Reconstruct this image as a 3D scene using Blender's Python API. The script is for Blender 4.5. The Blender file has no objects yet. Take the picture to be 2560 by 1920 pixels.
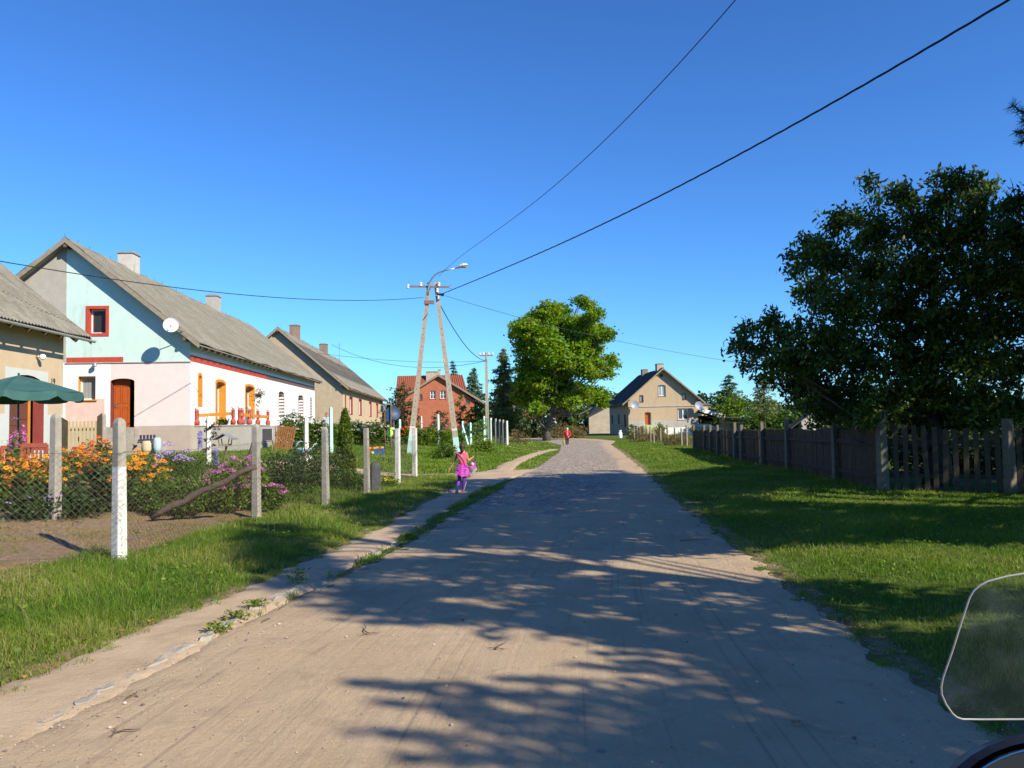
import bpy, math, random
import numpy as np
from mathutils import Vector, Matrix

R = random.Random(7)
rng = np.random.default_rng(11)
SC = bpy.context.scene
COL = SC.collection

# ------------------------------------------------------------------ camera
F_PX = 2000.0
CAM_H = 1.7
PITCH = math.atan(104 / 2000.0)
ROLL = math.radians(1.1)
cF = Vector((0, math.cos(PITCH), math.sin(PITCH)))
r0 = Vector((1, 0, 0)); u0 = Vector((0, -math.sin(PITCH), math.cos(PITCH)))
cR = r0 * math.cos(ROLL) - u0 * math.sin(ROLL)
cU = r0 * math.sin(ROLL) + u0 * math.cos(ROLL)
cam_data = bpy.data.cameras.new('camera')
cam_data.sensor_width = 36.0
cam_data.lens = 36.0 * F_PX / 2560.0
cam_data.clip_start = 0.05
cam_data.clip_end = 6000
cam = bpy.data.objects.new('camera', cam_data)
COL.objects.link(cam)
cam.matrix_world = Matrix(((cR.x, cU.x, -cF.x, 0), (cR.y, cU.y, -cF.y, 0), (cR.z, cU.z, -cF.z, CAM_H), (0, 0, 0, 1)))
SC.camera = cam

# ------------------------------------------------------------------ world, sun, exposure
SUN_AZ = math.radians(50)      # sun stands behind the camera, this far round to the right
SUN_EL = math.radians(33)
sun_dir = Vector((math.sin(SUN_AZ) * math.cos(SUN_EL), -math.cos(SUN_AZ) * math.cos(SUN_EL), math.sin(SUN_EL)))
W = bpy.data.worlds.new('World'); SC.world = W; W.use_nodes = True
nt = W.node_tree; nt.nodes.clear()
wo = nt.nodes.new('ShaderNodeOutputWorld'); bg = nt.nodes.new('ShaderNodeBackground')
sky = nt.nodes.new('ShaderNodeTexSky'); sky.sky_type = 'NISHITA'; sky.sun_disc = False
sky.sun_elevation = SUN_EL
sky.sun_rotation = math.atan2(sun_dir.x, sun_dir.y)
sky.altitude = 100; sky.air_density = 1.0; sky.dust_density = 0.0; sky.ozone_density = 4.5
hs = nt.nodes.new('ShaderNodeMix'); hs.data_type = 'RGBA'; hs.blend_type = 'MULTIPLY'; hs.inputs[0].default_value = 1.0; hs.inputs[7].default_value = (.52, .86, 1.20, 1)
nt.links.new(sky.outputs[0], hs.inputs[6]); gm = nt.nodes.new('ShaderNodeGamma'); gm.inputs[1].default_value = 1.12; nt.links.new(hs.outputs[2], gm.inputs[0]); nt.links.new(gm.outputs[0], bg.inputs[0]); nt.links.new(bg.outputs[0], wo.inputs[0])
bg.inputs[1].default_value = 0.086
sd = bpy.data.lights.new('sun', 'SUN'); sd.energy = 5.0; sd.angle = math.radians(0.5); sd.color = (1.0, 0.90, 0.74)
so = bpy.data.objects.new('sun', sd); COL.objects.link(so)
so.rotation_euler = (-sun_dir).to_track_quat('-Z', 'Y').to_euler()
SC.view_settings.view_transform = 'Standard'; SC.view_settings.look = 'None'
SC.view_settings.exposure = 0.62; SC.view_settings.gamma = 1.0; SC.view_settings.use_curve_mapping = False
SC.cycles.max_bounces = 6; SC.cycles.transparent_max_bounces = 8

# ------------------------------------------------------------------ photo-measure helpers (pixel of the 2560 px photograph -> world at a real distance)
def ray(sx, sy):
    return cF + cR * ((sx - 1280) / F_PX) + cU * ((960 - sy) / F_PX)
def P(sx, sy, y):
    d = ray(sx, sy); t = y / d.y
    return Vector((d.x * t, y, CAM_H + d.z * t))
def G(sx, sy, z=0.0):
    d = ray(sx, sy); t = (z - CAM_H) / d.z
    return Vector((d.x * t, d.y * t, z))
def ss(v, a, b):
    t = np.clip((np.asarray(v, float) - a) / (b - a), 0, 1)
    return t * t * (3 - 2 * t)

# road edges / fence line as functions of y
RY = [-30, 0, 4, 6, 8.1, 10, 12.2, 16, 21, 25, 33, 50, 70, 82, 95, 110, 140, 200]
RL = [-6.0, -3.4, -2.92, -2.66, -2.32, -2.0, -1.63, -1.25, -.56, -.2, .9, 2.7, 4.1, 3.6, .6, -4.5, -18, -48]
RR = [3.2, 2.7, 2.65, 2.7, 2.85, 3.05, 3.2, 3.5, 3.95, 4.4, 5.2, 6.8, 8.6, 10.6, 10.0, 6, -8, -38]
def road_l(y): return np.interp(y, RY, RL)
def road_r(y): return np.interp(y, RY, RR)
FY = [-10, 9.2, 10.4, 15.3, 17.8, 21, 24.2, 27.6, 45, 62, 100]
FX = [-12, -5.6, -5.1, -4.9, -4.2, -3.84, -3.5, -3.4, -3.1, -.6, 0]
def fence_x(y): return np.interp(y, FY, FX)
def hgt(x, y):
    x = np.asarray(x, float); y = np.asarray(y, float)
    d = fence_x(y) - x
    left = .25 * ss(d, .2, 3) + .5 * ss(y, 14, 32) * ss(d, 1, 7)
    bank = .42 * ss(road_l(y) - x, .6, 5) * ss(y, 38, 56)
    verge = .05 * ss(road_l(y) - .8 - x, 0, .9) * ss(20 - y, -10, 4)
    dip = -.08 * ss(y, 30, 65)
    r = .06 * ss(x - road_r(y), .2, 1.5)
    bump = .02 * np.sin(x * 1.3 + y * .7) * np.sin(y * .9 - x * .4) * ss(np.abs(x - (road_l(y) + road_r(y)) / 2), 3.2, 5.5)
    return np.maximum(left, bank) + verge + dip + r + bump
def hz(x, y): return float(hgt(x, y))
def GT(sx, sy):                       # pixel -> terrain
    z = 0.0
    for _ in range(30):
        p = G(sx, sy, z); z = z * .5 + .5 * hz(p.x, p.y)
    p.z = hz(p.x, p.y); return p

# ------------------------------------------------------------------ object helpers
def tag(o, label=None, cat=None, group=None, kind=None):
    if label: o['label'] = label
    if cat: o['category'] = cat
    if group: o['group'] = group
    if kind: o['kind'] = kind
    return o
def thing(name, loc, label, cat, group=None, rz=0.0):
    o = bpy.data.objects.new(name, None); COL.objects.link(o)
    o.location = loc; o.rotation_euler = (0, 0, rz); o.empty_display_size = .2
    return tag(o, label, cat, group)
def copy_tree(o, parent=None):
    c = o.copy(); COL.objects.link(c)
    if parent: c.parent = parent
    for ch in list(o.children): copy_tree(ch, c)
    return c

class MB:
    def __init__(s): s.v = []; s.f = []; s.m = []
    def poly(s, pts, m=0):
        n = len(s.v); s.v += [tuple(p) for p in pts]; s.f.append(tuple(range(n, n + len(pts)))); s.m.append(m)
    def box(s, c, size, m=0, rot=None, taper=1.0):
        c = Vector(c); hx, hy, hz_ = size[0] / 2, size[1] / 2, size[2] / 2
        n = len(s.v)
        for z in (-1, 1):
            k = taper if z > 0 else 1
            for x, y in ((-1, -1), (1, -1), (1, 1), (-1, 1)):
                p = Vector((x * hx * k, y * hy * k, z * hz_))
                if rot is not None: p = rot @ p
                s.v.append(tuple(c + p))
        for q in ((0, 3, 2, 1), (4, 5, 6, 7), (0, 1, 5, 4), (1, 2, 6, 5), (2, 3, 7, 6), (3, 0, 4, 7)):
            s.f.append(tuple(n + i for i in q)); s.m.append(m)
        return s
    def bar(s, a, b, w, h, m=0, up=Vector((0, 0, 1))):
        a = Vector(a); b = Vector(b); d = (b - a); L = d.length; d.normalize()
        x = d.cross(up)
        if x.length < 1e-4: x = Vector((1, 0, 0))
        x.normalize(); z = x.cross(d)
        rot = Matrix((x, d, z)).transposed()
        return s.box((a + b) / 2, (w, L, h), m, rot)
    def tube(s, pts, r, n=8, m=0, cap=True):
        pts = [Vector(p) for p in pts]; rs = r if isinstance(r, (list, tuple)) else [r] * len(pts)
        base = len(s.v); up = Vector((0, 0, 1)); px = None
        for i, p in enumerate(pts):
            d = (pts[min(i + 1, len(pts) - 1)] - pts[max(i - 1, 0)]).normalized()
            if px is None:
                px = d.cross(up)
                if px.length < .05: px = Vector((1, 0, 0))
            px = (px - d * px.dot(d)).normalized(); py = d.cross(px)
            for k in range(n):
                a = 2 * math.pi * k / n
                s.v.append(tuple(p + (px * math.cos(a) + py * math.sin(a)) * rs[i]))
        for i in range(len(pts) - 1):
            for k in range(n):
                k2 = (k + 1) % n
                s.f.append((base + i * n + k, base + i * n + k2, base + (i + 1) * n + k2, base + (i + 1) * n + k)); s.m.append(m)
        if cap:
            s.f.append(tuple(base + k for k in reversed(range(n)))); s.m.append(m)
            s.f.append(tuple(base + (len(pts) - 1) * n + k for k in range(n))); s.m.append(m)
        return s
    def lathe(s, prof, c=(0, 0, 0), n=16, m=0, axis=None):
        base = len(s.v); c = Vector(c)
        for r, z in prof:
            for k in range(n):
                a = 2 * math.pi * k / n; p = Vector((r * math.cos(a), r * math.sin(a), z))
                if axis is not None: p = axis @ p
                s.v.append(tuple(c + p))
        for i in range(len(prof) - 1):
            for k in range(n):
                k2 = (k + 1) % n
                s.f.append((base + i * n + k, base + i * n + k2, base + (i + 1) * n + k2, base + (i + 1) * n + k)); s.m.append(m)
        s.f.append(tuple(base + k for k in reversed(range(n)))); s.m.append(m)
        s.f.append(tuple(base + (len(prof) - 1) * n + k for k in range(n))); s.m.append(m)
        return s
    def ball(s, c, r, n=12, m=0, sc=(1, 1, 1)):
        prof = []
        k = max(5, n // 2)
        for i in range(k + 1):
            a = math.pi * i / k - math.pi / 2
            prof.append((max(r * math.cos(a), 1e-4), r * math.sin(a)))
        return s.lathe(prof, c, n, m, Matrix.Diagonal(Vector(sc)))
    def build(s, name, mats, parent=None, smooth=False, loc=None):
        me = bpy.data.meshes.new(name); me.from_pydata(s.v, [], s.f)
        if not isinstance(mats, (list, tuple)): mats = [mats]
        for mm in mats: me.materials.append(mm)
        me.polygons.foreach_set('material_index', s.m)
        if smooth: me.polygons.foreach_set('use_smooth', [True] * len(s.f))
        me.update()
        o = bpy.data.objects.new(name, me); COL.objects.link(o)
        if loc is not None: o.location = loc
        if parent: o.parent = parent
        return o

def np_mesh(name, verts, k, mat, parent=None, var=None, smooth=False):
    """verts (N,k,3): N separate k-gons"""
    N = verts.shape[0]
    me = bpy.data.meshes.new(name)
    me.vertices.add(N * k); me.vertices.foreach_set('co', verts.astype(np.float32).ravel())
    me.loops.add(N * k); me.loops.foreach_set('vertex_index', np.arange(N * k, dtype=np.int32))
    me.polygons.add(N); me.polygons.foreach_set('loop_start', np.arange(0, N * k, k, dtype=np.int32))
    try: me.polygons.foreach_set('loop_total', np.full(N, k, dtype=np.int32))
    except Exception: pass
    me.materials.append(mat)
    if var is not None:
        at = me.attributes.new('var', 'FLOAT', 'POINT'); at.data.foreach_set('value', np.repeat(var, k).astype(np.float32))
    me.update(calc_edges=True); me.validate()
    o = bpy.data.objects.new(name, me); COL.objects.link(o)
    if parent: o.parent = parent
    return o
def grid_mesh(name, V, nx, ny, mat, parent=None, smooth=True, attrs=None):
    """V (ny,nx,3)"""
    idx = np.arange(nx * ny).reshape(ny, nx)
    q = np.stack([idx[:-1, :-1], idx[:-1, 1:], idx[1:, 1:], idx[1:, :-1]], -1).reshape(-1, 4)
    me = bpy.data.meshes.new(name)
    me.vertices.add(nx * ny); me.vertices.foreach_set('co', V.astype(np.float32).ravel())
    me.loops.add(q.size); me.loops.foreach_set('vertex_index', q.astype(np.int32).ravel())
    me.polygons.add(len(q)); me.polygons.foreach_set('loop_start', np.arange(0, q.size, 4, dtype=np.int32))
    try: me.polygons.foreach_set('loop_total', np.full(len(q), 4, dtype=np.int32))
    except Exception: pass
    me.materials.append(mat)
    for k, a in (attrs or {}).items():
        at = me.attributes.new(k, 'FLOAT', 'POINT'); at.data.foreach_set('value', a.astype(np.float32).ravel())
    me.update(calc_edges=True)
    if smooth: me.polygons.foreach_set('use_smooth', [True] * len(q))
    o = bpy.data.objects.new(name, me); COL.objects.link(o)
    if parent: o.parent = parent
    return o

# ------------------------------------------------------------------ materials
_mats = {}
class NT:
    def __init__(s, name):
        s.m = bpy.data.materials.new(name); s.m.use_nodes = True; s.t = s.m.node_tree; s.t.nodes.clear()
        s.out = s.n('ShaderNodeOutputMaterial'); s.tc = s.n('ShaderNodeTexCoord')
    def n(s, t, **kw):
        x = s.t.nodes.new(t)
        for k, v in kw.items(): setattr(x, k, v)
        return x
    def l(s, a, b): s.t.links.new(a, b)
    def val(s, sock, v):
        if isinstance(v, bpy.types.NodeSocket): s.l(v, sock)
        else: sock.default_value = v
    def mapc(s, scale=(1, 1, 1), src='Object'):
        mp = s.n('ShaderNodeMapping'); s.l(s.tc.outputs[src], mp.inputs[0]); mp.inputs['Scale'].default_value = scale; return mp.outputs[0]
    def noise(s, scale, detail=4, rough=.6, vec=None, dist=0):
        x = s.n('ShaderNodeTexNoise'); x.inputs['Scale'].default_value = scale; x.inputs['Detail'].default_value = detail
        x.inputs['Roughness'].default_value = rough; x.inputs['Distortion'].default_value = dist
        s.l(vec if vec is not None else s.tc.outputs['Object'], x.inputs['Vector']); return x.outputs[0]
    def vor(s, scale, vec=None, feature='F1', out=0):
        x = s.n('ShaderNodeTexVoronoi', feature=feature); x.inputs['Scale'].default_value = scale
        s.l(vec if vec is not None else s.tc.outputs['Object'], x.inputs['Vector']); return x.outputs[out]
    def ramp(s, f, stops):
        x = s.n('ShaderNodeValToRGB'); e = x.color_ramp.elements
        while len(e) < len(stops): e.new(.5)
        for i, (p, c) in enumerate(stops):
            e[i].position = p; e[i].color = (c if isinstance(c, tuple) else (c, c, c)) + (1,) if not (isinstance(c, tuple) and len(c) == 4) else c
        s.l(f, x.inputs[0]); return x.outputs[0]
    def mix(s, f, a, b, mode='MIX'):
        x = s.n('ShaderNodeMix', data_type='RGBA', blend_type=mode)
        s.val(x.inputs[0], f)
        s.val(x.inputs[6], a + (1,) if isinstance(a, tuple) and len(a) == 3 else a)
        s.val(x.inputs[7], b + (1,) if isinstance(b, tuple) and len(b) == 3 else b)
        return x.outputs[2]
    def math(s, op, a, b=0.0, clamp=False):
        x = s.n('ShaderNodeMath', operation=op); x.use_clamp = clamp
        s.val(x.inputs[0], a); s.val(x.inputs[1], b); return x.outputs[0]
    def bsdf(s, col, rough=.9, metal=0, bump=None, bstr=.3, bdist=.02, spec=.3, **kw):
        b = s.n('ShaderNodeBsdfPrincipled'); s.val(b.inputs['Base Color'], col + (1,) if isinstance(col, tuple) and len(col) == 3 else col)
        s.val(b.inputs['Roughness'], rough); b.inputs['Metallic'].default_value = metal; b.inputs['Specular IOR Level'].default_value = spec
        for k, v in kw.items(): s.val(b.inputs[k.replace('_', ' ')], v)
        if bump is not None:
            bp = s.n('ShaderNodeBump'); bp.inputs['Strength'].default_value = bstr; bp.inputs['Distance'].default_value = bdist
            s.l(bump, bp.inputs['Height']); s.l(bp.outputs[0], b.inputs['Normal'])
        s.l(b.outputs[0], s.out.inputs[0]); return b
def mat(name, c, c2=None, scale=6, rough=.85, metal=0, bump=.3, bscale=None, bdist=.01, spec=.3, contrast=(.35, .65), spots=None):
    if name in _mats: return _mats[name]
    t = NT(name)
    if c2 is None: c2 = tuple(x * .8 for x in c)
    f = t.noise(scale, 6, .65)
    col = t.ramp(f, [(contrast[0], c), (contrast[1], c2)])
    if spots:
        col = t.mix(t.ramp(t.noise(scale * 3.3, 5, .7), [(.56, 0.), (.68, 1.)]), col, spots)
    bn = t.noise(bscale or scale * 4, 5, .7)
    t.bsdf(col, rough, metal, bn, bump, bdist, spec)
    _mats[name] = t.m; return t.m
def foliage_mat(name, cols, trans=.35, rough=.55, tcol=None):
    if name in _mats: return _mats[name]
    t = NT(name)
    at = t.n('ShaderNodeAttribute'); at.attribute_name = 'var'
    k = len(cols)
    col = t.ramp(at.outputs['Fac'], [(i / (k - 1), c) for i, c in enumerate(cols)])
    b = t.n('ShaderNodeBsdfPrincipled'); t.l(col, b.inputs['Base Color']); b.inputs['Roughness'].default_value = rough; b.inputs['Specular IOR Level'].default_value = .35
    tr = t.n('ShaderNodeBsdfTranslucent')
    tc = t.mix(1.0, col, tcol or (1.25, 1.2, .45), 'MULTIPLY'); t.l(tc, tr.inputs[0])
    mx = t.n('ShaderNodeMixShader'); mx.inputs[0].default_value = trans; t.l(b.outputs[0], mx.inputs[1]); t.l(tr.outputs[0], mx.inputs[2])
    t.l(mx.outputs[0], t.out.inputs[0]); _mats[name] = t.m; return t.m

# ------------------------------------------------------------------ setting: ground, road, path
def ground_mat():
    t = NT('grassy_ground')
    g = t.ramp(t.noise(1.1, 8, .7), [(.3, (.05, .09, .012)), (.5, (.09, .13, .02)), (.72, (.16, .15, .05))])
    far = t.noise(.05, 3, .5)
    g = t.mix(t.ramp(far, [(.4, 0.), (.65, .6)]), g, (.11, .14, .03))
    soil = t.ramp(t.noise(9, 8, .75), [(.3, (.20, .135, .085)), (.55, (.30, .215, .14)), (.75, (.38, .28, .17))])
    straw = t.ramp(t.noise(26, 6, .8, dist=2.5), [(.45, (.14, .095, .05)), (.55, (.42, .29, .12)), (.7, (.26, .22, .07))])
    soil = t.mix(t.ramp(t.noise(1.6, 4, .6), [(.45, 0.), (.55, .8)]), soil, straw)
    at = t.n('ShaderNodeAttribute'); at.attribute_name = 'soil'
    fz = t.math('ADD', at.outputs['Fac'], t.math('MULTIPLY', t.math('SUBTRACT', t.noise(5, 5, .7), .5), .9))
    clod = t.ramp(t.vor(16), [(.12, 0.), (.4, 1.)]); soil = t.mix(t.math('MULTIPLY', t.math('SUBTRACT', 1.0, clod), .5), soil, (.12, .085, .055))
    col = t.mix(t.ramp(fz, [(.42, 0.), (.58, 1.)]), g, soil)
    h = t.math('ADD', t.noise(14, 8, .8), t.math('MULTIPLY', t.vor(9), .5))
    t.bsdf(col, .95, 0, h, .8, .05, .1); return t.m
def tracks(t, u_scale, along='UV'):
    """fine tyre ribs: noise squeezed across the road and stretched along it"""
    mp = t.mapc((u_scale, .35, 1), 'UV'); return t.noise(1.0, 3, .6, mp, .3)
def road_mat():
    t = NT('sandy_cobbled_road')
    big = t.noise(.55, 6, .65)
    sand = t.ramp(big, [(.28, (.37, .265, .155)), (.5, (.48, .355, .215)), (.75, (.57, .425, .26))])
    fine = t.noise(120, 3, .8); sand = t.mix(.35, sand, t.ramp(fine, [(.3, (.26, .19, .12)), (.7, (.58, .44, .30))]))
    sep = t.n('ShaderNodeSeparateXYZ'); t.l(t.tc.outputs['UV'], sep.inputs[0])
    U = sep.outputs[0]; V = sep.outputs[1]
    # cobbles: stones showing through the sand, more of them farther along
    vecc = t.mapc((5.2, 5.2, 5.2)); nd = t.n('ShaderNodeVectorMath', operation='ADD')
    t.l(vecc, nd.inputs[0])
    ce = t.vor(1.0, nd.outputs[0], 'DISTANCE_TO_EDGE'); cc = t.vor(1.0, nd.outputs[0], 'F1', 1)
    sepc = t.n('ShaderNodeSeparateColor'); t.l(cc, sepc.inputs[0])
    stone = t.ramp(sepc.outputs[0], [(0, (.26, .225, .19)), (.4, (.38, .33, .27)), (.75, (.48, .42, .34)), (1, (.34, .27, .21))])
    gap = t.ramp(ce, [(.03, 0.), (.14, 1.)])
    cob = t.mix(gap, (.20, .155, .11), stone)
    amt = t.math('MULTIPLY', t.math('SUBTRACT', V, 9.0), .055)
    amt = t.math('MINIMUM', amt, .95)
    side = t.math('ABSOLUTE', t.math('SUBTRACT', U, .42)); amt = t.math('SUBTRACT', amt, t.math('MULTIPLY', t.math('POWER', side, 2.0), 3.6))
    amt = t.math('ADD', amt, t.math('MULTIPLY', t.ramp(U, [(.02, .75), (.24, 0.)]), t.ramp(t.math('MULTIPLY', V, .1), [(.75, 0.), (.95, 1.)])))
    msk = t.math('ADD', amt, t.math('MULTIPLY', t.math('SUBTRACT', t.noise(.9, 6, .7), .5), 1.5))
    msk = t.ramp(msk, [(.33, 0.), (.55, 1.)])
    col = t.mix(msk, sand, cob)
    # tyre ribs
    tr = t.mapc((1, 1, 1), 'UV')
    mp = t.n('ShaderNodeMapping'); t.l(t.tc.outputs['UV'], mp.inputs[0]); mp.inputs['Scale'].default_value = (110, .12, 1); mp.inputs['Rotation'].default_value = (0, 0, .004)
    ribs = t.noise(1.0, 2, .5, mp.outputs[0], .0)
    mp3 = t.n('ShaderNodeMapping'); t.l(t.tc.outputs['UV'], mp3.inputs[0]); mp3.inputs['Scale'].default_value = (85, .5, 1); mp3.inputs['Rotation'].default_value = (0, 0, .035)
    ribs3 = t.noise(1.0, 2, .5, mp3.outputs[0], .0); sel = t.ramp(t.noise(.45, 3, .5), [(.45, 0.), (.58, 1.)])
    ribs = t.math('ADD', t.math('MULTIPLY', ribs, t.math('SUBTRACT', 1.0, sel)), t.math('MULTIPLY', ribs3, sel))
    mp2 = t.n('ShaderNodeMapping'); t.l(t.tc.outputs['UV'], mp2.inputs[0]); mp2.inputs['Scale'].default_value = (14, .12, 1)
    wide = t.noise(1.0, 4, .6, mp2.outputs[0], .1)
    w = t.n('ShaderNodeTexWave', wave_type='BANDS', bands_direction='X'); t.l(mp2.outputs[0], w.inputs['Vector']); w.inputs['Scale'].default_value = 2.2; w.inputs['Distortion'].default_value = 1.5
    near = t.ramp(t.math('MULTIPLY', V, .03), [(.25, 1.), (.75, 0.)])
    col = t.mix(t.math('MULTIPLY', near, t.ramp(ribs, [(.3, .5), (.42, 0.)])), col, (.22, .165, .12))
    col = t.mix(t.ramp(wide, [(.5, 0.), (.7, .2)]), col, (.50, .40, .29))
    fl = t.ramp(t.vor(2.6, t.mapc((1, 1, 1))), [(.06, 1.), (.085, 0.)]); flm = t.math('MULTIPLY', fl, t.ramp(t.noise(.7, 3, .6), [(.5, 0.), (.6, .8)])); col = t.mix(flm, col, (.20, .185, .18))
    blot = t.ramp(t.noise(2.4, 8, .75, None, .8), [(.5, 0.), (.68, .45)]); col = t.mix(blot, col, (.25, .19, .13))
    pebb = t.ramp(t.vor(22), [(.035, 1.), (.06, 0.)])
    col = t.mix(t.math('MULTIPLY', pebb, .7), col, (.16, .13, .12))
    h = t.math('ADD', t.math('MULTIPLY', ribs, t.math('MULTIPLY', near, .55)), t.math('MULTIPLY', wide, .5))
    h = t.math('ADD', h, t.math('MULTIPLY', t.math('MULTIPLY', gap, msk), .8))
    h = t.math('ADD', h, t.math('MULTIPLY', t.noise(5, 9, .8), 1.7))
    h = t.math('ADD', h, t.math('MULTIPLY', fine, .25))
    t.bsdf(col, .95, 0, h, .55, .03, .15); return t.m
def path_mat():
    t = NT('trodden_sand_path')
    c = t.ramp(t.noise(1.3, 8, .7), [(.3, (.36, .265, .165)), (.5, (.47, .35, .225)), (.75, (.54, .41, .27))])
    c = t.mix(t.ramp(t.vor(18), [(.04, .7), (.07, 0.)]), c, (.18, .15, .12))
    h = t.math('ADD', t.noise(5, 8, .75), t.math('MULTIPLY', t.noise(90, 3, .7), .25))
    t.bsdf(c, .95, 0, h, .7, .03, .15); return t.m

def axis_pts(a, b, core0, core1, step, grow=1.35):
    pts = list(np.arange(core0, core1 + 1e-6, step)); s = step; x = core1
    while x < b: s *= grow; x += s; pts.append(x)
    s = step; x = core0; pre = []
    while x > a: s *= grow; x -= s; pre.append(x)
    return np.array(pre[::-1] + pts)
gx = axis_pts(-3000, 3000, -20, 16, .25); gy = axis_pts(-3000, 3500, -2, 46, .25)
GX, GY = np.meshgrid(gx, gy)
GZ = hgt(GX, GY) + .012 * np.sin(GX * 7.1 + np.sin(GY * 5)) * np.sin(GY * 6.3)
inroad = ss(GX - road_l(GY), .25, .7) * ss(road_r(GY) - GX, .25, .7) * (GY < 190)
GZ = GZ - .07 * inroad
# path course, x of the centre and half width
PY = [-6, 4, 5.4, 7.2, 8.6, 13, 21.2, 25, 28, 31]
PXC = [-4.0, -3.2, -3.07, -2.82, -2.6, -2.05, -1.35, -1.0, -.6, -.1]
PW = [.45, .45, .45, .42, .36, .33, .4, .6, 1.0, 1.2]
pathd = np.abs(GX - np.interp(GY, PY, PXC)) - np.interp(GY, PY, PW)
GZ = GZ - .06 * ss(-pathd, -.1, .15) * (GY < 31) * (GY > -6)
SIDE = [(-9.5, 27.8), (-6, 28.3), (-3.4, 28.6), (-1.5, 28.9), (.3, 29.5)]
FAR = [(-.5, 29.5), (-.1, 36), (.8, 44), (2.0, 52), (2.9, 58)]
FAR2 = [(2.3, 53.6), (1.2, 54.2), (-.6, 56.5)]
def polyd(X, Y, pl):
    d = np.full(X.shape, 1e9)
    for (x0, y0), (x1, y1) in zip(pl[:-1], pl[1:]):
        vx, vy = x1 - x0, y1 - y0; L = vx * vx + vy * vy
        t_ = np.clip(((X - x0) * vx + (Y - y0) * vy) / L, 0, 1)
        d = np.minimum(d, np.hypot(X - x0 - t_ * vx, Y - y0 - t_ * vy))
    return d
for pl, w_ in ((SIDE, .8), (FAR, .45), (FAR2, .3)):
    GZ = GZ - .05 * ss(w_ + .1 - polyd(GX, GY, pl), -.1, .15)
soil = ss(fence_x(GY) - GX, -.1, .35) * ss(19.0 - GY + .25 * (GX + 5), 0, 2.5) * ss(GX, -30, -28)
ed = np.minimum(np.abs(GX - road_r(GY)), np.abs(GX - (np.interp(GY, PY, PXC) - np.interp(GY, PY, PW))) + 100 * (GY > 30))
soil = np.maximum(soil, .62 * ss(-ed, -.45, -.05) * (GY < 80))
soil = np.maximum(soil, .8 * ((GX > np.interp(GY, PY, PXC)) & (GX < road_l(GY) + .3) & (GY < 10)))
soil = np.maximum(soil, .62 * np.exp(-((GX + 3.6) / 1.2) ** 2 - ((GY - 24.5) / 3.0) ** 2))
g = grid_mesh('ground', np.stack([GX, GY, GZ], -1), len(gx), len(gy), ground_mat(), attrs={'soil': soil})
tag(g, kind='structure')

def ribbon(name, ys, l, r, m, lift, nx=40, jag=.09, kind='structure'):
    ys = np.asarray(ys); l = np.asarray(l); r = np.asarray(r)
    k = np.linspace(0, 1, nx)
    ph = rng.uniform(0, 6, 6)
    jl = jag * (np.sin(ys * 2.3 + ph[0]) * .5 + np.sin(ys * 5.9 + ph[1]) * .35 + np.sin(ys * 13 + ph[2]) * .3) + rng.normal(0, jag * .35, len(ys))
    jr = jag * (np.sin(ys * 2.1 + ph[3]) * .5 + np.sin(ys * 6.7 + ph[4]) * .35 + np.sin(ys * 12 + ph[5]) * .3) + rng.normal(0, jag * .35, len(ys))
    X = (l + jl)[:, None] * (1 - k) + (r + jr)[:, None] * k
    Y = np.repeat(ys[:, None], nx, 1)
    Z = hgt(X, Y) + lift
    edge = np.minimum(k, 1 - k)[None, :] * (r - l)[:, None]
    Z = Z - .05 * (1 - ss(edge, 0, .12))
    o = grid_mesh(name, np.stack([X, Y, Z], -1), nx, len(ys), m)
    uv = o.data.uv_layers.new(name='UVMap')
    vi = np.zeros(len(o.data.loops), np.int32); o.data.loops.foreach_get('vertex_index', vi)
    UVv = np.stack([((X - l[:, None]) / (r - l)[:, None]).ravel(), Y.ravel()], -1)
    uv.data.foreach_set('uv', UVv[vi].astype(np.float32).ravel())
    return tag(o, kind=kind) if kind else o
ys = np.concatenate([np.arange(-8, 30, .12), np.arange(30, 190, .6)])
ribbon('road', ys, road_l(ys), road_r(ys), road_mat(), .006, 60, .055)
PM = path_mat()
ys = np.arange(-6, 31, .1)
ribbon('footpath', ys, np.interp(ys, PY, PXC) - np.interp(ys, PY, PW) - .05, np.interp(ys, PY, PXC) + np.interp(ys, PY, PW) + .08, PM, .010, 10, .07)
def polyribbon(name, pl, w, m, lift=.014, jag=.08):
    P_ = [Vector((a, b, 0)) for a, b in pl]; V = []
    pts = []
    for a, b in zip(P_[:-1], P_[1:]):
        n = max(2, int((b - a).length / .3))
        for i in range(n): pts.append(a.lerp(b, i / n))
    pts.append(P_[-1])
    nx = 7
    for i, p in enumerate(pts):
        d = (pts[min(i + 1, len(pts) - 1)] - pts[max(i - 1, 0)]).normalized(); nrm = Vector((d.y, -d.x, 0))
        wl = w + R.uniform(-jag, jag); wr = w + R.uniform(-jag, jag); row = []
        for k in range(nx):
            s_ = -wl + (wl + wr) * k / (nx - 1); q = p + nrm * s_
            row.append((q.x, q.y, hz(q.x, q.y) + lift - (.05 if k in (0, nx - 1) else 0)))
        V.append(row)
    V = np.array(V); return tag(grid_mesh(name, V, nx, len(pts), m), kind='structure')
polyribbon('side_path', SIDE, .85, PM, .016, .15)
polyribbon('side_path', FAR, .45, PM, .020, .1)
polyribbon('side_path', FAR2, .32, PM, .024, .08)
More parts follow.
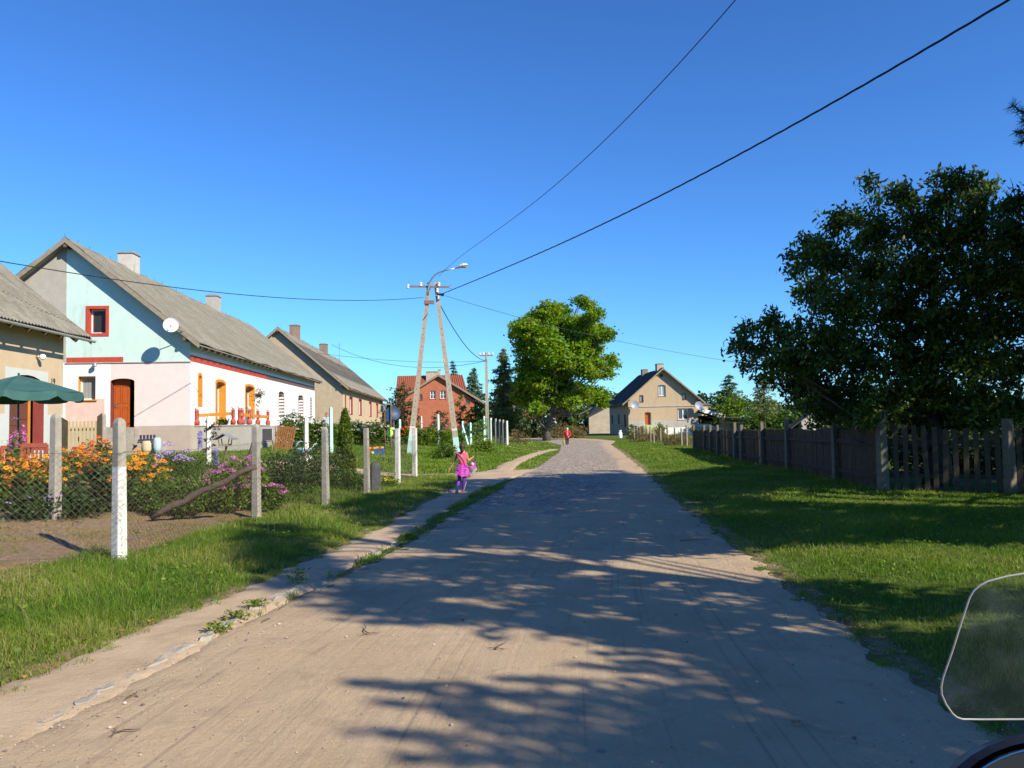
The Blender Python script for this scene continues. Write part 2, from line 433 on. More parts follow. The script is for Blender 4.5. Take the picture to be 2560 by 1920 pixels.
# ------------------------------------------------------------------ building materials
def plaster(name, c, c2, stain=(.2, .18, .15), samt=.5, rough=.92, sscale=1.2):
    t = NT(name)
    col = t.ramp(t.noise(2.2, 7, .7), [(.3, c), (.7, c2)])
    mp = t.mapc((1.0, 1.0, .25))
    st = t.ramp(t.noise(sscale, 8, .72, mp, .4), [(.54, 0.), (.75, samt)])
    col = t.mix(st, col, stain)
    t.bsdf(col, rough, 0, t.noise(30, 6, .8), .4, .012, .15); return t.m
def roof_sheet_mat(name, a, b, moss, dark, streak=1.0):
    t = NT(name)
    sep = t.n('ShaderNodeSeparateXYZ'); t.l(t.tc.outputs['UV'], sep.inputs[0])
    base = t.ramp(t.noise(3.0, 8, .75), [(.3, a), (.7, b)])
    mp = t.n('ShaderNodeMapping'); t.l(t.tc.outputs['UV'], mp.inputs[0]); mp.inputs['Scale'].default_value = (5.6, .7, 1)
    stv = t.noise(1.0, 6, .75, mp.outputs[0], .2)
    col = t.mix(t.ramp(stv, [(.35, .75 * streak), (.55, 0.)]), base, dark)
    # sheet to sheet difference
    mp2 = t.n('ShaderNodeMapping'); t.l(t.tc.outputs['UV'], mp2.inputs[0]); mp2.inputs['Scale'].default_value = (.95, .9, 1)
    br = t.vor(1.0, mp2.outputs[0], 'F1', 1); sc_ = t.n('ShaderNodeSeparateColor'); t.l(br, sc_.inputs[0])
    col = t.mix(t.ramp(sc_.outputs[0], [(.2, .3), (.6, 0.)]), col, t.mix(.5, a, dark))
    col = t.mix(t.ramp(t.noise(9, 8, .8), [(.52, 0.), (.62, .75)]), col, moss)
    col = t.mix(t.ramp(t.noise(34, 5, .8), [(.6, 0.), (.66, .8)]), col, (.40, .39, .34))
    t.bsdf(col, .95, 0, t.noise(26, 6, .85), .5, .02, .1); return t.m
def brick_mat(name, c1, c2, mortar, sx, sz, sc=1.0):
    t = NT(name)
    sep = t.n('ShaderNodeSeparateXYZ'); t.l(t.tc.outputs['Object'], sep.inputs[0])
    cmb = t.n('ShaderNodeCombineXYZ'); t.l(t.math('ADD', sep.outputs[0], sep.outputs[1]), cmb.inputs[0]); t.l(sep.outputs[2], cmb.inputs[1])
    br = t.n('ShaderNodeTexBrick'); t.l(cmb.outputs[0], br.inputs[0]); br.inputs['Color1'].default_value = c1 + (1,); br.inputs['Color2'].default_value = c2 + (1,)
    br.inputs['Mortar'].default_value = mortar + (1,); br.inputs['Scale'].default_value = 1; br.inputs['Brick Width'].default_value = sx; br.inputs['Row Height'].default_value = sz; br.inputs['Mortar Size'].default_value = .012
    col = t.mix(t.ramp(t.noise(.9, 7, .7), [(.4, 0.), (.75, .5)]), br.outputs[0], tuple(x * .55 for x in c1))
    t.bsdf(col, .9, 0, br.outputs[1], -.4, .01, .15); return t.m
M_mint = plaster('mint_plaster', (.47, .63, .58), (.54, .70, .65), (.33, .43, .38), .6)
M_white = plaster('white_plaster', (.78, .77, .74), (.84, .83, .80), (.52, .47, .41), .6)
M_pink = plaster('pale_pink_plaster', (.72, .55, .53), (.76, .62, .60), (.72, .42, .36), .55, .92, .5)
M_cement = plaster('grey_cement_render', (.34, .32, .28), (.42, .40, .35), (.24, .22, .19), .55)
M_plinth = plaster('stained_plinth', (.36, .31, .26), (.44, .37, .31), (.55, .36, .29), .8)
M_pinkstain = plaster('peeling_pink_plaster', (.66, .40, .34), (.74, .56, .50), (.36, .36, .34), .8, .92, 2.0)
M_red = mat('red_brown_paint', (.40, .05, .03), (.46, .075, .045), 5, .7)
M_darkband = mat('dark_brown_paint', (.13, .075, .065), (.17, .10, .09), 5, .8)
M_orange = mat('ochre_orange_paint', (.62, .27, .035), (.55, .21, .03), 6, .6)
M_cream = plaster('cream_plaster', (.50, .385, .25), (.57, .45, .30), (.40, .32, .22), .5)
M_greige = plaster('grey_beige_plaster', (.36, .29, .20), (.44, .36, .26), (.20, .17, .13), .6)
M_tan = plaster('tan_plaster', (.40, .305, .195), (.46, .355, .235), (.28, .22, .15), .7)
M_sheet = roof_sheet_mat('weathered_corrugated_sheet', (.205, .19, .155), (.28, .26, .215), (.15, .14, .07), (.10, .092, .075))
M_sheetdark = roof_sheet_mat('dark_bitumen_roof', (.055, .056, .06), (.085, .086, .088), (.07, .075, .06), (.03, .032, .04), .5)
M_tile = roof_sheet_mat('red_clay_tile', (.27, .075, .04), (.36, .11, .06), (.20, .09, .05), (.13, .05, .035), .9)
M_timber = mat('weathered_grey_board', (.22, .18, .135), (.30, .26, .20), 4, .9, bump=.6, bscale=40)
M_beam = mat('old_brown_beam', (.10, .065, .04), (.18, .12, .08), 6, .9)
M_zinc = mat('zinc_gutter', (.42, .44, .42), (.50, .52, .50), 5, .45, .3)
M_conc = mat('cast_concrete', (.25, .23, .195), (.36, .335, .28), 7, .92, bump=.7, bscale=60, spots=(.26, .24, .18))
M_brick = brick_mat('red_brick', (.42, .105, .05), (.50, .15, .08), (.38, .20, .13), .25, .078)
M_blockwall = brick_mat('sand_lime_block', (.44, .37, .28), (.50, .43, .33), (.34, .29, .22), .4, .2)
M_oldbrick = brick_mat('sooty_brick', (.22, .13, .09), (.30, .18, .12), (.30, .27, .23), .25, .078)
M_chimplaster = plaster('sooty_white_render', (.44, .41, .36), (.56, .52, .46), (.07, .06, .05), .97, .92, 2.4)
def glass_mat(name, tint=(.03, .035, .045)):
    t = NT(name); t.bsdf(tint, .04, 0, None, spec=.9, Coat_Weight=.4); return t.m
M_glass = glass_mat('dark_window_glass')
def curtain_glass():
    t = NT('glass_with_net_curtain')
    w = t.n('ShaderNodeTexWave', wave_type='BANDS', bands_direction='X'); t.l(t.mapc((1, 1, .04)), w.inputs[0]); w.inputs['Scale'].default_value = 5; w.inputs['Distortion'].default_value = 2.5
    c = t.ramp(w.outputs[0], [(.2, (.16, .19, .2)), (.8, (.36, .40, .41))])
    t.bsdf(c, .12, 0, None, spec=.8, Coat_Weight=.6); return t.m
M_curtain = curtain_glass()
M_frame = mat('white_window_frame', (.74, .74, .72), (.78, .78, .76), 3, .4, bump=.05)
M_darkred = mat('dark_red_reveal', (.22, .045, .04), (.27, .06, .05), 4, .8)
M_door = mat('orange_brown_door', (.42, .10, .02), (.36, .075, .015), 3, .5, bscale=30)
M_door2 = mat('dark_brown_door', (.12, .045, .03), (.16, .06, .035), 3, .5, bscale=30)
M_brass = mat('brass', (.6, .45, .16), None, 3, .3, 1)
M_metal = mat('galvanised_steel', (.42, .43, .44), (.50, .51, .52), 8, .4, .8)
M_dark = mat('black_plastic', (.02, .02, .022), (.03, .03, .032), 8, .5)
M_lightgrey = mat('pale_grey_enamel', (.62, .65, .67), (.66, .69, .71), 4, .35, bump=.05)

def clip_below(poly, l0, l1):
    """keep the part of a (u,z) polygon under the line through l0,l1"""
    def s(p): return l0[1] + (l1[1] - l0[1]) * (p[0] - l0[0]) / (l1[0] - l0[0]) - p[1]
    out = []
    for i, a in enumerate(poly):
        b = poly[(i + 1) % len(poly)]; sa, sb = s(a), s(b)
        if sa >= -1e-9: out.append(a)
        if (sa > 1e-9 and sb < -1e-9) or (sa < -1e-9 and sb > 1e-9):
            k = sa / (sa - sb); out.append((a[0] + (b[0] - a[0]) * k, a[1] + (b[1] - a[1]) * k))
    return out
def wall(mb, fr, u0, u1, z0, tops, openings=(), ubr=(), zbr=(), matf=lambda u, z: 0, rev=0):
    """tops: [(u,z),...] outline of the wall's upper edge; openings: (ua,ub,za,zb,arch,depth,revmat)"""
    us = sorted(set([u0, u1] + [t[0] for t in tops] + [o[0] for o in openings] + [o[1] for o in openings] + list(ubr)))
    us = [u for u in us if u0 - 1e-6 <= u <= u1 + 1e-6]
    zm = max(t[1] for t in tops)
    zs = sorted(set([z0, zm] + [o[2] for o in openings] + [o[3] for o in openings] + list(zbr)))
    for a, b in zip(us[:-1], us[1:]):
        if b - a < 1e-5: continue
        uc = (a + b) / 2
        seg = next(((p, q) for p, q in zip(tops[:-1], tops[1:]) if p[0] - 1e-6 <= uc <= q[0] + 1e-6), (tops[0], tops[-1]))
        for c, d in zip(zs[:-1], zs[1:]):
            if any(o[0] < uc < o[1] and o[2] < (c + d) / 2 < o[3] for o in openings): continue
            p = clip_below([(a, c), (b, c), (b, d), (a, d)], *seg)
            if len(p) < 3: continue
            mb.poly([fr(u, z, 0) for u, z in p], matf(uc, sum(q[1] for q in p) / len(p)))
    for o in openings:
        ua, ub, za, zb, arch, dep, rm = o
        pts = arch_outline(ua, ub, za, zb, arch)
        n = len(pts)
        for i in range(n):
            p, q = pts[i], pts[(i + 1) % n]
            mb.poly([fr(p[0], p[1], 0), fr(q[0], q[1], 0), fr(q[0], q[1], -dep), fr(p[0], p[1], -dep)], rm)
        if arch > 0:                      # spandrels between the arch and the square corner
            tp = [p for p in pts if p[1] > zb - arch - 1e-6]
            half = len(tp) // 2
            L_ = sorted(tp, key=lambda p: p[0])
            mid = len(L_) // 2
            mb.poly([fr(u, z, 0) for u, z in L_[:mid + 1]] + [fr(ua, zb, 0)][::1], matf((ua + ub) / 2, zb - .01))
            mb.poly([fr(ub, zb, 0)] + [fr(u, z, 0) for u, z in L_[mid:]], matf((ua + ub) / 2, zb - .01))
def arch_outline(ua, ub, za, zb, arch, n=8):
    pts = [(ua, za), (ub, za)]
    if arch <= 0: return pts + [(ub, zb), (ua, zb)]
    w = (ub - ua) / 2; uc = (ua + ub) / 2
    for i in range(n + 1):
        a = math.pi * i / n
        pts.append((uc + w * math.cos(a), zb - arch + arch * math.sin(a)))
    return pts
def ring(mb, fr, inner, outer, n0, n1, m=0):
    k = len(inner)
    for i in range(k):
        j = (i + 1) % k
        a, b, c, d = inner[i], inner[j], outer[j], outer[i]
        mb.poly([fr(*a, n1), fr(*b, n1), fr(*c, n1), fr(*d, n1)], m)
        mb.poly([fr(*d, n1), fr(*c, n1), fr(*c, n0), fr(*d, n0)], m)
        mb.poly([fr(*a, n1), fr(*b, n1), fr(*b, n0), fr(*a, n0)], m)
def window(house, fr, o, m_frame, m_pane, surround=None, sw=.12, sill=None, bars=(1, 0), fw=.06, label=None):
    ua, ub, za, zb, arch, dep, rm = o
    a = MB(); n = -dep + .05
    ol = arch_outline(ua, ub, za, zb, arch)
    ins = arch_outline(ua + fw, ub - fw, za + fw, zb - fw, max(0, arch - .01) if arch else 0)
    ring(a, fr, ins, ol, n - .05, n, 0)
    for i in range(bars[0]):
        u = ua + (ub - ua) * (i + 1) / (bars[0] + 1)
        q = [(u - fw * .6, za + fw), (u + fw * .6, za + fw), (u + fw * .6, zb - fw - .02), (u - fw * .6, zb - fw - .02)]
        a.poly([fr(*p, n + .004) for p in q], 0); a.poly([fr(q[0][0], q[0][1], n - .03), fr(q[3][0], q[3][1], n - .03), fr(*q[3], n + .004), fr(*q[0], n + .004)], 0)
        a.poly([fr(q[1][0], q[1][1], n - .03), fr(q[2][0], q[2][1], n - .03), fr(*q[2], n + .004), fr(*q[1], n + .004)], 0)
    for i in range(bars[1]):
        z = za + (zb - za) * (i + 1) / (bars[1] + 1)
        a.poly([fr(ua + fw, z - .025, n + .002), fr(ub - fw, z - .025, n + .002), fr(ub - fw, z + .025, n + .002), fr(ua + fw, z + .025, n + .002)], 0)
    w = a.build('window', m_frame, house)
    if label: w['label'] = label
    p = MB(); p.poly([fr(u, z, n - .03) for u, z in ins], 0); p.build('pane', m_pane, w)
    if surround is not None:
        s = MB(); big = arch_outline(ua - sw, ub + sw, za - (sw if sill is None else 0), zb + sw, arch * 1.1 if arch else 0)
        ring(s, fr, ol, big, 0.0, .025, 0); s.build('surround', surround, w)
    if sill is not None:
        s = MB(); c = [fr(ua - .08, za - .06, -dep + .06), fr(ub + .08, za - .06, -dep + .06), fr(ub + .08, za - .06, .07), fr(ua - .08, za - .06, .07)]
        d = [x + Vector((0, 0, .056)) for x in c]
        s.poly(c[::-1]); s.poly(d)
        for i in range(4): s.poly([c[i], c[(i + 1) % 4], d[(i + 1) % 4], d[i]])
        s.build('sill', sill, w)
    return w
def door(house, fr, o, m_leaf, m_handle=M_brass, panels=True, frame=None):
    ua, ub, za, zb, arch, dep, rm = o
    n = -dep + .03; b = MB()
    ol = arch_outline(ua + .02, ub - .02, za, zb - .02, arch)
    b.poly([fr(u, z, n) for u, z in ol])
    for (a0, a1) in ((.12, .46), (.54, .88)):
        for (z0, z1) in ((.08, .42), (.5, .86)):
            p0, p1 = ua + (ub - ua) * a0, ua + (ub - ua) * a1; q0, q1 = za + (zb - za - arch) * z0, za + (zb - za - arch) * z1
            ring(b, fr, arch_outline(p0 + .03, p1 - .03, q0 + .03, q1 - .03, 0), arch_outline(p0, p1, q0, q1, 0), n, n + .018)
    d = b.build('door', m_leaf, house)
    h = MB(); uh = ua + .13; h.box(fr(uh, za + 1.02, n + .02), (.05, .05, .2)); h.bar(fr(uh, za + 1.05, n + .04), fr(uh + .12, za + 1.05, n + .045), .02, .02); h.build('handle', m_handle, d)
    if frame:
        f = MB(); ring(f, fr, arch_outline(ua + .06, ub - .06, za + .01, zb - .06, arch), arch_outline(ua, ub, za, zb, arch), n - .01, n + .05); f.build('frame', frame, d)
    return d

def corr_roof(name, mats, parent, side, W, L, zr, ze_wall, ov_e, ov_v, period=.177, amp=.026, thick=.05, sag=.06, rows=7, tile=False, seed=0):
    """both slopes: ridge along y at x=side*W/2; eaves past both walls by ov_e. one mesh with UV in metres"""
    rr = np.random.default_rng(seed)
    xr = side * W / 2; sl = (zr - ze_wall) / (W / 2)
    step = period / 8
    yy = np.arange(-ov_v, L + ov_v + step, step); ny = len(yy)
    sagy = -sag * np.sin(np.pi * np.clip(yy / L, 0, 1)) + .02 * np.sin(yy * .9 + seed) + .012 * np.sin(yy * 2.3)
    vs = []; uvs = []; fs = []; base = 0
    half = W / 2 + ov_e
    nr = rows * 2
    rowk = []
    for i in range(rows): rowk += [i / rows, (i + 1) / rows - 1e-4]
    for s_ in (-1, 1):
        K = np.array(rowk)                          # 0 at eave .. 1 at ridge
        lift = np.array([(.03 if i % 2 == 0 else 0.012) for i in range(len(K))])
        D = (1 - K) * half                          # distance from ridge
        X = xr + s_ * np.repeat(D[None], ny, 0) + 0 * yy[:, None]
        wob = .02 * np.sin(yy * 1.7 + s_)[:, None] * (1 - K)[None]
        X = X + wob
        Z = zr - np.repeat(D[None], ny, 0) * sl + sagy[:, None] + lift[None] + amp * np.cos(2 * np.pi * yy / period)[:, None] + .012 * rr.normal(size=(1, len(K)))
        Y = np.repeat(yy[:, None], len(K), 1)
        n = ny * len(K)
        vs.append(np.stack([X, Y, Z], -1).reshape(-1, 3))
        uvs.append(np.stack([Y, np.repeat(D[None], ny, 0) * math.hypot(1, sl)], -1).reshape(-1, 2))
        idx = np.arange(n).reshape(ny, len(K)) + base
        q = np.stack([idx[:-1, :-1], idx[1:, :-1], idx[1:, 1:], idx[:-1, 1:]], -1).reshape(-1, 4)
        if s_ * 1 < 0: q = q[:, ::-1]
        fs.append(q); base += n
    V = np.concatenate(vs); UV = np.concatenate(uvs); Fq = np.concatenate(fs)
    me = bpy.data.meshes.new(name)
    nv = len(V)
    # deck slabs under the sheets
    ex = []; ef = []; euv = []
    for s_ in (-1, 1):
        xe = xr + s_ * (half - .05); ze = zr - (half - .05) * sl
        for (y_) in (-ov_v + .02, L + ov_v - .02):
            for (x_, z_) in ((xr, zr), (xe, ze)):
                ex += [(x_, y_, z_ - .035 - sag), (x_, y_, z_ - .035 - sag - thick)]
        b = nv + (0 if s_ < 0 else 8)
        ef += [(b, b + 2, b + 6, b + 4), (b + 1, b + 5, b + 7, b + 3), (b + 2, b + 3, b + 7, b + 6), (b, b + 1, b + 3, b + 2), (b + 4, b + 6, b + 7, b + 5)]
    V = np.concatenate([V, np.array(ex)]); UV = np.concatenate([UV, np.zeros((len(ex), 2))])
    Fq = np.concatenate([Fq, np.array(ef)])
    me.vertices.add(len(V)); me.vertices.foreach_set('co', V.astype(np.float32).ravel())
    me.loops.add(Fq.size); me.loops.foreach_set('vertex_index', Fq.astype(np.int32).ravel())
    me.polygons.add(len(Fq)); me.polygons.foreach_set('loop_start', np.arange(0, Fq.size, 4, dtype=np.int32))
    try: me.polygons.foreach_set('loop_total', np.full(len(Fq), 4, dtype=np.int32))
    except Exception: pass
    for m in mats: me.materials.append(m)
    mi = np.zeros(len(Fq), np.int32); mi[-10:] = 1 if len(mats) > 1 else 0
    me.polygons.foreach_set('material_index', mi)
    sm = np.ones(len(Fq), bool); sm[-10:] = False; me.polygons.foreach_set('use_smooth', sm)
    me.update(calc_edges=True)
    uv = me.uv_layers.new(name='UVMap'); uv.data.foreach_set('uv', UV[Fq.ravel()].astype(np.float32).ravel())
    o = bpy.data.objects.new(name, me); COL.objects.link(o); o.parent = parent
    return o

def house_body(name, loc, rz, label, side, W, L, ze, zr, mats, front, street, back_m=0, ov_e=.5, ov_v=.5, roof_mats=None, zb=-.6, seed=1, sag=.06, rooftile=False, period=.177, cat='house', vboard=True, rafters=True):
    """front/street: dict(openings, ubr, zbr, matf). Street wall at x=0 facing away from the body; front gable at y=0 facing -y."""
    root = thing(name, loc, label, cat, None, rz)
    sg = -side
    frf = lambda u, z, n: Vector((u, -n, z))
    frs = lambda u, z, n: Vector((sg * n, u, z))
    mb = MB(); x0, x1 = sorted((0, side * W)); xr = side * W / 2
    wall(mb, frf, x0, x1, zb, [(x0, ze), (xr, zr), (x1, ze)], front.get('o', ()), front.get('ubr', ()), front.get('zbr', ()), front.get('matf', lambda u, z: 0))
    wall(mb, frs, 0, L, zb, [(0, ze), (L, ze)], street.get('o', ()), street.get('ubr', ()), street.get('zbr', ()), street.get('matf', lambda u, z: 0))
    wall(mb, lambda u, z, n: Vector((u, L, z)), x0, x1, zb, [(x0, ze), (xr, zr), (x1, ze)], (), (), (), lambda u, z: back_m)
    wall(mb, lambda u, z, n: Vector((side * W, u, z)), 0, L, zb, [(0, ze), (L, ze)], (), (), (), lambda u, z: back_m)
    w = mb.build('wall', mats, root)
    sl = (zr - ze) / (W / 2)
    rf = corr_roof('roof', roof_mats or [M_sheet, M_timber], root, side, W, L, zr + .12, ze + .12, ov_e, ov_v, seed=seed, sag=sag, period=period)
    rc = MB()                                   # ridge capping with small hooks
    n = max(4, int(L / 1.1)); pts = []
    for i in range(n + 1):
        y = -ov_v + (L + 2 * ov_v) * i / n; pts.append((xr, y, zr + .15 - sag * math.sin(math.pi * min(max(y / L, 0), 1)) + .02 * math.sin(y * .9 + seed)))
    for a, b in zip(pts[:-1], pts[1:]):
        a = Vector(a); b = Vector(b)
        for s_ in (-1, 1):
            e = Vector((s_ * .16, 0, -.16 * sl)); rc.poly([a, b, b + e, a + e][::s_])
        if R.random() < .8: rc.bar(a, a + Vector((R.uniform(-.05, .05), 0, .13)), .012, .012, 1)
    rc.build('ridge_cap', [M_sheetdark if roof_mats and roof_mats[0] is M_sheetdark else M_sheet if not roof_mats else roof_mats[0], M_dark], rf)
    if vboard:
        for yy in (-ov_v, L + ov_v):
            v = MB()
            for s_ in (-1, 1):
                a = Vector((xr, yy, zr + .08)); b = Vector((xr + s_ * (W / 2 + ov_e), yy, zr + .08 - (W / 2 + ov_e) * sl))
                n_ = Vector((0, -.025 if yy < 0 else .025, 0)); h1 = Vector((0, 0, .05)); h2 = Vector((0, 0, -.19))
                v.poly([a + n_ + h1, b + n_ + h1, b + n_ + h2, a + n_ + h2]); v.poly([a - n_ + h2, b - n_ + h2, b - n_ + h1, a - n_ + h1])
                v.poly([a + n_ + h2, b + n_ + h2, b - n_ + h2, a - n_ + h2]); v.poly([a + n_ + h1, a - n_ + h1, b - n_ + h1, b + n_ + h1]); v.poly([b + n_ + h1, b - n_ + h1, b - n_ + h2, b + n_ + h2])
            v.build('verge_board', M_timber, rf)
    if rafters:
        k = int(L / .95); proto = None
        for i in range(k + 1):
            y = .2 + (L - .4) * i / k
            if proto is None:
                rm = MB(); rm.bar(Vector((side * .1, 0, ze + .1 * sl - .14)), Vector((-side * (ov_e - .08), 0, ze - (ov_e - .08) * sl - .14)), .09, .13); proto = rm.build('rafter', M_beam, rf); proto.location = (0, y, 0)
            else:
                c_ = proto.copy(); COL.objects.link(c_); c_.parent = rf; c_.location = (0, y, 0)
        for xz, zz in ((side * .1, ze), (side * (W - .1), ze), (xr, zr - .1)):
            rm = MB(); rm.box((xz, -ov_v / 2, zz - .14), (.13, ov_v, .14)); rm.build('purlin_end', M_beam, rf)
    return root, w, rf, frf, frs
def chimney(rf, c, w, d, z0, z1, m, cap=M_conc, pots=0):
    b = MB(); b.box((c[0], c[1], (z0 + z1) / 2), (w, d, z1 - z0)); o = b.build('chimney', m, rf)
    k = MB(); k.box((c[0], c[1], z1 + .04), (w + .12, d + .12, .08)); k.box((c[0], c[1], z1 + .1), (w - .25, d - .25, .05), 1); k.build('cap', [cap, M_dark], o)
    return o
def dish(parent, c, r, nrm, arm_to, m=M_lightgrey):
    nrm = Vector(nrm).normalized(); q = nrm.to_track_quat('Z', 'Y').to_matrix()
    b = MB(); prof = []
    for i in range(7):
        k = i / 6; prof.append((max(r * k, .002), .28 * r * k * k))
    prof += [(r * 1.02, .28 * r + .01)]
    for i in range(6, -1, -1):
        k = i / 6; prof.append((max(r * k, .002), .28 * r * k * k - .015))
    b.lathe(prof, c, 24, 0, q); b.tube([Vector(c) + q @ Vector((0, -r * .9, .2 * r)), Vector(c) + q @ Vector((0, -r * .35, r * 1.05))], .012, 6, 1)
    b.ball(Vector(c) + q @ Vector((0, -r * .35, r * 1.05)), .045, 8, 1)
    b.tube([Vector(c) - nrm * .03, Vector(c) - nrm * .18, Vector(arm_to)], .022, 6, 1)
    return b.build('satellite_dish', [m, M_metal], parent, True)

TH = math.atan(.06)
def street_corner(y): return -14.5 - .06 * (y - 36)
# ============================ long white / mint house
B1 = .8                                                         # ground level at its corner
ledge = 4.88 - B1
z_att = (6.2 - B1, 7.3 - B1)
oa = (-4.45, -3.72, z_att[0], z_att[1], 0, .28, 6)
ow = (-4.9, -4.15, 3.22 - B1, 4.27 - B1, 0, .30, 7)
od = (-3.5, -2.45, 1.95 - B1, 4.15 - B1, .14, .34, 8)
def mf_front(u, z):
    if z < 1.2: return 4
    if z > ledge: return 3 if u < -5.45 else 0
    if u < -5.45: return 1
    if u < -3.75 and z < 2.45: return 9
    return 1 if u < -3.5 else 2
f1 = dict(o=[oa, ow, od], ubr=[-5.45, -5.3, -3.75], zbr=[1.2, ledge, 2.45], matf=mf_front)
s1_spec = [(1.12, 1.5, 3.0 - B1, 4.32 - B1, .16, 'o'), (3.75, 5.2, 2.0 - B1, 4.2 - B1, .14, 'o'), (9.1, 10.9, 2.5 - B1, 4.25 - B1, .14, 'o'),
           (17.2, 18.7, 2.65 - B1, 4.25 - B1, .16, 's'), (23.5, 25.2, 2.65 - B1, 4.25 - B1, .16, 's'), (28.1, 28.55, 2.65 - B1, 4.25 - B1, .2, 's')]
def stripe(u, z): return 1
os1 = [(a, b, c, d, e, .36, 7 if k == 'o' else 10) for a, b, c, d, e, k in s1_spec]
def mf_street(u, z):
    if z < 1.2: return 4
    if z > 5.33 - B1: return 0 if u < 14 else 11
    if 4.88 - B1 < z < 5.18 - B1: return 5 if u < 14 else 12
    return 1
def stripe_mat():
    t = NT('striped_reveal'); sep = t.n('ShaderNodeSeparateXYZ'); t.l(t.tc.outputs['Object'], sep.inputs[0])
    f = t.math('FRACT', t.math('MULTIPLY', sep.outputs[2], 4.6)); c = t.ramp(f, [(.48, (.75, .74, .71)), (.52, (.13, .08, .07))])
    c.node.color_ramp.interpolation = 'CONSTANT'; t.bsdf(c, .8); return t.m
M_stripe = stripe_mat()
M_pale = plaster('pale_mint_white_plaster', (.50, .53, .49), (.56, .59, .55), (.42, .42, .38), .5)
st1 = dict(o=os1, ubr=[14], zbr=[1.2, 5.33 - B1, 4.88 - B1, 5.18 - B1], matf=mf_street)
h1, w1, rf1, fF, fS = house_body('terraced_house', (-14.5, 36, B1), TH, 'long white, pale pink and mint house with grey corrugated roof, red band and raised terrace', -1, 10.6, 30,
    5.98 - B1, 10.32 - B1, [M_mint, M_white, M_pink, M_cement, M_plinth, M_red, M_red, M_orange, mat('dark_maroon_reveal', (.16, .035, .03), (.2, .05, .04), 4), M_pinkstain, M_stripe, M_pale, M_darkband], f1, st1, 3, .55, .5, seed=3)
lb = MB(); lb.box((-2.72, -.02, ledge - .02), (5.5, .06, .04)); lb.build('ledge', M_cement, w1)
rb = MB(); rb.poly([fF(-5.43, 4.82 - B1, .006), fF(-2.95, 4.86 - B1, .006), fF(-2.95, 5.12 - B1, .006), fF(-5.43, 5.12 - B1, .006)]); rb.build('painted_band', M_red, w1)
window(h1, fF, oa, M_frame, M_glass, M_red, .14, None, (0, 0))
window(h1, fF, ow, M_frame, M_curtain, None, .1, M_orange, (0, 0))
door(h1, fF, (od[0], od[1] - .28, od[2], od[3], 0, .34, 0), M_door, M_metal)
for o_, sp in zip(os1, s1_spec):
    if sp[5] == 'o': window(h1, fS, o_, M_frame, M_glass, M_orange, .13, None, (1, 0))
    else: window(h1, fS, o_, M_frame, M_curtain, M_darkband, .05, None, (1, 0))
chimney(rf1, (-5.3, 6.3), .75, .95, 8.6, 10.32, M_chimplaster)
chimney(rf1, (-5.3, 20.6), .75, .95, 8.6, 10.4, M_cement)
dish(h1, (-.42, -1.2, 5.55), .32, (.3, -1, .2), (-.15, -.5, 5.35))
lp = MB(); lp.tube([fF(-4.2, 4.0, 0), fF(-4.15, 4.06, .12), fF(-4.1, 4.0, .2)], .035, 8); lp.lathe([(.03, .1), (.09, .04), (.1, -.08), (.07, -.12)], fF(-4.1, 3.98, .22), 12); lp.build('wall_lamp', M_metal, h1)
stp = MB()
for i in range(4): stp.box((-3.0 - .0, -.55 - .3 * i - .15, 1.0 - .25 * i - .35), (1.5 + .12 * i, .3, .9), 0)
stp.box((-3.0, -.2, .75), (1.5, .4, .78)); stp.build('steps', M_conc, h1)
dp = MB(); dp.tube([(-5.62, -.07, 4.4), (-5.62, -.07, 1.0)], .05, 8); dp.build('downpipe', M_zinc, h1)
# terrace in front of the street wall
te = MB(); te.box((1.02, 3.35, .28), (2.04, 5.6, 1.72)); te.box((1.02, 3.35, 1.16), (2.1, 5.66, .05)); te.build('terrace', M_cement, h1)
def baluster(parent, x, y):
    b = MB(); c = (x, y, 1.19)
    b.lathe([(.1, 0), (.12, .06), (.13, .14), (.1, .22), (.06, .27), (.075, .33), (.085, .5), (.07, .6), (.085, .62), (.085, .7)], c, 14, 0)
    b.ball((x, y, 1.19 + .79), .085, 12, 1)
    return b.build('railing_post', [mat('red_turned_post', (.38, .05, .035), (.30, .045, .03), 9, .7, spots=(.6, .45, .4)), mat('cream_ball', (.72, .66, .52), None, 9, .7)], parent, True)
for x, y in ((.1, .62), (1.72, .62), (1.98, .72), (1.98, 1.15), (1.98, 2.4), (1.98, 4.0), (1.98, 6.05)): baluster(h1, x, y)
for a, b in (((.2, .62, 1.64), (1.68, .62, 1.7)), ((1.98, .75, 1.66), (1.98, 2.4, 1.62)), ((1.98, 2.4, 1.62), (1.98, 6.0, 1.6))):
    rl = MB(); rl.bar(a, b, .09, .15); rl.build('rail', M_orange, h1)
# ============================ house 19
B19 = .55
o19 = (10.75, 12.75, 1.2 - B19, 3.6 - B19, .35, .35, 2)
def mf19(u, z):
    if 10.5 < u < 13.0 and z < 3.78 - B19: return 1
    return 1 if z < 2.35 - B19 else 0
s19 = dict(o=[o19], ubr=[10.5, 13.0], zbr=[2.35 - B19, 3.78 - B19], matf=mf19)
h19, w19, rf19, f19F, f19S = house_body('cottage', (-14.66, 13.6, B19), TH, 'cream plastered house with number 19, arched brown door and corrugated roof behind the parasol', -1, 11.2, 14, 5.5 - B19, 10.25 - B19,
    [M_cream, M_pale, M_darkred], {}, s19, 0, .62, .7, seed=5, zb=-.8)
door(h19, f19S, (11.05, 12.45, .65, 2.95, .3, .35, 0), M_door2, M_brass, frame=M_orange)
lm = MB(); lm.tube([f19S(12.25, 3.66, 0), f19S(12.25, 3.68, .1)], .05, 8, 1); lm.ball(f19S(12.25, 3.66, .2), .1, 12, 0); lm.build('globe_lamp', [M_white, M_metal], h19, True)
gt = MB()
ge = -0.62 * (10.25 - 5.5) / 5.6
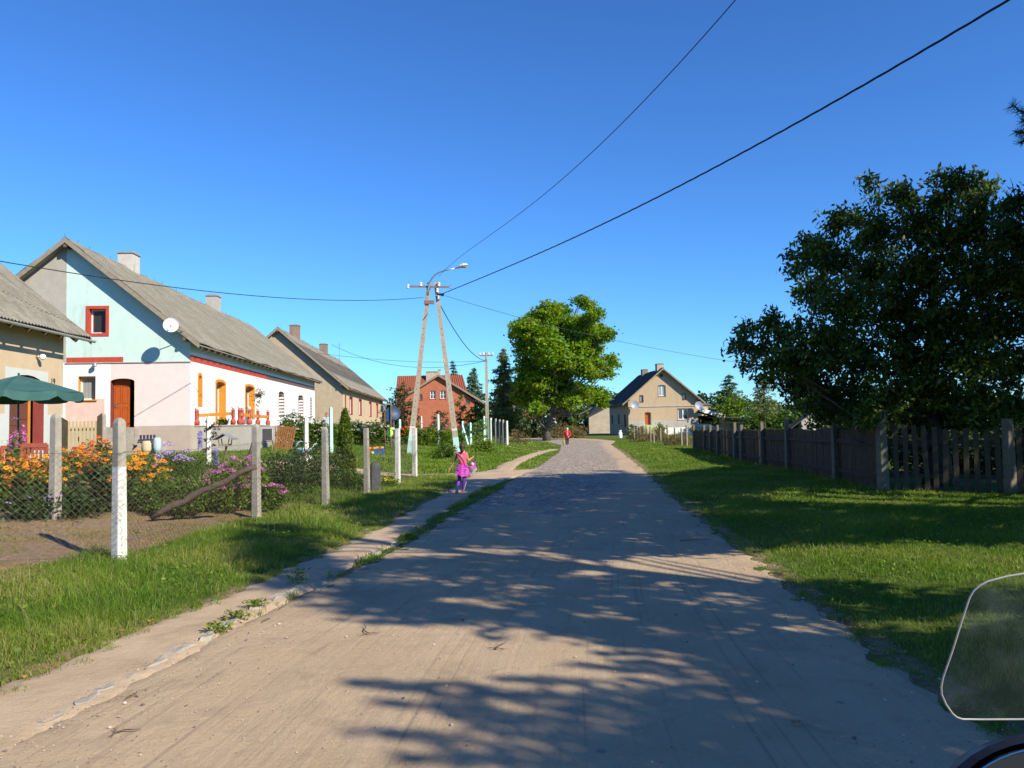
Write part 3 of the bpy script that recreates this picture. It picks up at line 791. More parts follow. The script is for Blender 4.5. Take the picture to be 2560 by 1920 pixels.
for i in range(9):
    pass
pr = [(.075 * math.cos(a), .075 * math.sin(a)) for a in np.linspace(math.pi, 2 * math.pi, 8)]
ycs = np.linspace(-.6, 14.7, 12); gz = 5.5 - B19 + ge + .02
for (a0, b0), (a1, b1) in zip(pr[:-1], pr[1:]):
    for dx, fl in ((0, 1), (.008, -1)):
        gt.poly([(.70 + a0 * (1 + dx), -.65, gz + b0), (.70 + a1 * (1 + dx), -.65, gz + b1), (.70 + a1 * (1 + dx), 14.75, gz + b1), (.70 + a0 * (1 + dx), 14.75, gz + b0)][::fl])
gt.poly([(.70 + a, 14.75, gz + b) for a, b in pr]); gt.build('gutter', M_zinc, rf19, False)
fc = bpy.data.curves.new('house_number', 'FONT'); fc.body = '19'; fc.size = .3; fc.extrude = .006; fc.align_x = 'CENTER'
fo = bpy.data.objects.new('lettering', fc); fm = bpy.data.meshes.new_from_object(fo); bpy.data.objects.remove(fo)
fo = bpy.data.objects.new('house_number', fm); COL.objects.link(fo); fm.materials.clear(); fm.materials.append(M_dark); fo.parent = h19
fo.matrix_local = Matrix(((0, 0, 1, .012), (1, 0, 0, 13.3), (0, 1, 0, 3.38 - B19), (0, 0, 0, 1)))
# ============================ third house down the street
B3 = .85
sp3 = [(1.4, 1.9), (4.4, 6.4), (11.5, 13.6), (20.8, 23.0), (28.4, 30.4)]
o3 = [(a, b, 3.2 - B3, 4.85 - B3, 0, .22, 2) for a, b in sp3]
def mf3(u, z): return 1 if z < 5.5 - B3 else 0
f3 = dict(zbr=[5.5 - B3], matf=mf3)
h3, w3, rf3, f3F, f3S = house_body('row_house', (-15.9, 75, B3), TH, 'long grey-beige house with red window reveals beyond the white house', -1, 11.8, 37, 5.95 - B3, 11.15 - B3,
    [M_greige, M_greige, M_darkred, M_cream], f3, dict(o=o3, matf=lambda u, z: 3), 0, .6, .5, seed=9)
for o_ in o3: window(h3, f3S, o_, M_frame, M_curtain, M_darkred, .1, None, (1, 0))
chimney(rf3, (-5.9, 7.2), .9, 1.0, 9.6, 11.5, M_oldbrick); chimney(rf3, (-5.9, 24), .9, 1.0, 9.4, 11.3, M_oldbrick)
an = MB(); an.tube([(-4.2, 25.5, 8.0), (-4.2, 25.5, 11.7)], .03, 6); an.bar((-4.5, 25.5, 11.4), (-3.9, 25.5, 11.4), .03, .03); an.bar((-4.2, 25.2, 11.55), (-4.2, 25.8, 11.2), .03, .03); an.build('roof_mast', M_metal, rf3)
# ============================ brick house
pb = P(1098, 1066, 108); BB = .8
bw = 12.6; hb = thing('brick_house', (pb.x, 108, BB), 'red brick house with tiled roof and two white cross windows in its gable', 'house', None, math.radians(2))
fb = lambda u, z, n: Vector((u, -n, z)); zt = lambda s: CAM_H + (1067.5 - s) / 2000 * 108 - BB
apex = zt(938); hwid = 4.8
ob = [(-1.15, -.4, zt(997), zt(976), .12, .2, 0), (.2, .98, zt(997), zt(976), .12, .2, 0), (-2.55, -2.2, zt(999), zt(985), 0, .2, 0), (3.6, 4.2, zt(1010), zt(1000), 0, .2, 0)]
mb = MB(); wall(mb, fb, -4.6, 4.75, -.5, [(-4.6, zt(986)), (0, apex), (4.75, zt(1002))], ob, (), (), lambda u, z: 0)
mb.poly([(4.75, 0, -.5), (4.75, 9, -.5), (4.75, 9, zt(1002)), (4.75, 0, zt(1002))]); mb.poly([(-4.6, 9, -.5), (-4.6, 0, -.5), (-4.6, 0, zt(986)), (-4.6, 9, zt(986))])
mb.poly([(-4.6, 9, -.5), (4.75, 9, -.5), (4.75, 9, zt(1002)), (0, 9, apex), (-4.6, 9, zt(986))][::-1])
wb = mb.build('wall', [M_brick], hb)
for o_ in ob[:2]: window(hb, fb, o_, M_frame, M_glass, None, .1, M_brick, (1, 1), .07)
for o_ in ob[2:]: window(hb, fb, o_, M_darkband, M_glass, None, .1, M_brick, (0, 0), .05)
rb_ = MB()
for s_, xe, ze_ in ((-1, -5.3, zt(984) - .55), (1, 6.3, zt(1009))):
    sl_ = (apex + .15 - ze_)
    a = Vector((0, -.5, apex + .15)); b = Vector((xe, -.5, ze_)); c = Vector((xe, 9.3, ze_)); d = Vector((0, 9.3, apex + .15)); dn = Vector((0, 0, -.3))
    rb_.poly([a, b, c, d][::-s_], 0); rb_.poly([a + dn, b + dn, c + dn, d + dn][::s_], 1); rb_.poly([a, b, b + dn, a + dn][::s_], 1); rb_.poly([b, c, c + dn, b + dn], 1)
rfb = rb_.build('roof', [M_tile, M_timber], hb)
# main wing roof behind the gable (ridge across)
mw = MB(); x0_, x1_ = P(995, 900, 112).x - pb.x, P(1158, 900, 112).x - pb.x; zr_ = zt(941) + .4; x2_ = P(1168, 960, 108).x - pb.x
mwv = []
nu = 60
def tilegrid(mb_, A, B, C, D, n, m):
    for i in range(n):
        for (p, q, r, t_, off) in ((i / n, (i + .5) / n, 0, 0, 0), ((i + .5) / n, (i + 1) / n, 0, 0, .07)):
            a = A.lerp(B, p); b = A.lerp(B, q); c = D.lerp(C, q); d = D.lerp(C, p)
            h0 = Vector((0, 0, .0)) ; h1_ = Vector((0, 0, .12))
            mb_.poly([a + (h1_ if off else h0), b + (h0 if off else h1_), c + (h0 if off else h1_), d + (h1_ if off else h0)], m)
tilegrid(mw, Vector((x0_, 1.0, zt(1000))), Vector((x2_, 1.0, zt(985))), Vector((x1_, 4.5, zr_)), Vector((x0_, 4.5, zr_)), 34, 0)
mw.poly([(x0_, 4.5, zr_), (x1_, 4.5, zr_), (x2_, 9, zt(985)), (x0_, 9, zt(1000))][::-1], 0)
mw.poly([(x0_ + .15, 1.2, zt(1000)), (x0_ + .15, 4.5, zr_ - .1), (x0_ + .15, 9, zt(1000)), (x0_ + .15, 9, -.5), (x0_ + .15, 1.2, -.5)], 1)
mw.poly([(x0_ + .15, 1.2, -.5), (x0_ + .15, 1.2, zt(1001)), (-4.6, 1.2, zt(1001)), (-4.6, 1.2, -.5)][::-1], 1)
mw.build('wing_roof', [M_tile, M_brick], hb)
bc = MB(); cx0 = P(1064, 900, 110).x - pb.x; cx1 = P(1094, 900, 110).x - pb.x
chimney(rfb, ((cx0 + cx1) / 2, 4.0), cx1 - cx0, .9, zt(965), zt(930) + .25, M_blockwall)
chimney(rfb, (P(1097, 900, 110).x - pb.x, 4.3), .35, .35, zt(960), zt(925) + .3, M_blockwall)
# ============================ tan house on the right
YT = 115; BT = .12
pt = P(1571.6, 1060, YT); wT = P(1748, 1060, YT).x - pt.x
zt2 = lambda s, sx=1660: CAM_H + ((1064 - (sx - 1280) * .0192) - s) / 2000 * YT - BT
sxT = lambda zx: (1440 + zx * .2351 - 1571.6) / 2000 * YT        # zoom x -> local x
zzT = lambda zy: zt2(880 + zy * .2351)
oT = [(sxT(888), sxT(963), zzT(468), zzT(352), .12, .2, 0), (sxT(688), sxT(722), zzT(525), zzT(458), 0, .2, 0), (sxT(1144), sxT(1178), zzT(508), zzT(450), 0, .2, 0),
      (sxT(1090), sxT(1205), zzT(722), zzT(606), 0, .2, 0), (sxT(735), sxT(803), zzT(772), zzT(635), .15, .4, 2)]
ledT = zzT(575)
eT = zzT(497)
def mfT(u, z):
    if z < zzT(805) and u > sxT(900): return 4
    if z < zzT(722): return 1
    return 0
fT = dict(o=oT, ubr=[sxT(900)], zbr=[zzT(722), ledT, zzT(805)], matf=mfT)
sT = dict(o=[(2.2, 3.3, 1.0, 2.9, 0, .2, 3), (7.3, 8.6, 1.4, 3.0, 0, .2, 3), (13.5, 14.9, 1.4, 3.0, 0, .2, 3)])
hT, wTm, rfT, fTF, fTS = house_body('farmhouse', (pt.x, YT, BT), math.radians(2.2), 'tan house with dark roof, orange door and two satellite dishes beyond the lawn', 1, wT, 17, eT, zzT(178),
    [M_tan, M_cement, mat('lime_green_wall', (.42, .47, .20), (.48, .52, .25), 4), M_dark, M_white], fT, sT, 0, .95, .8, [M_sheetdark, M_timber], seed=13, sag=.03)
for o_ in oT[:3]: window(hT, fTF, o_, M_frame if o_[1] - o_[0] > .8 * .9 else M_darkband, M_curtain, M_darkband, .06, M_darkred, (1 if o_[1] - o_[0] > 1 else 0, 0), .07)
window(hT, fTF, oT[3], M_frame, M_glass, M_darkred, .05, M_darkred, (1, 0), .12)
door(hT, fTF, oT[4], M_door, frame=M_frame)
for o_ in sT['o'][1:]: window(hT, fTS, o_, M_frame, M_glass, None, .1, M_white, (0, 0), .1)
door(hT, fTS, sT['o'][0], M_door2)
lt = MB(); lt.box((wT / 2, -.04, ledT), (wT + .06, .1, .16)); lt.build('ledge', M_cement, wTm)
chimney(rfT, (wT / 2, 1.6), 1.0, 1.3, zzT(200) - .6, zzT(132) + .15, M_blockwall)
chimney(rfT, (wT / 2, 12.5), .9, 1.2, zzT(200) - .6, zzT(132) + .1, M_oldbrick)
dish(hT, (sxT(615), -.9, zzT(562)), .62, (.1, -1, .2), (sxT(600), -.02, zzT(590)), mat('grey_blue_dish', (.25, .28, .32), (.3, .33, .37), 4, .4))
dish(hT, (sxT(1298), -.9, zzT(582)), .62, (.1, -1, .2), (sxT(1270), -.02, zzT(600)), mat('grey_blue_dish', (.25, .28, .32)))
ob_ = MB(); ob_.ball(fTF(sxT(925), zzT(248), 0), .26, 12, 0, (1, .2, 1)); ob_.build('round_vent', M_dark, wTm)
stT = MB(); stT.box((sxT(790), -1.3, .35), (sxT(900) - sxT(690), 2.6, zzT(772) + .3), 0); stT.build('steps', mat('lime_green_wall', (.42, .47, .20)), hT)
# lean-to shelter beside it
cpx = sxT(1315); cp = thing('carport', (pt.x + cpx, YT, BT), 'open lean-to shelter with white fascia and stacked firewood beside the tan house', 'shelter')
a_ = MB(); zl, zrr = zzT(618), zzT(700); wr = sxT(1570) - cpx
for nm, pts_, m in (('roof', [(0, -.3, zl), (wr, -.3, zrr), (wr, 5, zrr), (0, 5, zl)], M_sheetdark),):
    r_ = MB(); v = [Vector(p) for p in pts_]; dn = Vector((0, 0, -.12)); r_.poly(v[::1]); r_.poly([p + dn for p in v][::-1]); r_.build(nm, m, cp)
f_ = MB(); f_.bar((-.05, -.34, zl - .02), (wr + .1, -.34, zrr - .02), .06, .55, 0); f_.build('fascia', M_white, cp)
for x_ in (.1, wr - .2):
    q_ = MB(); q_.box((x_, -.2, (zrr - .4) / 2), (.16, .16, zrr + .1)); q_.build('post', M_beam, cp)
bk = MB(); bk.box((wr / 2, 4.8, 1.2), (wr, .1, 2.6)); bk.box((wr - .1, 3.2, 1.2), (.1, 3, 2.4)); bk.build('back_wall', M_beam, cp)
fw_ = MB()
for i in range(9):
    for j in range(7):
        fw_.tube([(wr * .35 + i * .24, 2.0, .15 + j * .24), (wr * .35 + i * .24 + .03, 3.0, .15 + j * .24)], .115, 7, (i * j) % 2)
tag(fw_.build('firewood_stack', [mat('cut_log_end', (.45, .3, .15), (.3, .19, .1), 20), M_beam], None, loc=(pt.x + cpx, YT, BT)), 'split logs stacked under the open lean-to beside the tan house', 'firewood')
# shed and outbuilding
sh = thing('garden_shed', P(1858, 1085, 108).xy.to_3d() + Vector((0, 0, .05)), 'low weathered shed with flat dark roof behind the plank fence', 'shed')
s_ = MB(); ww = 4.0
s_.box((0, 1.5, .9), (ww * 1.2, 3, 2.0)); s_.build('wall', M_timber, sh)
s_ = MB(); s_.bar((-4.2, -.5, 2.25), (4.2, -.5, 1.85), 4.5, .12); s_.build('roof', M_sheetdark, sh)
s_ = MB(); s_.box((-1.2, -.06, .9), (.9, .06, 1.7)); s_.build('door', M_beam, sh)
s_ = MB(); s_.bar((-2.3, -.12, 1.55), (2.2, -.12, 1.35), .08, .25); s_.build('lintel', M_cement, sh)
sh2 = thing('garden_shed', P(2030, 1090, 60).xy.to_3d(), 'small gabled timber shed behind the plank fence, partly under the dark walnut tree', 'shed')
s_ = MB(); wall(s_, lambda u, z, n: Vector((u, -n, z)), -.75, .95, -.1, [(-.75, 1.7), (.2, 2.3), (.95, 1.55)]); s_.poly([(-.75, 0, 0), (-.75, 3, 0), (-.75, 3, 1.7), (-.75, 0, 1.7)]); s_.poly([(.95, 0, 0), (.95, 3, 0), (.95, 3, 1.55), (.95, 0, 1.55)][::-1]); s_.build('wall', mat('silver_grey_plank', (.34, .32, .28), (.42, .40, .36), 3, .9, bscale=30), sh2)
s_ = MB(); s_.bar((-1.6, -.1, 1.1), (.2, -.1, 2.36), .2, .06); s_.poly([(-1.7, -.15, 1.1), (.2, -.15, 2.38), (.2, 3, 2.38), (-1.7, 3, 1.1)][::-1]); s_.poly([(.2, -.15, 2.38), (1.05, -.15, 1.55), (1.05, 3, 1.55), (.2, 3, 2.38)][::-1]); s_.build('roof', M_sheetdark, sh2)
ou = thing('outbuilding', P(1473, 1082, 145).xy.to_3d(), 'small sand-coloured outbuilding with sloping dark roof left of the tan house', 'outbuilding')
z_ = lambda s: CAM_H + (1060 - s) / 2000 * 145
s_ = MB(); xa, xb = 0, (1512 - 1473) / 2000 * 145
wall(s_, lambda u, z, n: Vector((u, -n, z)), xa, xb + 1.5, -.3, [(xa, z_(1040)), (xb + 1.5, z_(1010))]); s_.poly([(xa, 0, -.3), (xa, 10, -.3), (xa, 10, z_(1040)), (xa, 0, z_(1040))]); s_.build('wall', M_blockwall, ou)
s_ = MB(); v = [Vector((xa - .5, -.35, z_(1042))), Vector((xb + 1.7, -.35, z_(1008))), Vector((xb + 1.7, 12, z_(1008) + 1.5)), Vector((xa - .5, 12, z_(1042)))]
s_.poly(v); s_.poly([p + Vector((0, 0, -.2)) for p in v][::-1]); s_.poly([v[0], v[1], v[1] + Vector((0, 0, -.2)), v[0] + Vector((0, 0, -.2))][::-1]); s_.poly([v[0], v[3], v[3] + Vector((0, 0, -.2)), v[0] + Vector((0, 0, -.2))]); s_.build('roof', M_sheetdark, ou)
# far houses seen between trunk and bushes
def far_house(sx0, sx1, sbase, seave, sridge, y, m_wall, m_roof, label, gable=False):
    p0 = P(sx0, sbase, y); p1 = P(sx1, sbase, y); w = p1.x - p0.x; zz = lambda s: P(sx0, s, y).z
    t_ = thing('village_house', (p0.x, y, 0), label, 'house')
    b = MB(); b.box((w / 2, 4, zz(seave) / 2 - .3), (w, 8, zz(seave) + .6)); b.build('wall', m_wall, t_)
    r_ = MB(); e = .4; ze_, zr__ = zz(seave), zz(sridge)
    if gable:
        for s_ in (-1, 1): r_.poly([(w / 2, -e, zr__), (w / 2 + s_ * (w / 2 + e), -e, ze_ - .1), (w / 2 + s_ * (w / 2 + e), 8 + e, ze_ - .1), (w / 2, 8 + e, zr__)][::s_])
        r_.poly([(0, -.01, ze_), (w, -.01, ze_), (w / 2, -.01, zr__ - .1)])
    else:
        for s_ in (-1, 1): r_.poly([(-e, 4, zr__), (w + e, 4, zr__), (w + e, 4 + s_ * (4 + e), ze_), (-e, 4 + s_ * (4 + e), ze_)][::s_])
        for x_ in (0, w): r_.poly([(x_, 0, ze_), (x_, 8, ze_), (x_, 4, zr__)])
    r_.build('roof', m_roof, t_)
    for k in range(2):
        q = MB(); q.box((w * (.3 + .4 * k), -.02, zz(seave) * .55), (w * .12, .06, 1.1)); q.build('window', M_glass, t_)
far_house(1312, 1352, 1075, 1045, 1024, 165, M_pale, M_tile, 'distant pale house with orange tiled roof left of the big maple trunk')
far_house(1386, 1396, 1070, 1050, 1022, 190, M_white, M_tile, 'distant white house with steep red gable roof just right of the maple trunk', True)
far_house(1755, 1778, 1050, 1012, 1008, 190, M_cream, M_sheet, 'distant block with flat roof and chimneys between tan house and spruce')
# ============================ fences
M_postdark = mat('shade_darkened_concrete', (.13, .115, .08), (.19, .17, .125), 7, .92, bump=.7, bscale=60, spots=(.10, .10, .06))  # darker copy of the post concrete, deep shade put into its colour
M_whitewash = mat('flaking_whitewash', (.66, .65, .61), (.48, .46, .41), 9, .9, bump=.8, bscale=50, spots=(.30, .27, .22), contrast=(.38, .7))
M_mintwash = mat('flaking_mint_paint', (.36, .62, .55), (.48, .72, .66), 14, .85, bump=.5, bscale=50, spots=(.42, .42, .36))
M_wire = mat('rusty_grey_wire', (.085, .07, .055), (.13, .105, .08), 8, .7, .3, bump=0)
M_greenwire = mat('green_plastic_wire', (.02, .12, .075), (.03, .16, .10), 8, .5, bump=0)
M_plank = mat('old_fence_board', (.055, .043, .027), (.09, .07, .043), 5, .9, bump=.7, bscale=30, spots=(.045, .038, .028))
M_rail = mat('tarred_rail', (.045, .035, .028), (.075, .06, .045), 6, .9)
M_wood_orange = mat('orange_stained_wood', (.36, .16, .05), (.24, .10, .035), 6, .7, bscale=20)
M_wood_red = mat('red_stained_wood', (.38, .09, .05), (.30, .07, .04), 6, .6, bscale=20)

def post(name, p, h, w, m, parent=None, rnd=True, rot=.5, upper=None, usplit=.5, label=None, taper=.82, lean=(0, 0)):
    b = MB(); p = Vector(p); zs = [-.25, 0, h * usplit, h - (w * .5 if rnd else 0)]
    if rnd: zs += [h - w * .3, h - w * .12, h]
    q = Matrix.Rotation(rot, 3, 'Z'); rows = []
    for i, z in enumerate(zs):
        k = w / 2 * (1 - (1 - taper) * max(z, 0) / h)
        if rnd and z > h - w * .5 + 1e-6: k *= {4: .88, 5: .66, 6: .25}.get(i, 1)
        c = k * .84
        ring_ = [(-k, -c), (-c, -k), (c, -k), (k, -c), (k, c), (c, k), (-c, k), (-k, c)]
        rows.append([q @ Vector((x, y, z)) + Vector((lean[0] * z, lean[1] * z, 0)) for x, y in ring_])
    for i, (a, c) in enumerate(zip(rows[:-1], rows[1:])):
        mi = 1 if (upper is not None and i >= 2) else 0
        for k in range(8): b.poly([a[k], a[(k + 1) % 8], c[(k + 1) % 8], c[k]], mi)
    b.poly(rows[-1], 1 if upper is not None else 0)
    o = b.build(name, [m] + ([upper] if upper else []), parent, False, p)
    if label: o['label'] = label
    return o
def diamond_mesh(name, A, B, h, m, parent, pitch=.06, r=.0016, zoff=.05, sagk=0, square=False, htop=None):
    """chain link: two families of crossing wires between A and B (ground points)"""
    A = Vector(A); B = Vector(B); L = (B.xy - A.xy).length; U = (B - A) / L
    segs = []
    if square:
        for i in range(int(L / pitch) + 1): segs.append((i * pitch, 0, i * pitch, h))
        for j in range(int(h / pitch) + 1): segs.append((0, j * pitch, L, j * pitch))
    else:
        s = pitch * math.sqrt(2)
        n = int((L + h) / s) + 1
        for i in range(n):
            u0_ = -h + i * s
            a0 = max(u0_, 0); a1 = min(u0_ + h, L)
            if a1 > a0:
                segs.append((a0, a0 - u0_, a1, a1 - u0_)); segs.append((a0, h - (a0 - u0_), a1, h - (a1 - u0_)))
    out = []
    nrm = Vector((-U.y, U.x, 0)).normalized()
    for u1_, v1_, u2_, v2_ in segs:
        nn = 3; pts = []
        for k in range(nn + 1):
            t_ = k / nn; u = u1_ + (u2_ - u1_) * t_; v = v1_ + (v2_ - v1_) * t_
            sag = sagk * math.sin(math.pi * u / L) * (v / h)
            pts.append(A + U * u + Vector((0, 0, v * (1 - .02 * math.sin(u * 7)) + zoff - sag)) + nrm * (.02 * math.sin(u * 4 + v * 3)))
        for p, q in zip(pts[:-1], pts[1:]):
            d = (q - p)
            if d.length < 1e-4: continue
            d.normalize(); e = d.cross(nrm).normalized() * r; f = nrm * r
            c1 = [e, -e * .5 + f * .87, -e * .5 - f * .87]
            for k in range(3): out.append([p + c1[k], p + c1[(k + 1) % 3], q + c1[(k + 1) % 3], q + c1[k]])
    V = np.array([[tuple(x) for x in f] for f in out])
    return np_mesh(name, V, 4, m, parent)

def gp(x, y): return Vector((x, y, hz(x, y)))
# front wire fence along the verge
wf = thing('wire_fence', gp(-5.1, 10.4), 'chain link wire fence on concrete posts along the grass verge left of the footpath', 'fence')
def local(root, p): return Vector(p) - root.location
FP = [((-8.3, 8.9), 1.75, .18, None, None), ((-5.1, 10.4), 1.86, .145, M_whitewash, 'nearest post, whitewashed below and bare grey concrete on top'),
      ((-4.9, 15.3), 1.78, .14, None, 'grey post beside the pink phlox'), ((-4.17, 17.8), 1.72, .14, None, 'post in bluish shade with wire rings'),
      ((-3.84, 21.0), 1.68, .14, None, None), ((-3.5, 24.2), 1.66, .15, M_whitewash, 'slim whitewashed post'), ((-3.4, 27.6), 1.66, .155, M_whitewash, 'last slim whitewashed post at the fence corner')]
for i, ((x, y), h, w_, ww, lb_) in enumerate(FP):
    p = gp(x, y)
    post('post', local(wf, p), h, w_, ww or M_conc, wf, i < 4, -.46 if i < 2 else -.22, (M_conc if i == 1 else None), .66, lb_, lean=(.012 if i in (5, 6) else -.005, 0))
for i in range(6):
    a, b = gp(*FP[i][0]), gp(*FP[i + 1][0])
    off = Vector((.07, -.07, 0))
    diamond_mesh('wire_mesh', local(wf, a + off), local(wf, b + off), [1.38, 1.35, 1.25, 1.2, 1.2, 1.2][i], M_wire, wf, [.06, .065, .065, .065, .06, .06][i], [.0016, .0013, .0013, .0012, .0012, .0012][i], .06, .05 if i in (1, 2) else .01, square=i >= 4)
    for hh in ((1.42, .75) if i in (1, 2) else (1.4, .1)):
        t_ = MB(); pts = [local(wf, a.lerp(b, k / 8) + off) + Vector((0, 0, hh - .04 * math.sin(math.pi * k / 8))) for k in range(9)]; t_.tube(pts, .0028, 5); t_.build('tension_wire', M_wire, wf)
# second wire fence between the garden plots
w2 = thing('wire_fence', gp(-8.6, 15.2), 'older wire fence between the flower beds with white and mint painted posts behind', 'fence')
def bypix(sx, yt, yb, H): d = 2000 * H / (yb - yt); q = P(sx, yb, d); return q
W2 = [(137, 1036, 1296, 1.75, .155, M_conc, None), (257, 1033, 1165, 1.75, .17, M_conc, None)]
pts2 = []
for sx, yt, yb, H, w_, m_, lb_ in W2:
    q = bypix(sx, yt, yb, H); pts2.append(q); post('post', local(w2, q), H, w_, m_, w2, True, -.25)
wm = diamond_mesh('wire_mesh', local(w2, pts2[0] + Vector((-3.2, -.6, 0))), local(w2, pts2[0]), 1.25, M_wire, w2, .06, .0014, .05)
diamond_mesh('wire_mesh', local(w2, pts2[0]), local(w2, gp(-4.95, 15.45)), 1.2, M_wire, w2, .065, .0014, .05, .1)
solo = [(521.5, 1041, 1178, 1.75, .15, M_whitewash, 'white painted concrete post wrapped in dark climbing leaves near the bird feeder'),
        (766, 1044, 1166, 1.75, .15, M_whitewash, 'white painted concrete post in front of the light blue pram'),
        (828, 1018, 1122, 1.9, .15, M_mintwash, 'mint painted garden post left of the tall thuja'),
        (719, 1030, 1100, 1.8, .13, M_mintwash, 'thin mint painted post by the terrace end, behind the broken gate'),
        (1000, 1048, 1117, 1.8, .16, M_mintwash, 'mint painted post just right of the slim white fence post'),
        (1054, 1040, 1095, 1.7, .13, M_whitewash, 'white painted garden post between the two legs of the lamp pole, left one'),
        (1096, 1036, 1101, 1.8, .17, M_mintwash, 'mint painted garden post between the two legs of the lamp pole, right one')]
for sx, yt, yb, H, w_, m_, lb_ in solo:
    o = post('garden_post', bypix(sx, yt, yb, H), H, w_, m_, None, True, .6); tag(o, lb_, 'post', 'painted posts in the gardens')
# green mesh fence farther on
gf = thing('green_mesh_fence', P(1157, 1108, 58), 'green mesh fence on mint and white posts behind the girl', 'fence')
GPX = [(1157, 1061, 1106, M_mintwash), (1177, 1057, 1110, M_mintwash), (1211, 1057, 1094, M_mintwash), (1228, 1053, 1098, M_whitewash), (1240, 1056, 1100, M_conc), (1250, 1056, 1102, M_conc), (1258.5, 1056, 1103, M_conc), (1268, 1055, 1106, M_whitewash)]
gq = []
for i, (sx, yt, yb, m_) in enumerate(GPX):
    H = 1.6; q = P(sx, yb, 58 - .2 * i + (0 if i < 3 else 1)); gq.append(q); post('post', local(gf, q), 1.55, .15, m_, gf, i < 3, .5, None)
for a, b in zip(gq[:-1], gq[1:]):
    if (b - a).length > .2: diamond_mesh('wire_mesh', local(gf, a), local(gf, b), 1.4, M_greenwire, gf, .05, .006, .05, 0, True)
st_ = MB(); st_.bar(local(gf, gq[0]) + Vector((0, -.1, 1.2)), local(gf, gq[0]) + Vector((.45, -1.0, -.2)), .11, .11); st_.build('brace', M_mintwash, gf)

# right hand plank fence
RFENCE = [(12.4, 56.5), (11.6, 51), (11.3, 47), (10.8, 43.5), (10.3, 40), (9.55, 34.2), (9.35, 32.5), (9.15, 29.2), (9.25, 26.8), (8.75, 21.6), (8.5, 18.3)]
pf = thing('plank_fence', gp(9.15, 29.2), 'tall closed fence of old grey boards with dark rails running along the right lawn', 'fence')
PH = lambda y: float(np.interp(y, [18, 22, 34, 52], [1.42, 1.38, 1.3, 1.2]))
for i, (x, y) in enumerate(RFENCE[1:]):
    if i in (5,): pass
    H = {4: 1.62, 6: 1.6, 7: 1.74, 8: 1.68, 9: 1.85}.get(i, 1.5)
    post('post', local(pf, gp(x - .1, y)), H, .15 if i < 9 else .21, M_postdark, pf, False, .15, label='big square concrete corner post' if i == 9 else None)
for (x0, y0), (x1, y1) in zip(RFENCE[1:-1], RFENCE[2:]):
    a, b = gp(x0, y0), gp(x1, y1); L = (b - a).length; n = int(L / .098); bd = MB(); d = (b - a).normalized(); nr = Vector((d.y, -d.x, 0))
    ang = math.atan2(d.y, d.x)
    for k in range(n):
        c = a.lerp(b, (k + .5) / n); hh = PH(c.y) + R.uniform(-.03, .03) + .03 * math.sin(c.y * 2)
        if R.random() < .012: continue
        q = Matrix.Rotation(ang + R.uniform(-.03, .03), 3, 'Z') @ Matrix.Rotation(R.uniform(-.012, .012), 3, 'Y')
        bd.box(local(pf, c) + Vector((0, 0, hh / 2)) + nr * R.uniform(-.008, .008), (.097, .02, hh), 0, q)
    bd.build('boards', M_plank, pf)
    for hh in (.22, .78):
        r_ = MB(); off = nr * -.045 if nr.x > 0 else nr * .045
        mid = a.lerp(b, .5) + Vector((0, 0, -.03))
        r_.bar(local(pf, a) + off + Vector((0, 0, PH(a.y) * hh)), local(pf, mid) + off + Vector((0, 0, PH(mid.y) * hh)), .045, .1); r_.bar(local(pf, mid) + off + Vector((0, 0, PH(mid.y) * hh)), local(pf, b) + off + Vector((0, 0, PH(b.y) * hh)), .045, .1)
        r_.build('rail', M_rail, pf)
pk = thing('picket_fence', gp(8.5, 18.3), 'open fence of thick upright pickets in deep shade under the walnut tree', 'fence')
NF = [(8.5, 18.3), (10.55, 17.1), (14.5, 15.2), (18, 13.5)]
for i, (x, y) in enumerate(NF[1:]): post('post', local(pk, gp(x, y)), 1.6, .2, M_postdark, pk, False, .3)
for (x0, y0), (x1, y1) in zip(NF[:-1], NF[1:]):
    a, b = gp(x0, y0), gp(x1, y1); L = (b - a).length; n = int(L / .185); bd = MB(); d = (b - a).normalized(); ang = math.atan2(d.y, d.x); nr = Vector((-d.y, d.x, 0))
    for k in range(1, n):
        c = a.lerp(b, k / n); hh = 1.42 + R.uniform(-.07, .06) + .06 * math.sin(c.x * 1.7)
        q = Matrix.Rotation(ang, 3, 'Z') @ Matrix.Rotation(R.uniform(-.03, .03), 3, 'Y')
        bd.box(local(pk, c) + Vector((0, 0, hh / 2)), (.105, .035, hh), 0, q)
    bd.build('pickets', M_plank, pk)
    for hh in (.35, 1.1):
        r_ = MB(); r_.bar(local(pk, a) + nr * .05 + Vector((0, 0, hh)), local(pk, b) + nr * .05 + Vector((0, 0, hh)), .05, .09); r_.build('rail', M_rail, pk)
# sparse stakes towards the tan house
skf = thing('stake_fence', gp(12.0, 60), 'row of thin weathered stakes in tall dry grass before the tan house', 'fence')
for i in range(14):
    y = 57.5 + 36 * (i / 13) ** 1.25; x = np.interp(y, [56, 68, 95], [12.5, 12.0, 13.6])
    post('stake', local(skf, gp(x, y)), R.uniform(1.25, 1.55), .12, M_timber, skf, False, R.random(), lean=(R.uniform(-.03, .03), 0))
# grey stump pillar beside the wire fence
pl = post('stone_pillar', gp(-3.72, 21.6) , .78, .27, mat('dark_weathered_stone', (.05, .055, .06), (.08, .085, .09), 8, .9), None, True, .3, taper=.9); tag(pl, 'short dark stone pillar standing beside the fence post', 'pillar')

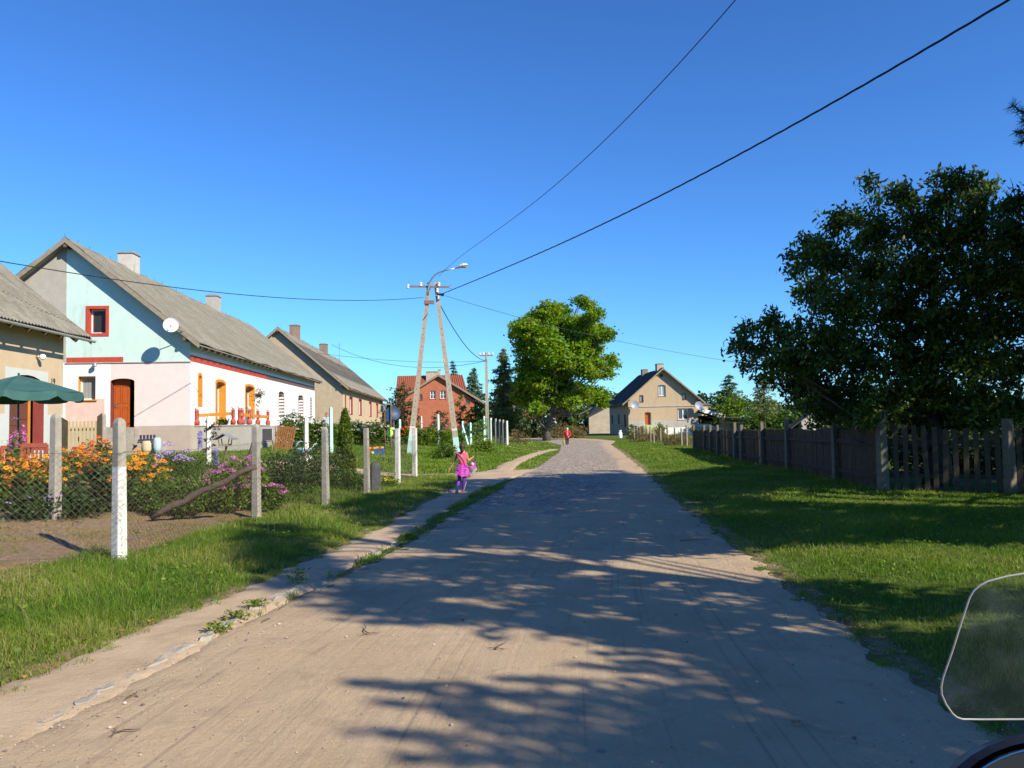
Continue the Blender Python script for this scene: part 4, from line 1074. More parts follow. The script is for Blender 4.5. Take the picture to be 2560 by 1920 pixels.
# ============================ poles, lamp and cables
M_polec = mat('pole_concrete', (.33, .29, .22), (.40, .36, .28), 5, .92, bump=.5, bscale=40, spots=(.2, .17, .12))
M_porc = mat('white_porcelain', (.75, .75, .73), None, 4, .2, bump=0)
M_rustarm = mat('rusty_angle_iron', (.22, .13, .11), (.28, .18, .16), 6, .8, .3)
YP = 43.4
lp0, lp1 = P(1023, 1146, YP), P(1073, 707, YP - .1); rp0, rp1 = P(1146, 1152, YP), P(1089, 706, YP - .1)
pole = thing('lamp_pole', ((lp0.x + rp0.x) / 2, YP, hz((lp0.x + rp0.x) / 2, YP)), 'concrete A-frame power pole with a curved street lamp between garden and road', 'power pole')
for a, b, nm in ((lp0, lp1, 0), (rp0, rp1, 1)):
    a = a.copy(); dd = (b - a).normalized(); a0 = a - dd * .4
    m_ = MB(); n = 14
    rot = Matrix((dd.cross(Vector((0, 1, 0))).normalized(), Vector((0, 1, 0)), dd)).transposed()
    def sec(t_, o0, o1):
        c = a0.lerp(b, t_); k = .15 - .055 * t_
        return [local(pole, c + rot @ Vector((x * k, y * k * .8, 0))) for x, y in ((-1, -1), (1, -1), (1, 1), (-1, 1))]
    L0 = sec(0, 0, 0); L1 = sec(1, 0, 0)
    for k in range(4): m_.poly([L0[k], L0[(k + 1) % 4], L1[(k + 1) % 4], L1[k]])
    m_.poly(L1)
    for i in range(26):                                     # cast-in holes
        c = a0.lerp(b, .12 + .033 * i); k = .15 - .055 * (.12 + .033 * i)
        if i % 3 != 2: m_.box(local(pole, c + Vector((0, -k * .8 - .002, 0))), (.03, .006, .07), 1)
    m_.build('leg', [M_polec, M_beam], pole)
    if nm == 0: rngs = [(.0, .165, M_mintwash), (.165, .215, M_whitewash)]
    else: rngs = [(.0, .165, M_mintwash), (.2, .212, M_whitewash)]
    for t0, t1, mm in rngs:
        s_ = MB(); q0 = a0.lerp(b, t0); q1 = a0.lerp(b, t1); rows = []
        for t_ in (t0, t1):
            c = a0.lerp(b, t_); k = .153 - .055 * t_; rows.append([local(pole, c + rot @ Vector((x * k, y * k * .83, 0))) for x, y in ((-1, -1), (1, -1), (1, 1), (-1, 1))])
        for k in range(4): s_.poly([rows[0][k], rows[0][(k + 1) % 4], rows[1][(k + 1) % 4], rows[1][k]])
        s_.build('painted_band', mm, pole)
def lp_(sx, sy, dy=0): return local(pole, P(sx, sy, YP + dy))
c_ = MB(); c_.bar(lp_(1024, 716, -.25), lp_(1122, 717.5, -.25), .07, .1); 
for sx, s_ in ((1024, -1), (1122, 1)):
    c_.tube([lp_(sx, 716, -.25), lp_(sx + s_ * 2, 713, -.25), lp_(sx + s_ * 7, 713, -.25)], .02, 6); c_.tube([lp_(sx, 718, -.25), lp_(sx + s_ * 2, 720.5, -.25), lp_(sx + s_ * 7, 720.5, -.25)], .02, 6)
c_.build('cross_arm', M_rustarm, pole)
c_ = MB(); c_.bar(lp_(1060, 755, -.2), lp_(1086, 756, -.2), .1, .2); c_.build('spacer', M_rustarm, pole)
for sx, sy in ((1020, 716), (1052, 711), (1097, 711), (1093, 726), (1096.5, 744)):
    i_ = MB(); c = lp_(sx, sy, -.25); i_.lathe([(.03, -.11), (.075, -.1), (.08, -.03), (.055, -.01), (.055, .02), (.08, .04), (.075, .1), (.03, .12)], c, 12); i_.build('insulator', M_porc, pole)
arm = MB(); ap = [lp_(1069, 739, -.35), lp_(1071, 722, -.35), lp_(1074, 706, -.4), lp_(1079, 697, -.45), lp_(1087, 688, -.5), lp_(1098, 681, -.55), lp_(1114, 675.5, -.6), lp_(1138, 671, -.7)]
arm.tube(ap, [.06, .06, .045, .042, .04, .04, .038, .035], 10); arm.build('lamp_arm', M_metal, pole, True)
hd = MB(); A_ = lp_(1137, 671.5, -.7); Bh = lp_(1170, 662, -.85); dv = (Bh - A_).normalized(); up = Vector((0, 0, 1)); sd_ = dv.cross(up).normalized(); up2 = sd_.cross(dv)
prof = [(0, .05), (.08, .07), (.2, .12), (.45, .19), (.7, .2), (.9, .15), (1, .03)]; rows = []
Lh = (Bh - A_).length
for t_, r_ in prof:
    rows.append([A_ + dv * (t_ * Lh) + sd_ * (math.cos(a) * r_) + up2 * (math.sin(a) * r_ * (.75 if math.sin(a) > 0 else .28)) for a in np.linspace(0, 2 * math.pi, 17)[:-1]])
for a, b in zip(rows[:-1], rows[1:]):
    for k in range(16):
        hd.poly([a[k], a[(k + 1) % 16], b[(k + 1) % 16], b[k]], 0)
hd.poly(rows[0][::-1]); hd.poly(rows[-1]); hdo = hd.build('lamp_head', [mat('pale_lamp_shell', (.6, .62, .64), None, 4, .35, bump=0)], pole, True)
gl = MB(); gl.ball(A_ + dv * Lh * .66 - up2 * .04, .14, 12, 0, (1.4, 1, .5)); gl.build('lens', glass_mat('lamp_lens', (.3, .3, .28)), hdo)
cl = MB(); cl.tube([lp_(1092, 735, -.3), lp_(1100, 736, -.3), lp_(1109, 737, -.35)], [.05, .06, .09], 8); cl.build('cable_clamp', M_dark, pole)
pt_ = MB(); pt_.box(lp_(1109, 902, -.22), (.11, .02, .13)); pt_.box(lp_(1109, 902, -.235), (.02, .012, .07), 1); pt_.build('warning_plate', [mat('yellow_plate', (.75, .6, .08), None, 4, .5), M_dark], pole)
def ladder_pole(sx, ytop, sbase, y, label, arm_px=None, lamp=None, w=.3):
    b0 = P(sx, sbase, y); t0 = P(sx, ytop, y); o = thing('power_pole' if not lamp else 'street_lamp', b0, label, 'power pole' if not lamp else 'street lamp')
    m_ = MB(); H = (t0 - b0).z
    for s_ in (-1, 1): m_.bar((s_ * w * .38, 0, -.3), (s_ * w * .2, 0, H), w * .22, w * .5)
    for i in range(12): m_.box((0, 0, H * (.03 + .075 * i)), (w * .7, w * .3, .12))
    m_.box((0, 0, H * .96), (w * .5, w * .5, H * .08)); m_.build('pole', M_polec, o)
    if arm_px:
        wa = arm_px / 2000 * y; a_ = MB(); a_.bar((-wa / 2, 0, H - .3), (wa / 2, 0, H - .3), .09, .09); a_.build('cross_arm', M_rustarm, o)
        for k in (-.48, -.2, .2, .48):
            i_ = MB(); i_.lathe([(.03, 0), (.1, .03), (.11, .12), (.07, .16), (.09, .25), (.03, .3)], (wa * k, 0, H - .26), 8); i_.build('insulator', M_porc, o)
    if lamp:
        l_ = MB(); e = P(lamp[0], lamp[1], y) - b0
        l_.tube([(0, -.1, H * .9), (.15, -.1, H * .95), (e.x * .4, -.1, e.z * .985), (e.x * .8, -.1, e.z)], .06, 6); l_.build('lamp_arm', M_metal, o)
        l_ = MB(); l_.ball((e.x * .95, -.1, e.z), .22, 10, 0, (1.6, .8, .5)); l_.build('lamp_head', M_lightgrey, o, True)
    return o
ladder_pole(1219, 881, 1100, 77, 'second concrete power pole with cross arm left of the tall larch', 33, None, .27)
ladder_pole(1261.5, 940, 1085, 113, 'street lamp on a slim concrete pole in front of the larch', None, (1293, 933), .34)
ladder_pole(1285.5, 1000, 1062, 175, 'farthest thin pole half hidden by the maple crown', None, None, .3)

M_cable = mat('black_cable', (.015, .016, .02), None, 5, .6, bump=0)
M_cableblue = mat('thin_dark_cable', (.035, .04, .05), None, 5, .6, bump=0)
def cable(name, pix, A, B, r, label, m=M_cable, twist=False):
    pts = []
    for sx, sy in pix:
        d = ray(sx, sy); k = d.x / d.y
        # (ax + t dx) = k (ay + t dy)
        dx, dy = B[0] - A[0], B[1] - A[1]; t_ = (k * A[1] - A[0]) / (dx - k * dy); y = A[1] + t_ * dy
        pts.append(P(sx, sy, y))
    yy_ = np.array([p.y for p in pts]); zz_ = np.array([p.z for p in pts]); Lp = (yy_ - yy_[0]) / (yy_[-1] - yy_[0])
    cf_ = np.polyfit(Lp, zz_, min(3, len(pts) - 2)); out = []
    dx, dy = B[0] - A[0], B[1] - A[1]
    for q in np.linspace(0, 1, 50)[:-1]:
        y = yy_[0] + q * (yy_[-1] - yy_[0]); out.append(Vector((A[0] + (y - A[1]) / dy * dx, y, float(np.polyval(cf_, q)))))
    y = yy_[-1]; out.append(Vector((A[0] + (y - A[1]) / dy * dx, y, float(np.polyval(cf_, 1))))); b = MB()
    if twist:
        fine = []
        for a, c in zip(out[:-1], out[1:]):
            n = max(1, int((c - a).length / .12))
            for j in range(n): fine.append(a.lerp(c, j / n))
        for ph in (0, 2.1, 4.2):
            s_ = 0; pp = []
            for i, p in enumerate(fine):
                an = i * .5 + ph; pp.append(p + Vector((math.cos(an), 0, math.sin(an))) * r * .5)
            b.tube(pp, r * .52, 5)
    else: b.tube(out, r, 6)
    return tag(b.build(name, m, None), label, 'cable')
px_, py_ = lp1.x + .3, YP
cable('power_cable', [(1108, 733), (1250, 678), (1505, 559), (1737, 436), (2019, 303), (2315, 127), (2545, -12), (2900, -240)], (rp1.x + .3, YP), (8.4, 12.8), .024, 'thick twisted black power cable rising to the upper right', M_cable, True)
cable('power_cable', [(1097, 690), (1146, 648), (1377, 463), (1620, 257), (1840, 0), (1990, -190)], (rp1.x, YP), (3.5, 12.2), .009, 'thin wire climbing steeply above the thick black cable', M_cableblue)
cable('power_cable', [(-200, 618), (0, 653), (300, 696), (463, 726), (694, 744), (903, 750), (1058, 744)], (lp1.x, YP), (-15.5, 24), .016, 'black cable from the lamp pole across to the left houses')
cable('power_cable', [(1093, 750), (1110, 778), (1133, 821), (1173, 875), (1205, 899), (1217, 902)], (rp1.x, YP), (-2.6, 77), .028, 'sagging cable from the lamp pole down to the second pole')
cable('power_cable', [(1112, 738), (1200, 767), (1296, 794), (1420, 822), (1528, 850), (1680, 879), (1838, 905), (2000, 928)], (rp1.x, YP), (22, 60), .012, 'thin cable passing behind the maple crown towards the walnut', M_cableblue)
cable('power_cable', [(829, 862), (880, 883), (960, 909), (1050, 919), (1130, 915), (1217, 902)], (P(829, 862, 99).x, 99), (-2.6, 77), .022, 'lower wire from the grey house mast to the second pole', M_cableblue)
cable('power_cable', [(700, 870), (829, 887), (960, 900), (1080, 905), (1217, 902)], (P(700, 870, 88).x, 88), (-2.6, 77), .018, 'upper nearly level wire between grey house and second pole', M_cableblue)

# ============================ garden furniture and small objects
pu = P(44, 1150, 19); pu.z = hz(pu.x, 19)
um = thing('parasol', pu, 'faded green garden parasol open in front of the cream house', 'parasol')
zc = lambda s: CAM_H + (1087 - s) / 2000 * 19 - pu.z
M_canopy = mat('faded_teal_canvas', (.03, .09, .085), (.042, .12, .11), 3, .85, bump=.15)
cv = MB(); nseg = 8; PR = 1.36; zt_, ze__, zv = zc(938), zc(981), zc(1003)
def rimpt(a, r, z): return Vector((math.cos(a) * r, math.sin(a) * r, z))
offa = .35
for i in range(nseg):
    a0 = offa + 2 * math.pi * i / nseg; a1 = offa + 2 * math.pi * (i + 1) / nseg
    steps = 5
    for j in range(steps):
        t0, t1 = j / steps, (j + 1) / steps
        def pp(t_, s_):
            a = a0 + (a1 - a0) * s_; r = PR * t_ * (1 - .05 * math.sin(math.pi * s_)); zd = zt_ + (ze__ - zt_) * t_ ** 1.15 - .05 * math.sin(math.pi * s_) * math.sin(math.pi * t_ * .9)
            return rimpt(a, max(r, .02), zd)
        for k in range(4):
            cv.poly([pp(t0, k / 4), pp(t1, k / 4), pp(t1, (k + 1) / 4), pp(t0, (k + 1) / 4)])
    for k in range(6):
        s0, s1 = k / 6, (k + 1) / 6
        r = lambda s_: PR * (1 - .05 * math.sin(math.pi * s_)); zz = lambda s_: ze__ - .03 * math.sin(math.pi * s_)
        vd = lambda s_: (ze__ - zv) * (.55 + .45 * min(1, 5 * min(s_, 1 - s_) + .1))
        A0, A1 = a0 + (a1 - a0) * s0, a0 + (a1 - a0) * s1
        cv.poly([rimpt(A0, r(s0), zz(s0)), rimpt(A1, r(s1), zz(s1)), rimpt(A1, r(s1) + .03, zz(s1) - vd(s1)), rimpt(A0, r(s0) + .03, zz(s0) - vd(s0))])
cn = cv.build('canopy', M_canopy, um)
so_ = cn.modifiers.new('thickness', 'SOLIDIFY'); so_.thickness = .006
pm = MB(); pm.tube([(0, 0, 0), (0, 0, zt_ + .06)], .024, 10); pm.build('pole', mat('dark_green_tube', (.03, .07, .08), None, 5, .4), um)
for i in range(nseg):
    a = offa + 2 * math.pi * i / nseg; rb2 = MB(); rb2.tube([rimpt(a, .03, zt_ - .03), rimpt(a, PR * .97, ze__ - .015)], .008, 4); rb2.build('rib', M_dark, um)
bs = MB(); bs.lathe([(.25, 0), (.25, .06), (.06, .1), (.04, .3)], (0, 0, 0), 16); bs.build('base', M_conc, um)
def slat_chair(loc, rz, label, m=M_wood_red, tilt=0):
    o = thing('garden_chair', loc, label, 'garden chair', 'red slatted garden chairs', rz)
    if tilt: o.rotation_euler = (tilt, 0, rz)
    b = MB()
    for i in range(6): b.box((-.2 + i * .08, -.22 + .02, .78), (.045, .02, .6))
    b.build('backrest_slats', m, o)
    b = MB(); b.box((0, -.21, 1.1), (.5, .035, .09)); b.box((0, -.21, .5), (.5, .035, .06))
    for s_ in (-1, 1): b.box((s_ * .25, -.21, .78), (.045, .04, .66))
    b.build('backrest_frame', m, o)
    b = MB()
    for i in range(6): b.box((0, -.18 + i * .08, .45), (.5, .06, .025))
    b.build('seat', m, o)
    for sx in (-1, 1):
        for sy in (-1, 1):
            l_ = MB(); l_.bar((sx * .25, sy * .21, 0), (sx * .25, sy * .19, .45), .045, .045); l_.build('leg', m, o)
        l_ = MB(); l_.bar((sx * .27, -.2, .68), (sx * .27, .25, .68), .05, .03); l_.bar((sx * .27, .22, .45), (sx * .27, .22, .68), .04, .04); l_.build('armrest', m, o)
    return o
c1 = P(97, 1150, 17.3); slat_chair((c1.x, 17.3, hz(c1.x, 17.3) + .05), math.radians(8), 'upright red slatted garden chair beside the parasol pole')
c2 = P(12, 1150, 17.6); slat_chair((c2.x, 17.6, hz(c2.x, 17.6)), math.radians(70), 'red garden chair at the left edge under the parasol, seen from the side')
gt_ = P(182, 1140, 19); o = thing('folding_table', (gt_.x, 19, hz(gt_.x, 19)), 'red wooden folding table tipped on its side by the garden gate', 'table')
b = MB(); b.bar((-.2, 0, .1), (.12, .05, 1.0), .5, .05, 0, Vector((1, 0, 0))); b.build('table_top', M_wood_red, o); b = MB(); b.bar((-.35, .3, .25), (.35, .25, .27), .05, .05); b.bar((-.1, .2, 0), (.15, .2, .9), .05, .04); b.build('leg', M_wood_red, o)
# little slatted gate between two posts
gg = P(207, 1165, 24); gate = thing('garden_gate', (gg.x, 24, hz(gg.x, 24)), 'small pale slatted garden gate between the concrete posts before the pink wall', 'gate')
zg = lambda s: CAM_H + (1084.6 - s) / 2000 * 24 - gate.location.z
xg = lambda s: (s - 207) / 2000 * 24
b = MB()
for i in range(8):
    x = xg(172 + i * 9.5); b.box((x, 0, (zg(1053) + .12) / 2), (.065, .02, zg(1053) - .12))
b.build('slats', mat('pale_new_wood', (.42, .34, .19), (.50, .41, .24), 5, .8), gate)
for zz in (zg(1074), .35):
    b = MB(); b.box((xg(205), .03, zz), (.95, .03, .07)); b.build('rail', M_plank, gate)
b = MB(); b.bar((xg(192), .035, zg(1093)), (xg(225), .035, .35), .03, .07); b.build('brace', M_plank, gate)
for s0, s1, yt0, yt1 in ((154, 169, 1042, 1052), (243, 254, 1042, 1034)):
    b = MB(); x0, x1 = xg(s0), xg(s1); b.poly([(x0, -.03, 0), (x1, -.03, 0), (x1, -.03, zg(yt1)), (x0, -.03, zg(yt0))]); b.poly([(x0, 0, 0), (x1, 0, 0), (x1, 0, zg(yt1)), (x0, 0, zg(yt0))][::-1]); b.build('side_board', M_plank, gate)
# bird feeder on a crooked stick
fx = P(563, 1110, 19); bf = thing('bird_feeder', (fx.x, 19, hz(fx.x, 19)), 'small wooden bird feeder with gabled roof on a crooked stick', 'bird feeder')
zf = lambda s: CAM_H + (1077.8 - s) / 2000 * 19 - bf.location.z
b = MB(); b.tube([(-.1, 0, -.1), (-.07, 0, .3), (0, .02, zf(1130)), (.03, 0, zf(1114))], [.035, .032, .028, .025], 8); b.build('stick', M_beam, bf)
b = MB(); b.box((0, 0, zf(1114)), (.24, .24, .02)); b.box((0, -.115, zf(1112)), (.24, .015, .04)); b.box((0, .115, zf(1112)), (.24, .015, .04)); b.build('tray', M_timber, bf)
for sx in (-1, 1):
    for sy in (-1, 1): b = MB(); b.bar((sx * .1, sy * .1, zf(1114)), (sx * .13, sy * .1, zf(1096)), .018, .018); b.build('pillar', M_beam, bf)
b = MB()
for s_ in (-1, 1): b.bar((-s_ * .005, 0, zf(1084)), (s_ * .25, 0, zf(1098)), .34, .022)
b.build('roof', mat('grey_felt_roof', (.18, .18, .19), (.28, .28, .29), 9, .8), bf)
# leaning log, mossy
lg = MB(); a = GT(395, 1300); a.y -= .25; c = P(642, 1176, a.y + .35)
pts = [a.lerp(c, i / 10) + Vector((R.uniform(-.02, .02), 0, R.uniform(-.02, .03) + .08)) for i in range(11)]
lg.tube(pts, [.058 + R.uniform(-.01, .01) for _ in pts], 9); tag(lg.build('leaning_log', mat('old_bark', (.075, .055, .04), (.12, .09, .065), 9, .95, bump=.9, bscale=25), None, True), 'old brown log leaning across the flower bed behind the wire', 'log')
tw = MB(); a = P(612, 1170, 18.5); tw.tube([a, P(621, 1140, 18.5), P(632, 1101, 18.4)], [.014, .016, .018], 6); tag(tw.build('garden_stake', M_beam), 'thin dark stick standing aslant left of the grey post', 'stick')
# broken slatted gate leaning
bgp = P(705, 1122, 36.5); bg_ = thing('slatted_panel', (bgp.x, 36.5, hz(bgp.x, 36.5)), 'broken orange-brown slatted gate panel leaning against the terrace end', 'gate panel', None, 0)
bg_.rotation_euler = (math.radians(-12), math.radians(7), math.radians(-12))
b = MB()
for i in range(9): b.box((-.42 + i * .105, 0, .58 + .02 * (i % 3)), (.062, .025, 1.12))
b.build('slats', M_wood_orange, bg_)
b = MB(); b.bar((-.46, .03, .95), (.46, .03, .9), .03, .06); b.bar((-.46, .03, .25), (.46, .03, .2), .03, .06); b.bar((-.44, .045, .22), (.44, .045, .88), .03, .06); b.build('battens', M_beam, bg_)
# black folding chair on the terrace path
ch = P(668, 1112, 35.5); bc_ = thing('folding_chair', (ch.x, 35.5, hz(ch.x, 35.5)), 'black fabric folding chair with thin metal legs beside the terrace wall', 'chair', None, .3)
b = MB(); b.bar((0, .1, .5), (0, .22, 1.0), .42, .03, 0, Vector((0, 1, 0))); b.build('backrest', M_dark, bc_); b = MB(); b.box((0, -.1, .46), (.42, .42, .03)); b.build('seat', M_dark, bc_)
for s_ in (-1, 1):
    b = MB(); b.tube([(s_ * .22, -.3, 0), (s_ * .22, .1, .5), (s_ * .22, .24, 1.05)], .014, 6); b.build('leg', M_metal, bc_); b = MB(); b.tube([(s_ * .22, .3, 0), (s_ * .22, -.28, .46)], .014, 6); b.build('leg', M_metal, bc_)
# light blue doll pram
dp_ = P(762, 1116, 30); pr_ = thing('doll_pram', (dp_.x, 30, hz(dp_.x, 30)), 'light blue toy pram on the grass behind the white post', 'toy pram', None, .4)
M_lblue = mat('light_blue_cloth', (.30, .52, .66), (.42, .62, .74), 7, .8)
b = MB(); pr2 = []
for i in range(7):
    a = math.radians(-10 + i * 20); pr2.append([Vector((-.14 + math.cos(a) * -.19 + .0, y, .42 + math.sin(a) * .28)) for y in (-.16, -.08, .0, .08, .16)])
for a_, b_ in zip(pr2[:-1], pr2[1:]):
    for k in range(4): b.poly([a_[k], a_[k + 1], b_[k + 1], b_[k]])
ho = b.build('hood', M_lblue, pr_, True); ho.modifiers.new('t', 'SOLIDIFY').thickness = .015
b = MB(); b.lathe([(.12, -.1), (.18, -.02), (.2, .1)], (0, 0, .36), 14, 0, Matrix.Diagonal(Vector((1.35, .8, 1)))); b.build('basket', M_lblue, pr_, True)
for sx in (-1, 1):
    for sy in (-1, 1): b = MB(); b.lathe([(.075, -.012), (.08, 0), (.075, .012)], (sx * .17, sy * .15, .08), 12, 0, Matrix.Rotation(math.pi / 2, 3, 'X')); b.build('wheel', M_white, pr_)
b = MB(); b.tube([(.17, .13, .4), (.42, .13, .62), (.42, -.13, .62), (.17, -.13, .4)], .012, 6); b.tube([(-.17, -.14, .08), (.15, -.14, .3)], .01, 5); b.tube([(.17, -.14, .08), (-.15, -.14, .3)], .01, 5); b.build('handle', M_lightgrey, pr_)
# multi-coloured toy bench
tb_ = P(941, 1119, 38); tt = thing('toy_bench', (tb_.x, 38, hz(tb_.x, 38)), 'plastic toy bench in yellow, red and blue on the garden lawn', 'toy bench')
cs = [mat('toy_yellow', (.85, .5, .02), None, 3, .4, bump=0), mat('toy_red', (.65, .05, .03), None, 3, .4, bump=0), mat('toy_blue', (.03, .10, .5), None, 3, .4, bump=0), mat('toy_green', (.25, .6, .3), None, 3, .4, bump=0)]
b = MB()
for i in range(6): b.box((-.28 + i * .112, 0, .36 + .02 * (i % 2)), (.1, .26, .08), [0, 1, 0, 0, 1, 0][i])
b.build('seat', cs, tt)
for x, c in ((-.28, 1), (.0, 2), (.3, 2)): b = MB(); b.box((x, 0, .16), (.09, .24, .32)); b.build('leg', cs[c], tt)
b = MB(); b.box((.15, 0, .27), (.24, .2, .06)); b.build('brace', cs[2], tt); b = MB(); b.ball((-.17, -.1, .12), .09, 10); b.build('ball', cs[3], tt, True)
# swing frame of rough poles
sw = P(970, 1108, 47); sf = thing('swing_frame', (sw.x, 47, hz(sw.x, 47)), 'rough wooden pole frame with a roofed top left of the lamp pole', 'wooden frame')
zs_ = lambda s: CAM_H + (1070 - s) / 2000 * 47 - sf.location.z; xs_ = lambda s: (s - 970) / 2000 * 47
for sx, yt in ((961.5, 1010), (977, 1010)):
    b = MB(); b.tube([(xs_(sx), 0, -.2), (xs_(sx) + .02, 0, zs_(yt))], .055, 7); b.build('post', M_beam, sf)
b = MB(); b.bar((xs_(955), 0, zs_(1010)), (xs_(979), 0, zs_(1011)), .6, .08); b.box((xs_(960), -.1, zs_(1020)), (.25, .3, .3)); b.build('top', M_timber, sf)
b = MB(); b.tube([(xs_(963), -.2, zs_(1068)), (xs_(984), -.5, zs_(1088))], .05, 6); b.build('brace', M_plank, sf)
b = MB(); b.box((xs_(971), .05, zs_(1032)), (.22, .03, 1.0)); b.build('blue_cloth', mat('deep_blue_cloth', (.03, .09, .22), None, 4, .8), sf)
sdp = P(984, 1110, 50); sdo = thing('satellite_dish', (sdp.x, 50, hz(sdp.x, 50)), 'large dark blue satellite dish on a stand behind the wooden frame', 'satellite dish')
dd_ = dish(sdo, (0, 0, P(984, 1034, 50).z - sdo.location.z), .42, (.7, -1, .3), (0, .3, .6), mat('dark_blue_dish', (.03, .06, .12), (.05, .08, .14), 4, .5)); dd_.name = 'reflector'
b = MB(); b.tube([(0, .25, -.2), (0, .2, 1.6)], .03, 6); b.build('stand', M_metal, sdo)
lc = P(974, 1095, 45); b = MB()
b.ball((0, 0, 0), .26, 10, 0, (.8, .35, .9)); b.ball((.14, 0, .24), .12, 8, 0, (1.4, .4, .7)); tag(b.build('lime_cloth', mat('lime_cloth', (.45, .75, .12), (.55, .8, .2), 4, .8), None, True, (lc.x, 45, P(974, 1083, 45).z)), 'lime green cloth hanging from the brace of the wooden frame', 'cloth')
# hanging basket
hb_ = P(647, 985, 39.5); hk = thing('hanging_basket', hb_, 'hanging basket of pink flowers above the terrace railing', 'flower basket')
b = MB(); b.lathe([(.02, -.16), (.12, -.1), (.16, 0)], (0, 0, 0), 12); b.build('bowl', M_beam, hk)
b = MB(); b.tube([(0, 0, .75), (.05, 0, .4), (.15, 0, 0)], .006, 4); b.tube([(0, 0, .75), (-.05, 0, .4), (-.15, 0, 0)], .006, 4); b.tube([(0, 0, .75), (-.25, .3, .78)], .012, 5); b.build('hanger', M_dark, hk)
# wire plant stand on terrace
ps = P(615, 1060, 38.6); po = thing('plant_stand', (ps.x, 38.6, 2.0), 'blue wire stand with white tub on the terrace behind the orange rail', 'plant stand')
b = MB()
for x in (-.3, 0, .3): b.tube([(x, 0, 0), (x, 0, .72)], .009, 5)
b.tube([(-.3, 0, .7), (-.15, 0, .78), (0, 0, .8), (.15, 0, .78), (.3, 0, .7)], .009, 5); b.tube([(-.3, 0, .35), (.3, 0, .35)], .009, 5); b.build('frame', mat('navy_wire', (.03, .05, .14), None, 4, .4), po)
b = MB(); b.lathe([(.14, 0), (.17, .3)], (.05, .1, .02), 14); b.build('tub', M_white, po)
# tall blue pot and cream pot by the plinth
for sx, y, h_, r_, m_, lb_ in ((393, 34.5, .72, .17, mat('pale_blue_glaze', (.34, .46, .52), (.42, .54, .6), 5, .4), 'tall pale blue pot standing before the grey plinth'), (366, 34.2, .6, .2, M_cream, 'cream round-shouldered pot left of the pale blue pot')):
    q = P(sx, 1130, y); b = MB(); b.lathe([(r_ * .6, 0), (r_, h_ * .4), (r_ * .95, h_ * .8), (r_ * .7, h_)], (0, 0, 0), 16); tag(b.build('garden_pot', m_, None, True, (q.x, y, hz(q.x, y))), lb_, 'pot', 'pots by the plinth')
for k in range(5):
    q = P(352 + k * 8.5, 1088, 34.9); blb = ['leftmost small navy boot on the masonry block', 'navy boot second from the left on the masonry block', 'middle navy boot of five on the masonry block', 'navy boot second from the right on the masonry block', 'rightmost small navy boot on the masonry block'][k]; b = MB(); b.lathe([(.05, 0), (.05, .05), (.045, .1), (.05, .26)], (0, 0, 0), 10); b.box((0, -.08, .035), (.09, .18, .07)); tag(b.build('rubber_boot', mat('navy_rubber', (.03, .035, .09), None, 4, .4), None, False, (q.x, 34.9, 1.34)), blb, 'boot', 'row of small boots by the door')
b = MB(); q = P(378, 1100, 34.95); b.box((0, 0, .0), (1.1, .45, 1.15)); tag(b.build('stone_step', M_plinth, None, False, (q.x, 35.05, .75)), 'low masonry block carrying the row of boots', 'step')
# white churn by the gate of the tan house
q = P(1550.5, 1093, 95); b = MB(); b.lathe([(.22, 0), (.24, .05), (.24, .65), (.14, .78), (.14, .86), (.2, .9), (.2, .95)], (0, 0, 0), 16); tag(b.build('milk_churn', M_white, None, True, (q.x, 95, hz(q.x, 95))), 'white milk churn standing at the end of the lawn by the tan house', 'milk churn')
# dark green car behind the board fence
cy = 100; cr = P(1768, 1080, cy); car = thing('parked_car', (cr.x, cy, .05), 'dark teal hatchback parked behind the board fence by the tan house', 'car')
M_car = mat('teal_car_paint', (.02, .06, .065), None, 4, .2, .5, bump=0)
prof = [(-1.95, .35), (-2.0, .75), (-1.95, .95), (-1.6, 1.36), (-1.2, 1.42), (-.2, 1.42), (.2, 1.38), (.95, .98), (1.8, .86), (2.0, .7), (2.02, .35)]
b = MB(); n = len(prof)
def cw(z): return .82 if z < 1.0 else .82 - .17 * (z - 1.0) / .42
L_ = [Vector((x, -cw(z), z)) for x, z in prof]; R_ = [Vector((x, cw(z), z)) for x, z in prof]
b.poly(L_); b.poly(R_[::-1])
for i in range(n): j = (i + 1) % n; b.poly([L_[i], R_[i], R_[j], L_[j]])
b.build('body', M_car, car)
for pts_ in ([(-1.55, 1.02), (-1.35, 1.32), (-.55, 1.34), (-.55, 1.0)], [(-.48, 1.0), (-.48, 1.34), (.1, 1.33), (.75, 1.0)]):
    b = MB()
    for s_ in (-1, 1): b.poly([Vector((x, s_ * (cw(z) + .006), z)) for x, z in pts_][::-s_])
    b.build('side_window', M_glass, car)
for x in (-1.3, 1.25):
    for s_ in (-1, 1):
        b = MB(); q_ = Matrix.Rotation(math.pi / 2, 3, 'X'); b.lathe([(.31, -.1), (.32, 0), (.31, .1)], (x, s_ * .76, .3), 18, 0, q_); w_ = b.build('wheel', M_dark, car)
        b = MB(); b.lathe([(.19, -.11), (.19, .11)], (x, s_ * .76, .3), 14, 0, q_); b.build('rim', M_metal, w_)
for s_ in (-1, 1): b = MB(); b.box((-1.93, s_ * .7, .86), (.16, .2, .18)); b.build('tail_light', mat('red_lens', (.6, .02, .01), None, 3, .3, bump=0), car)

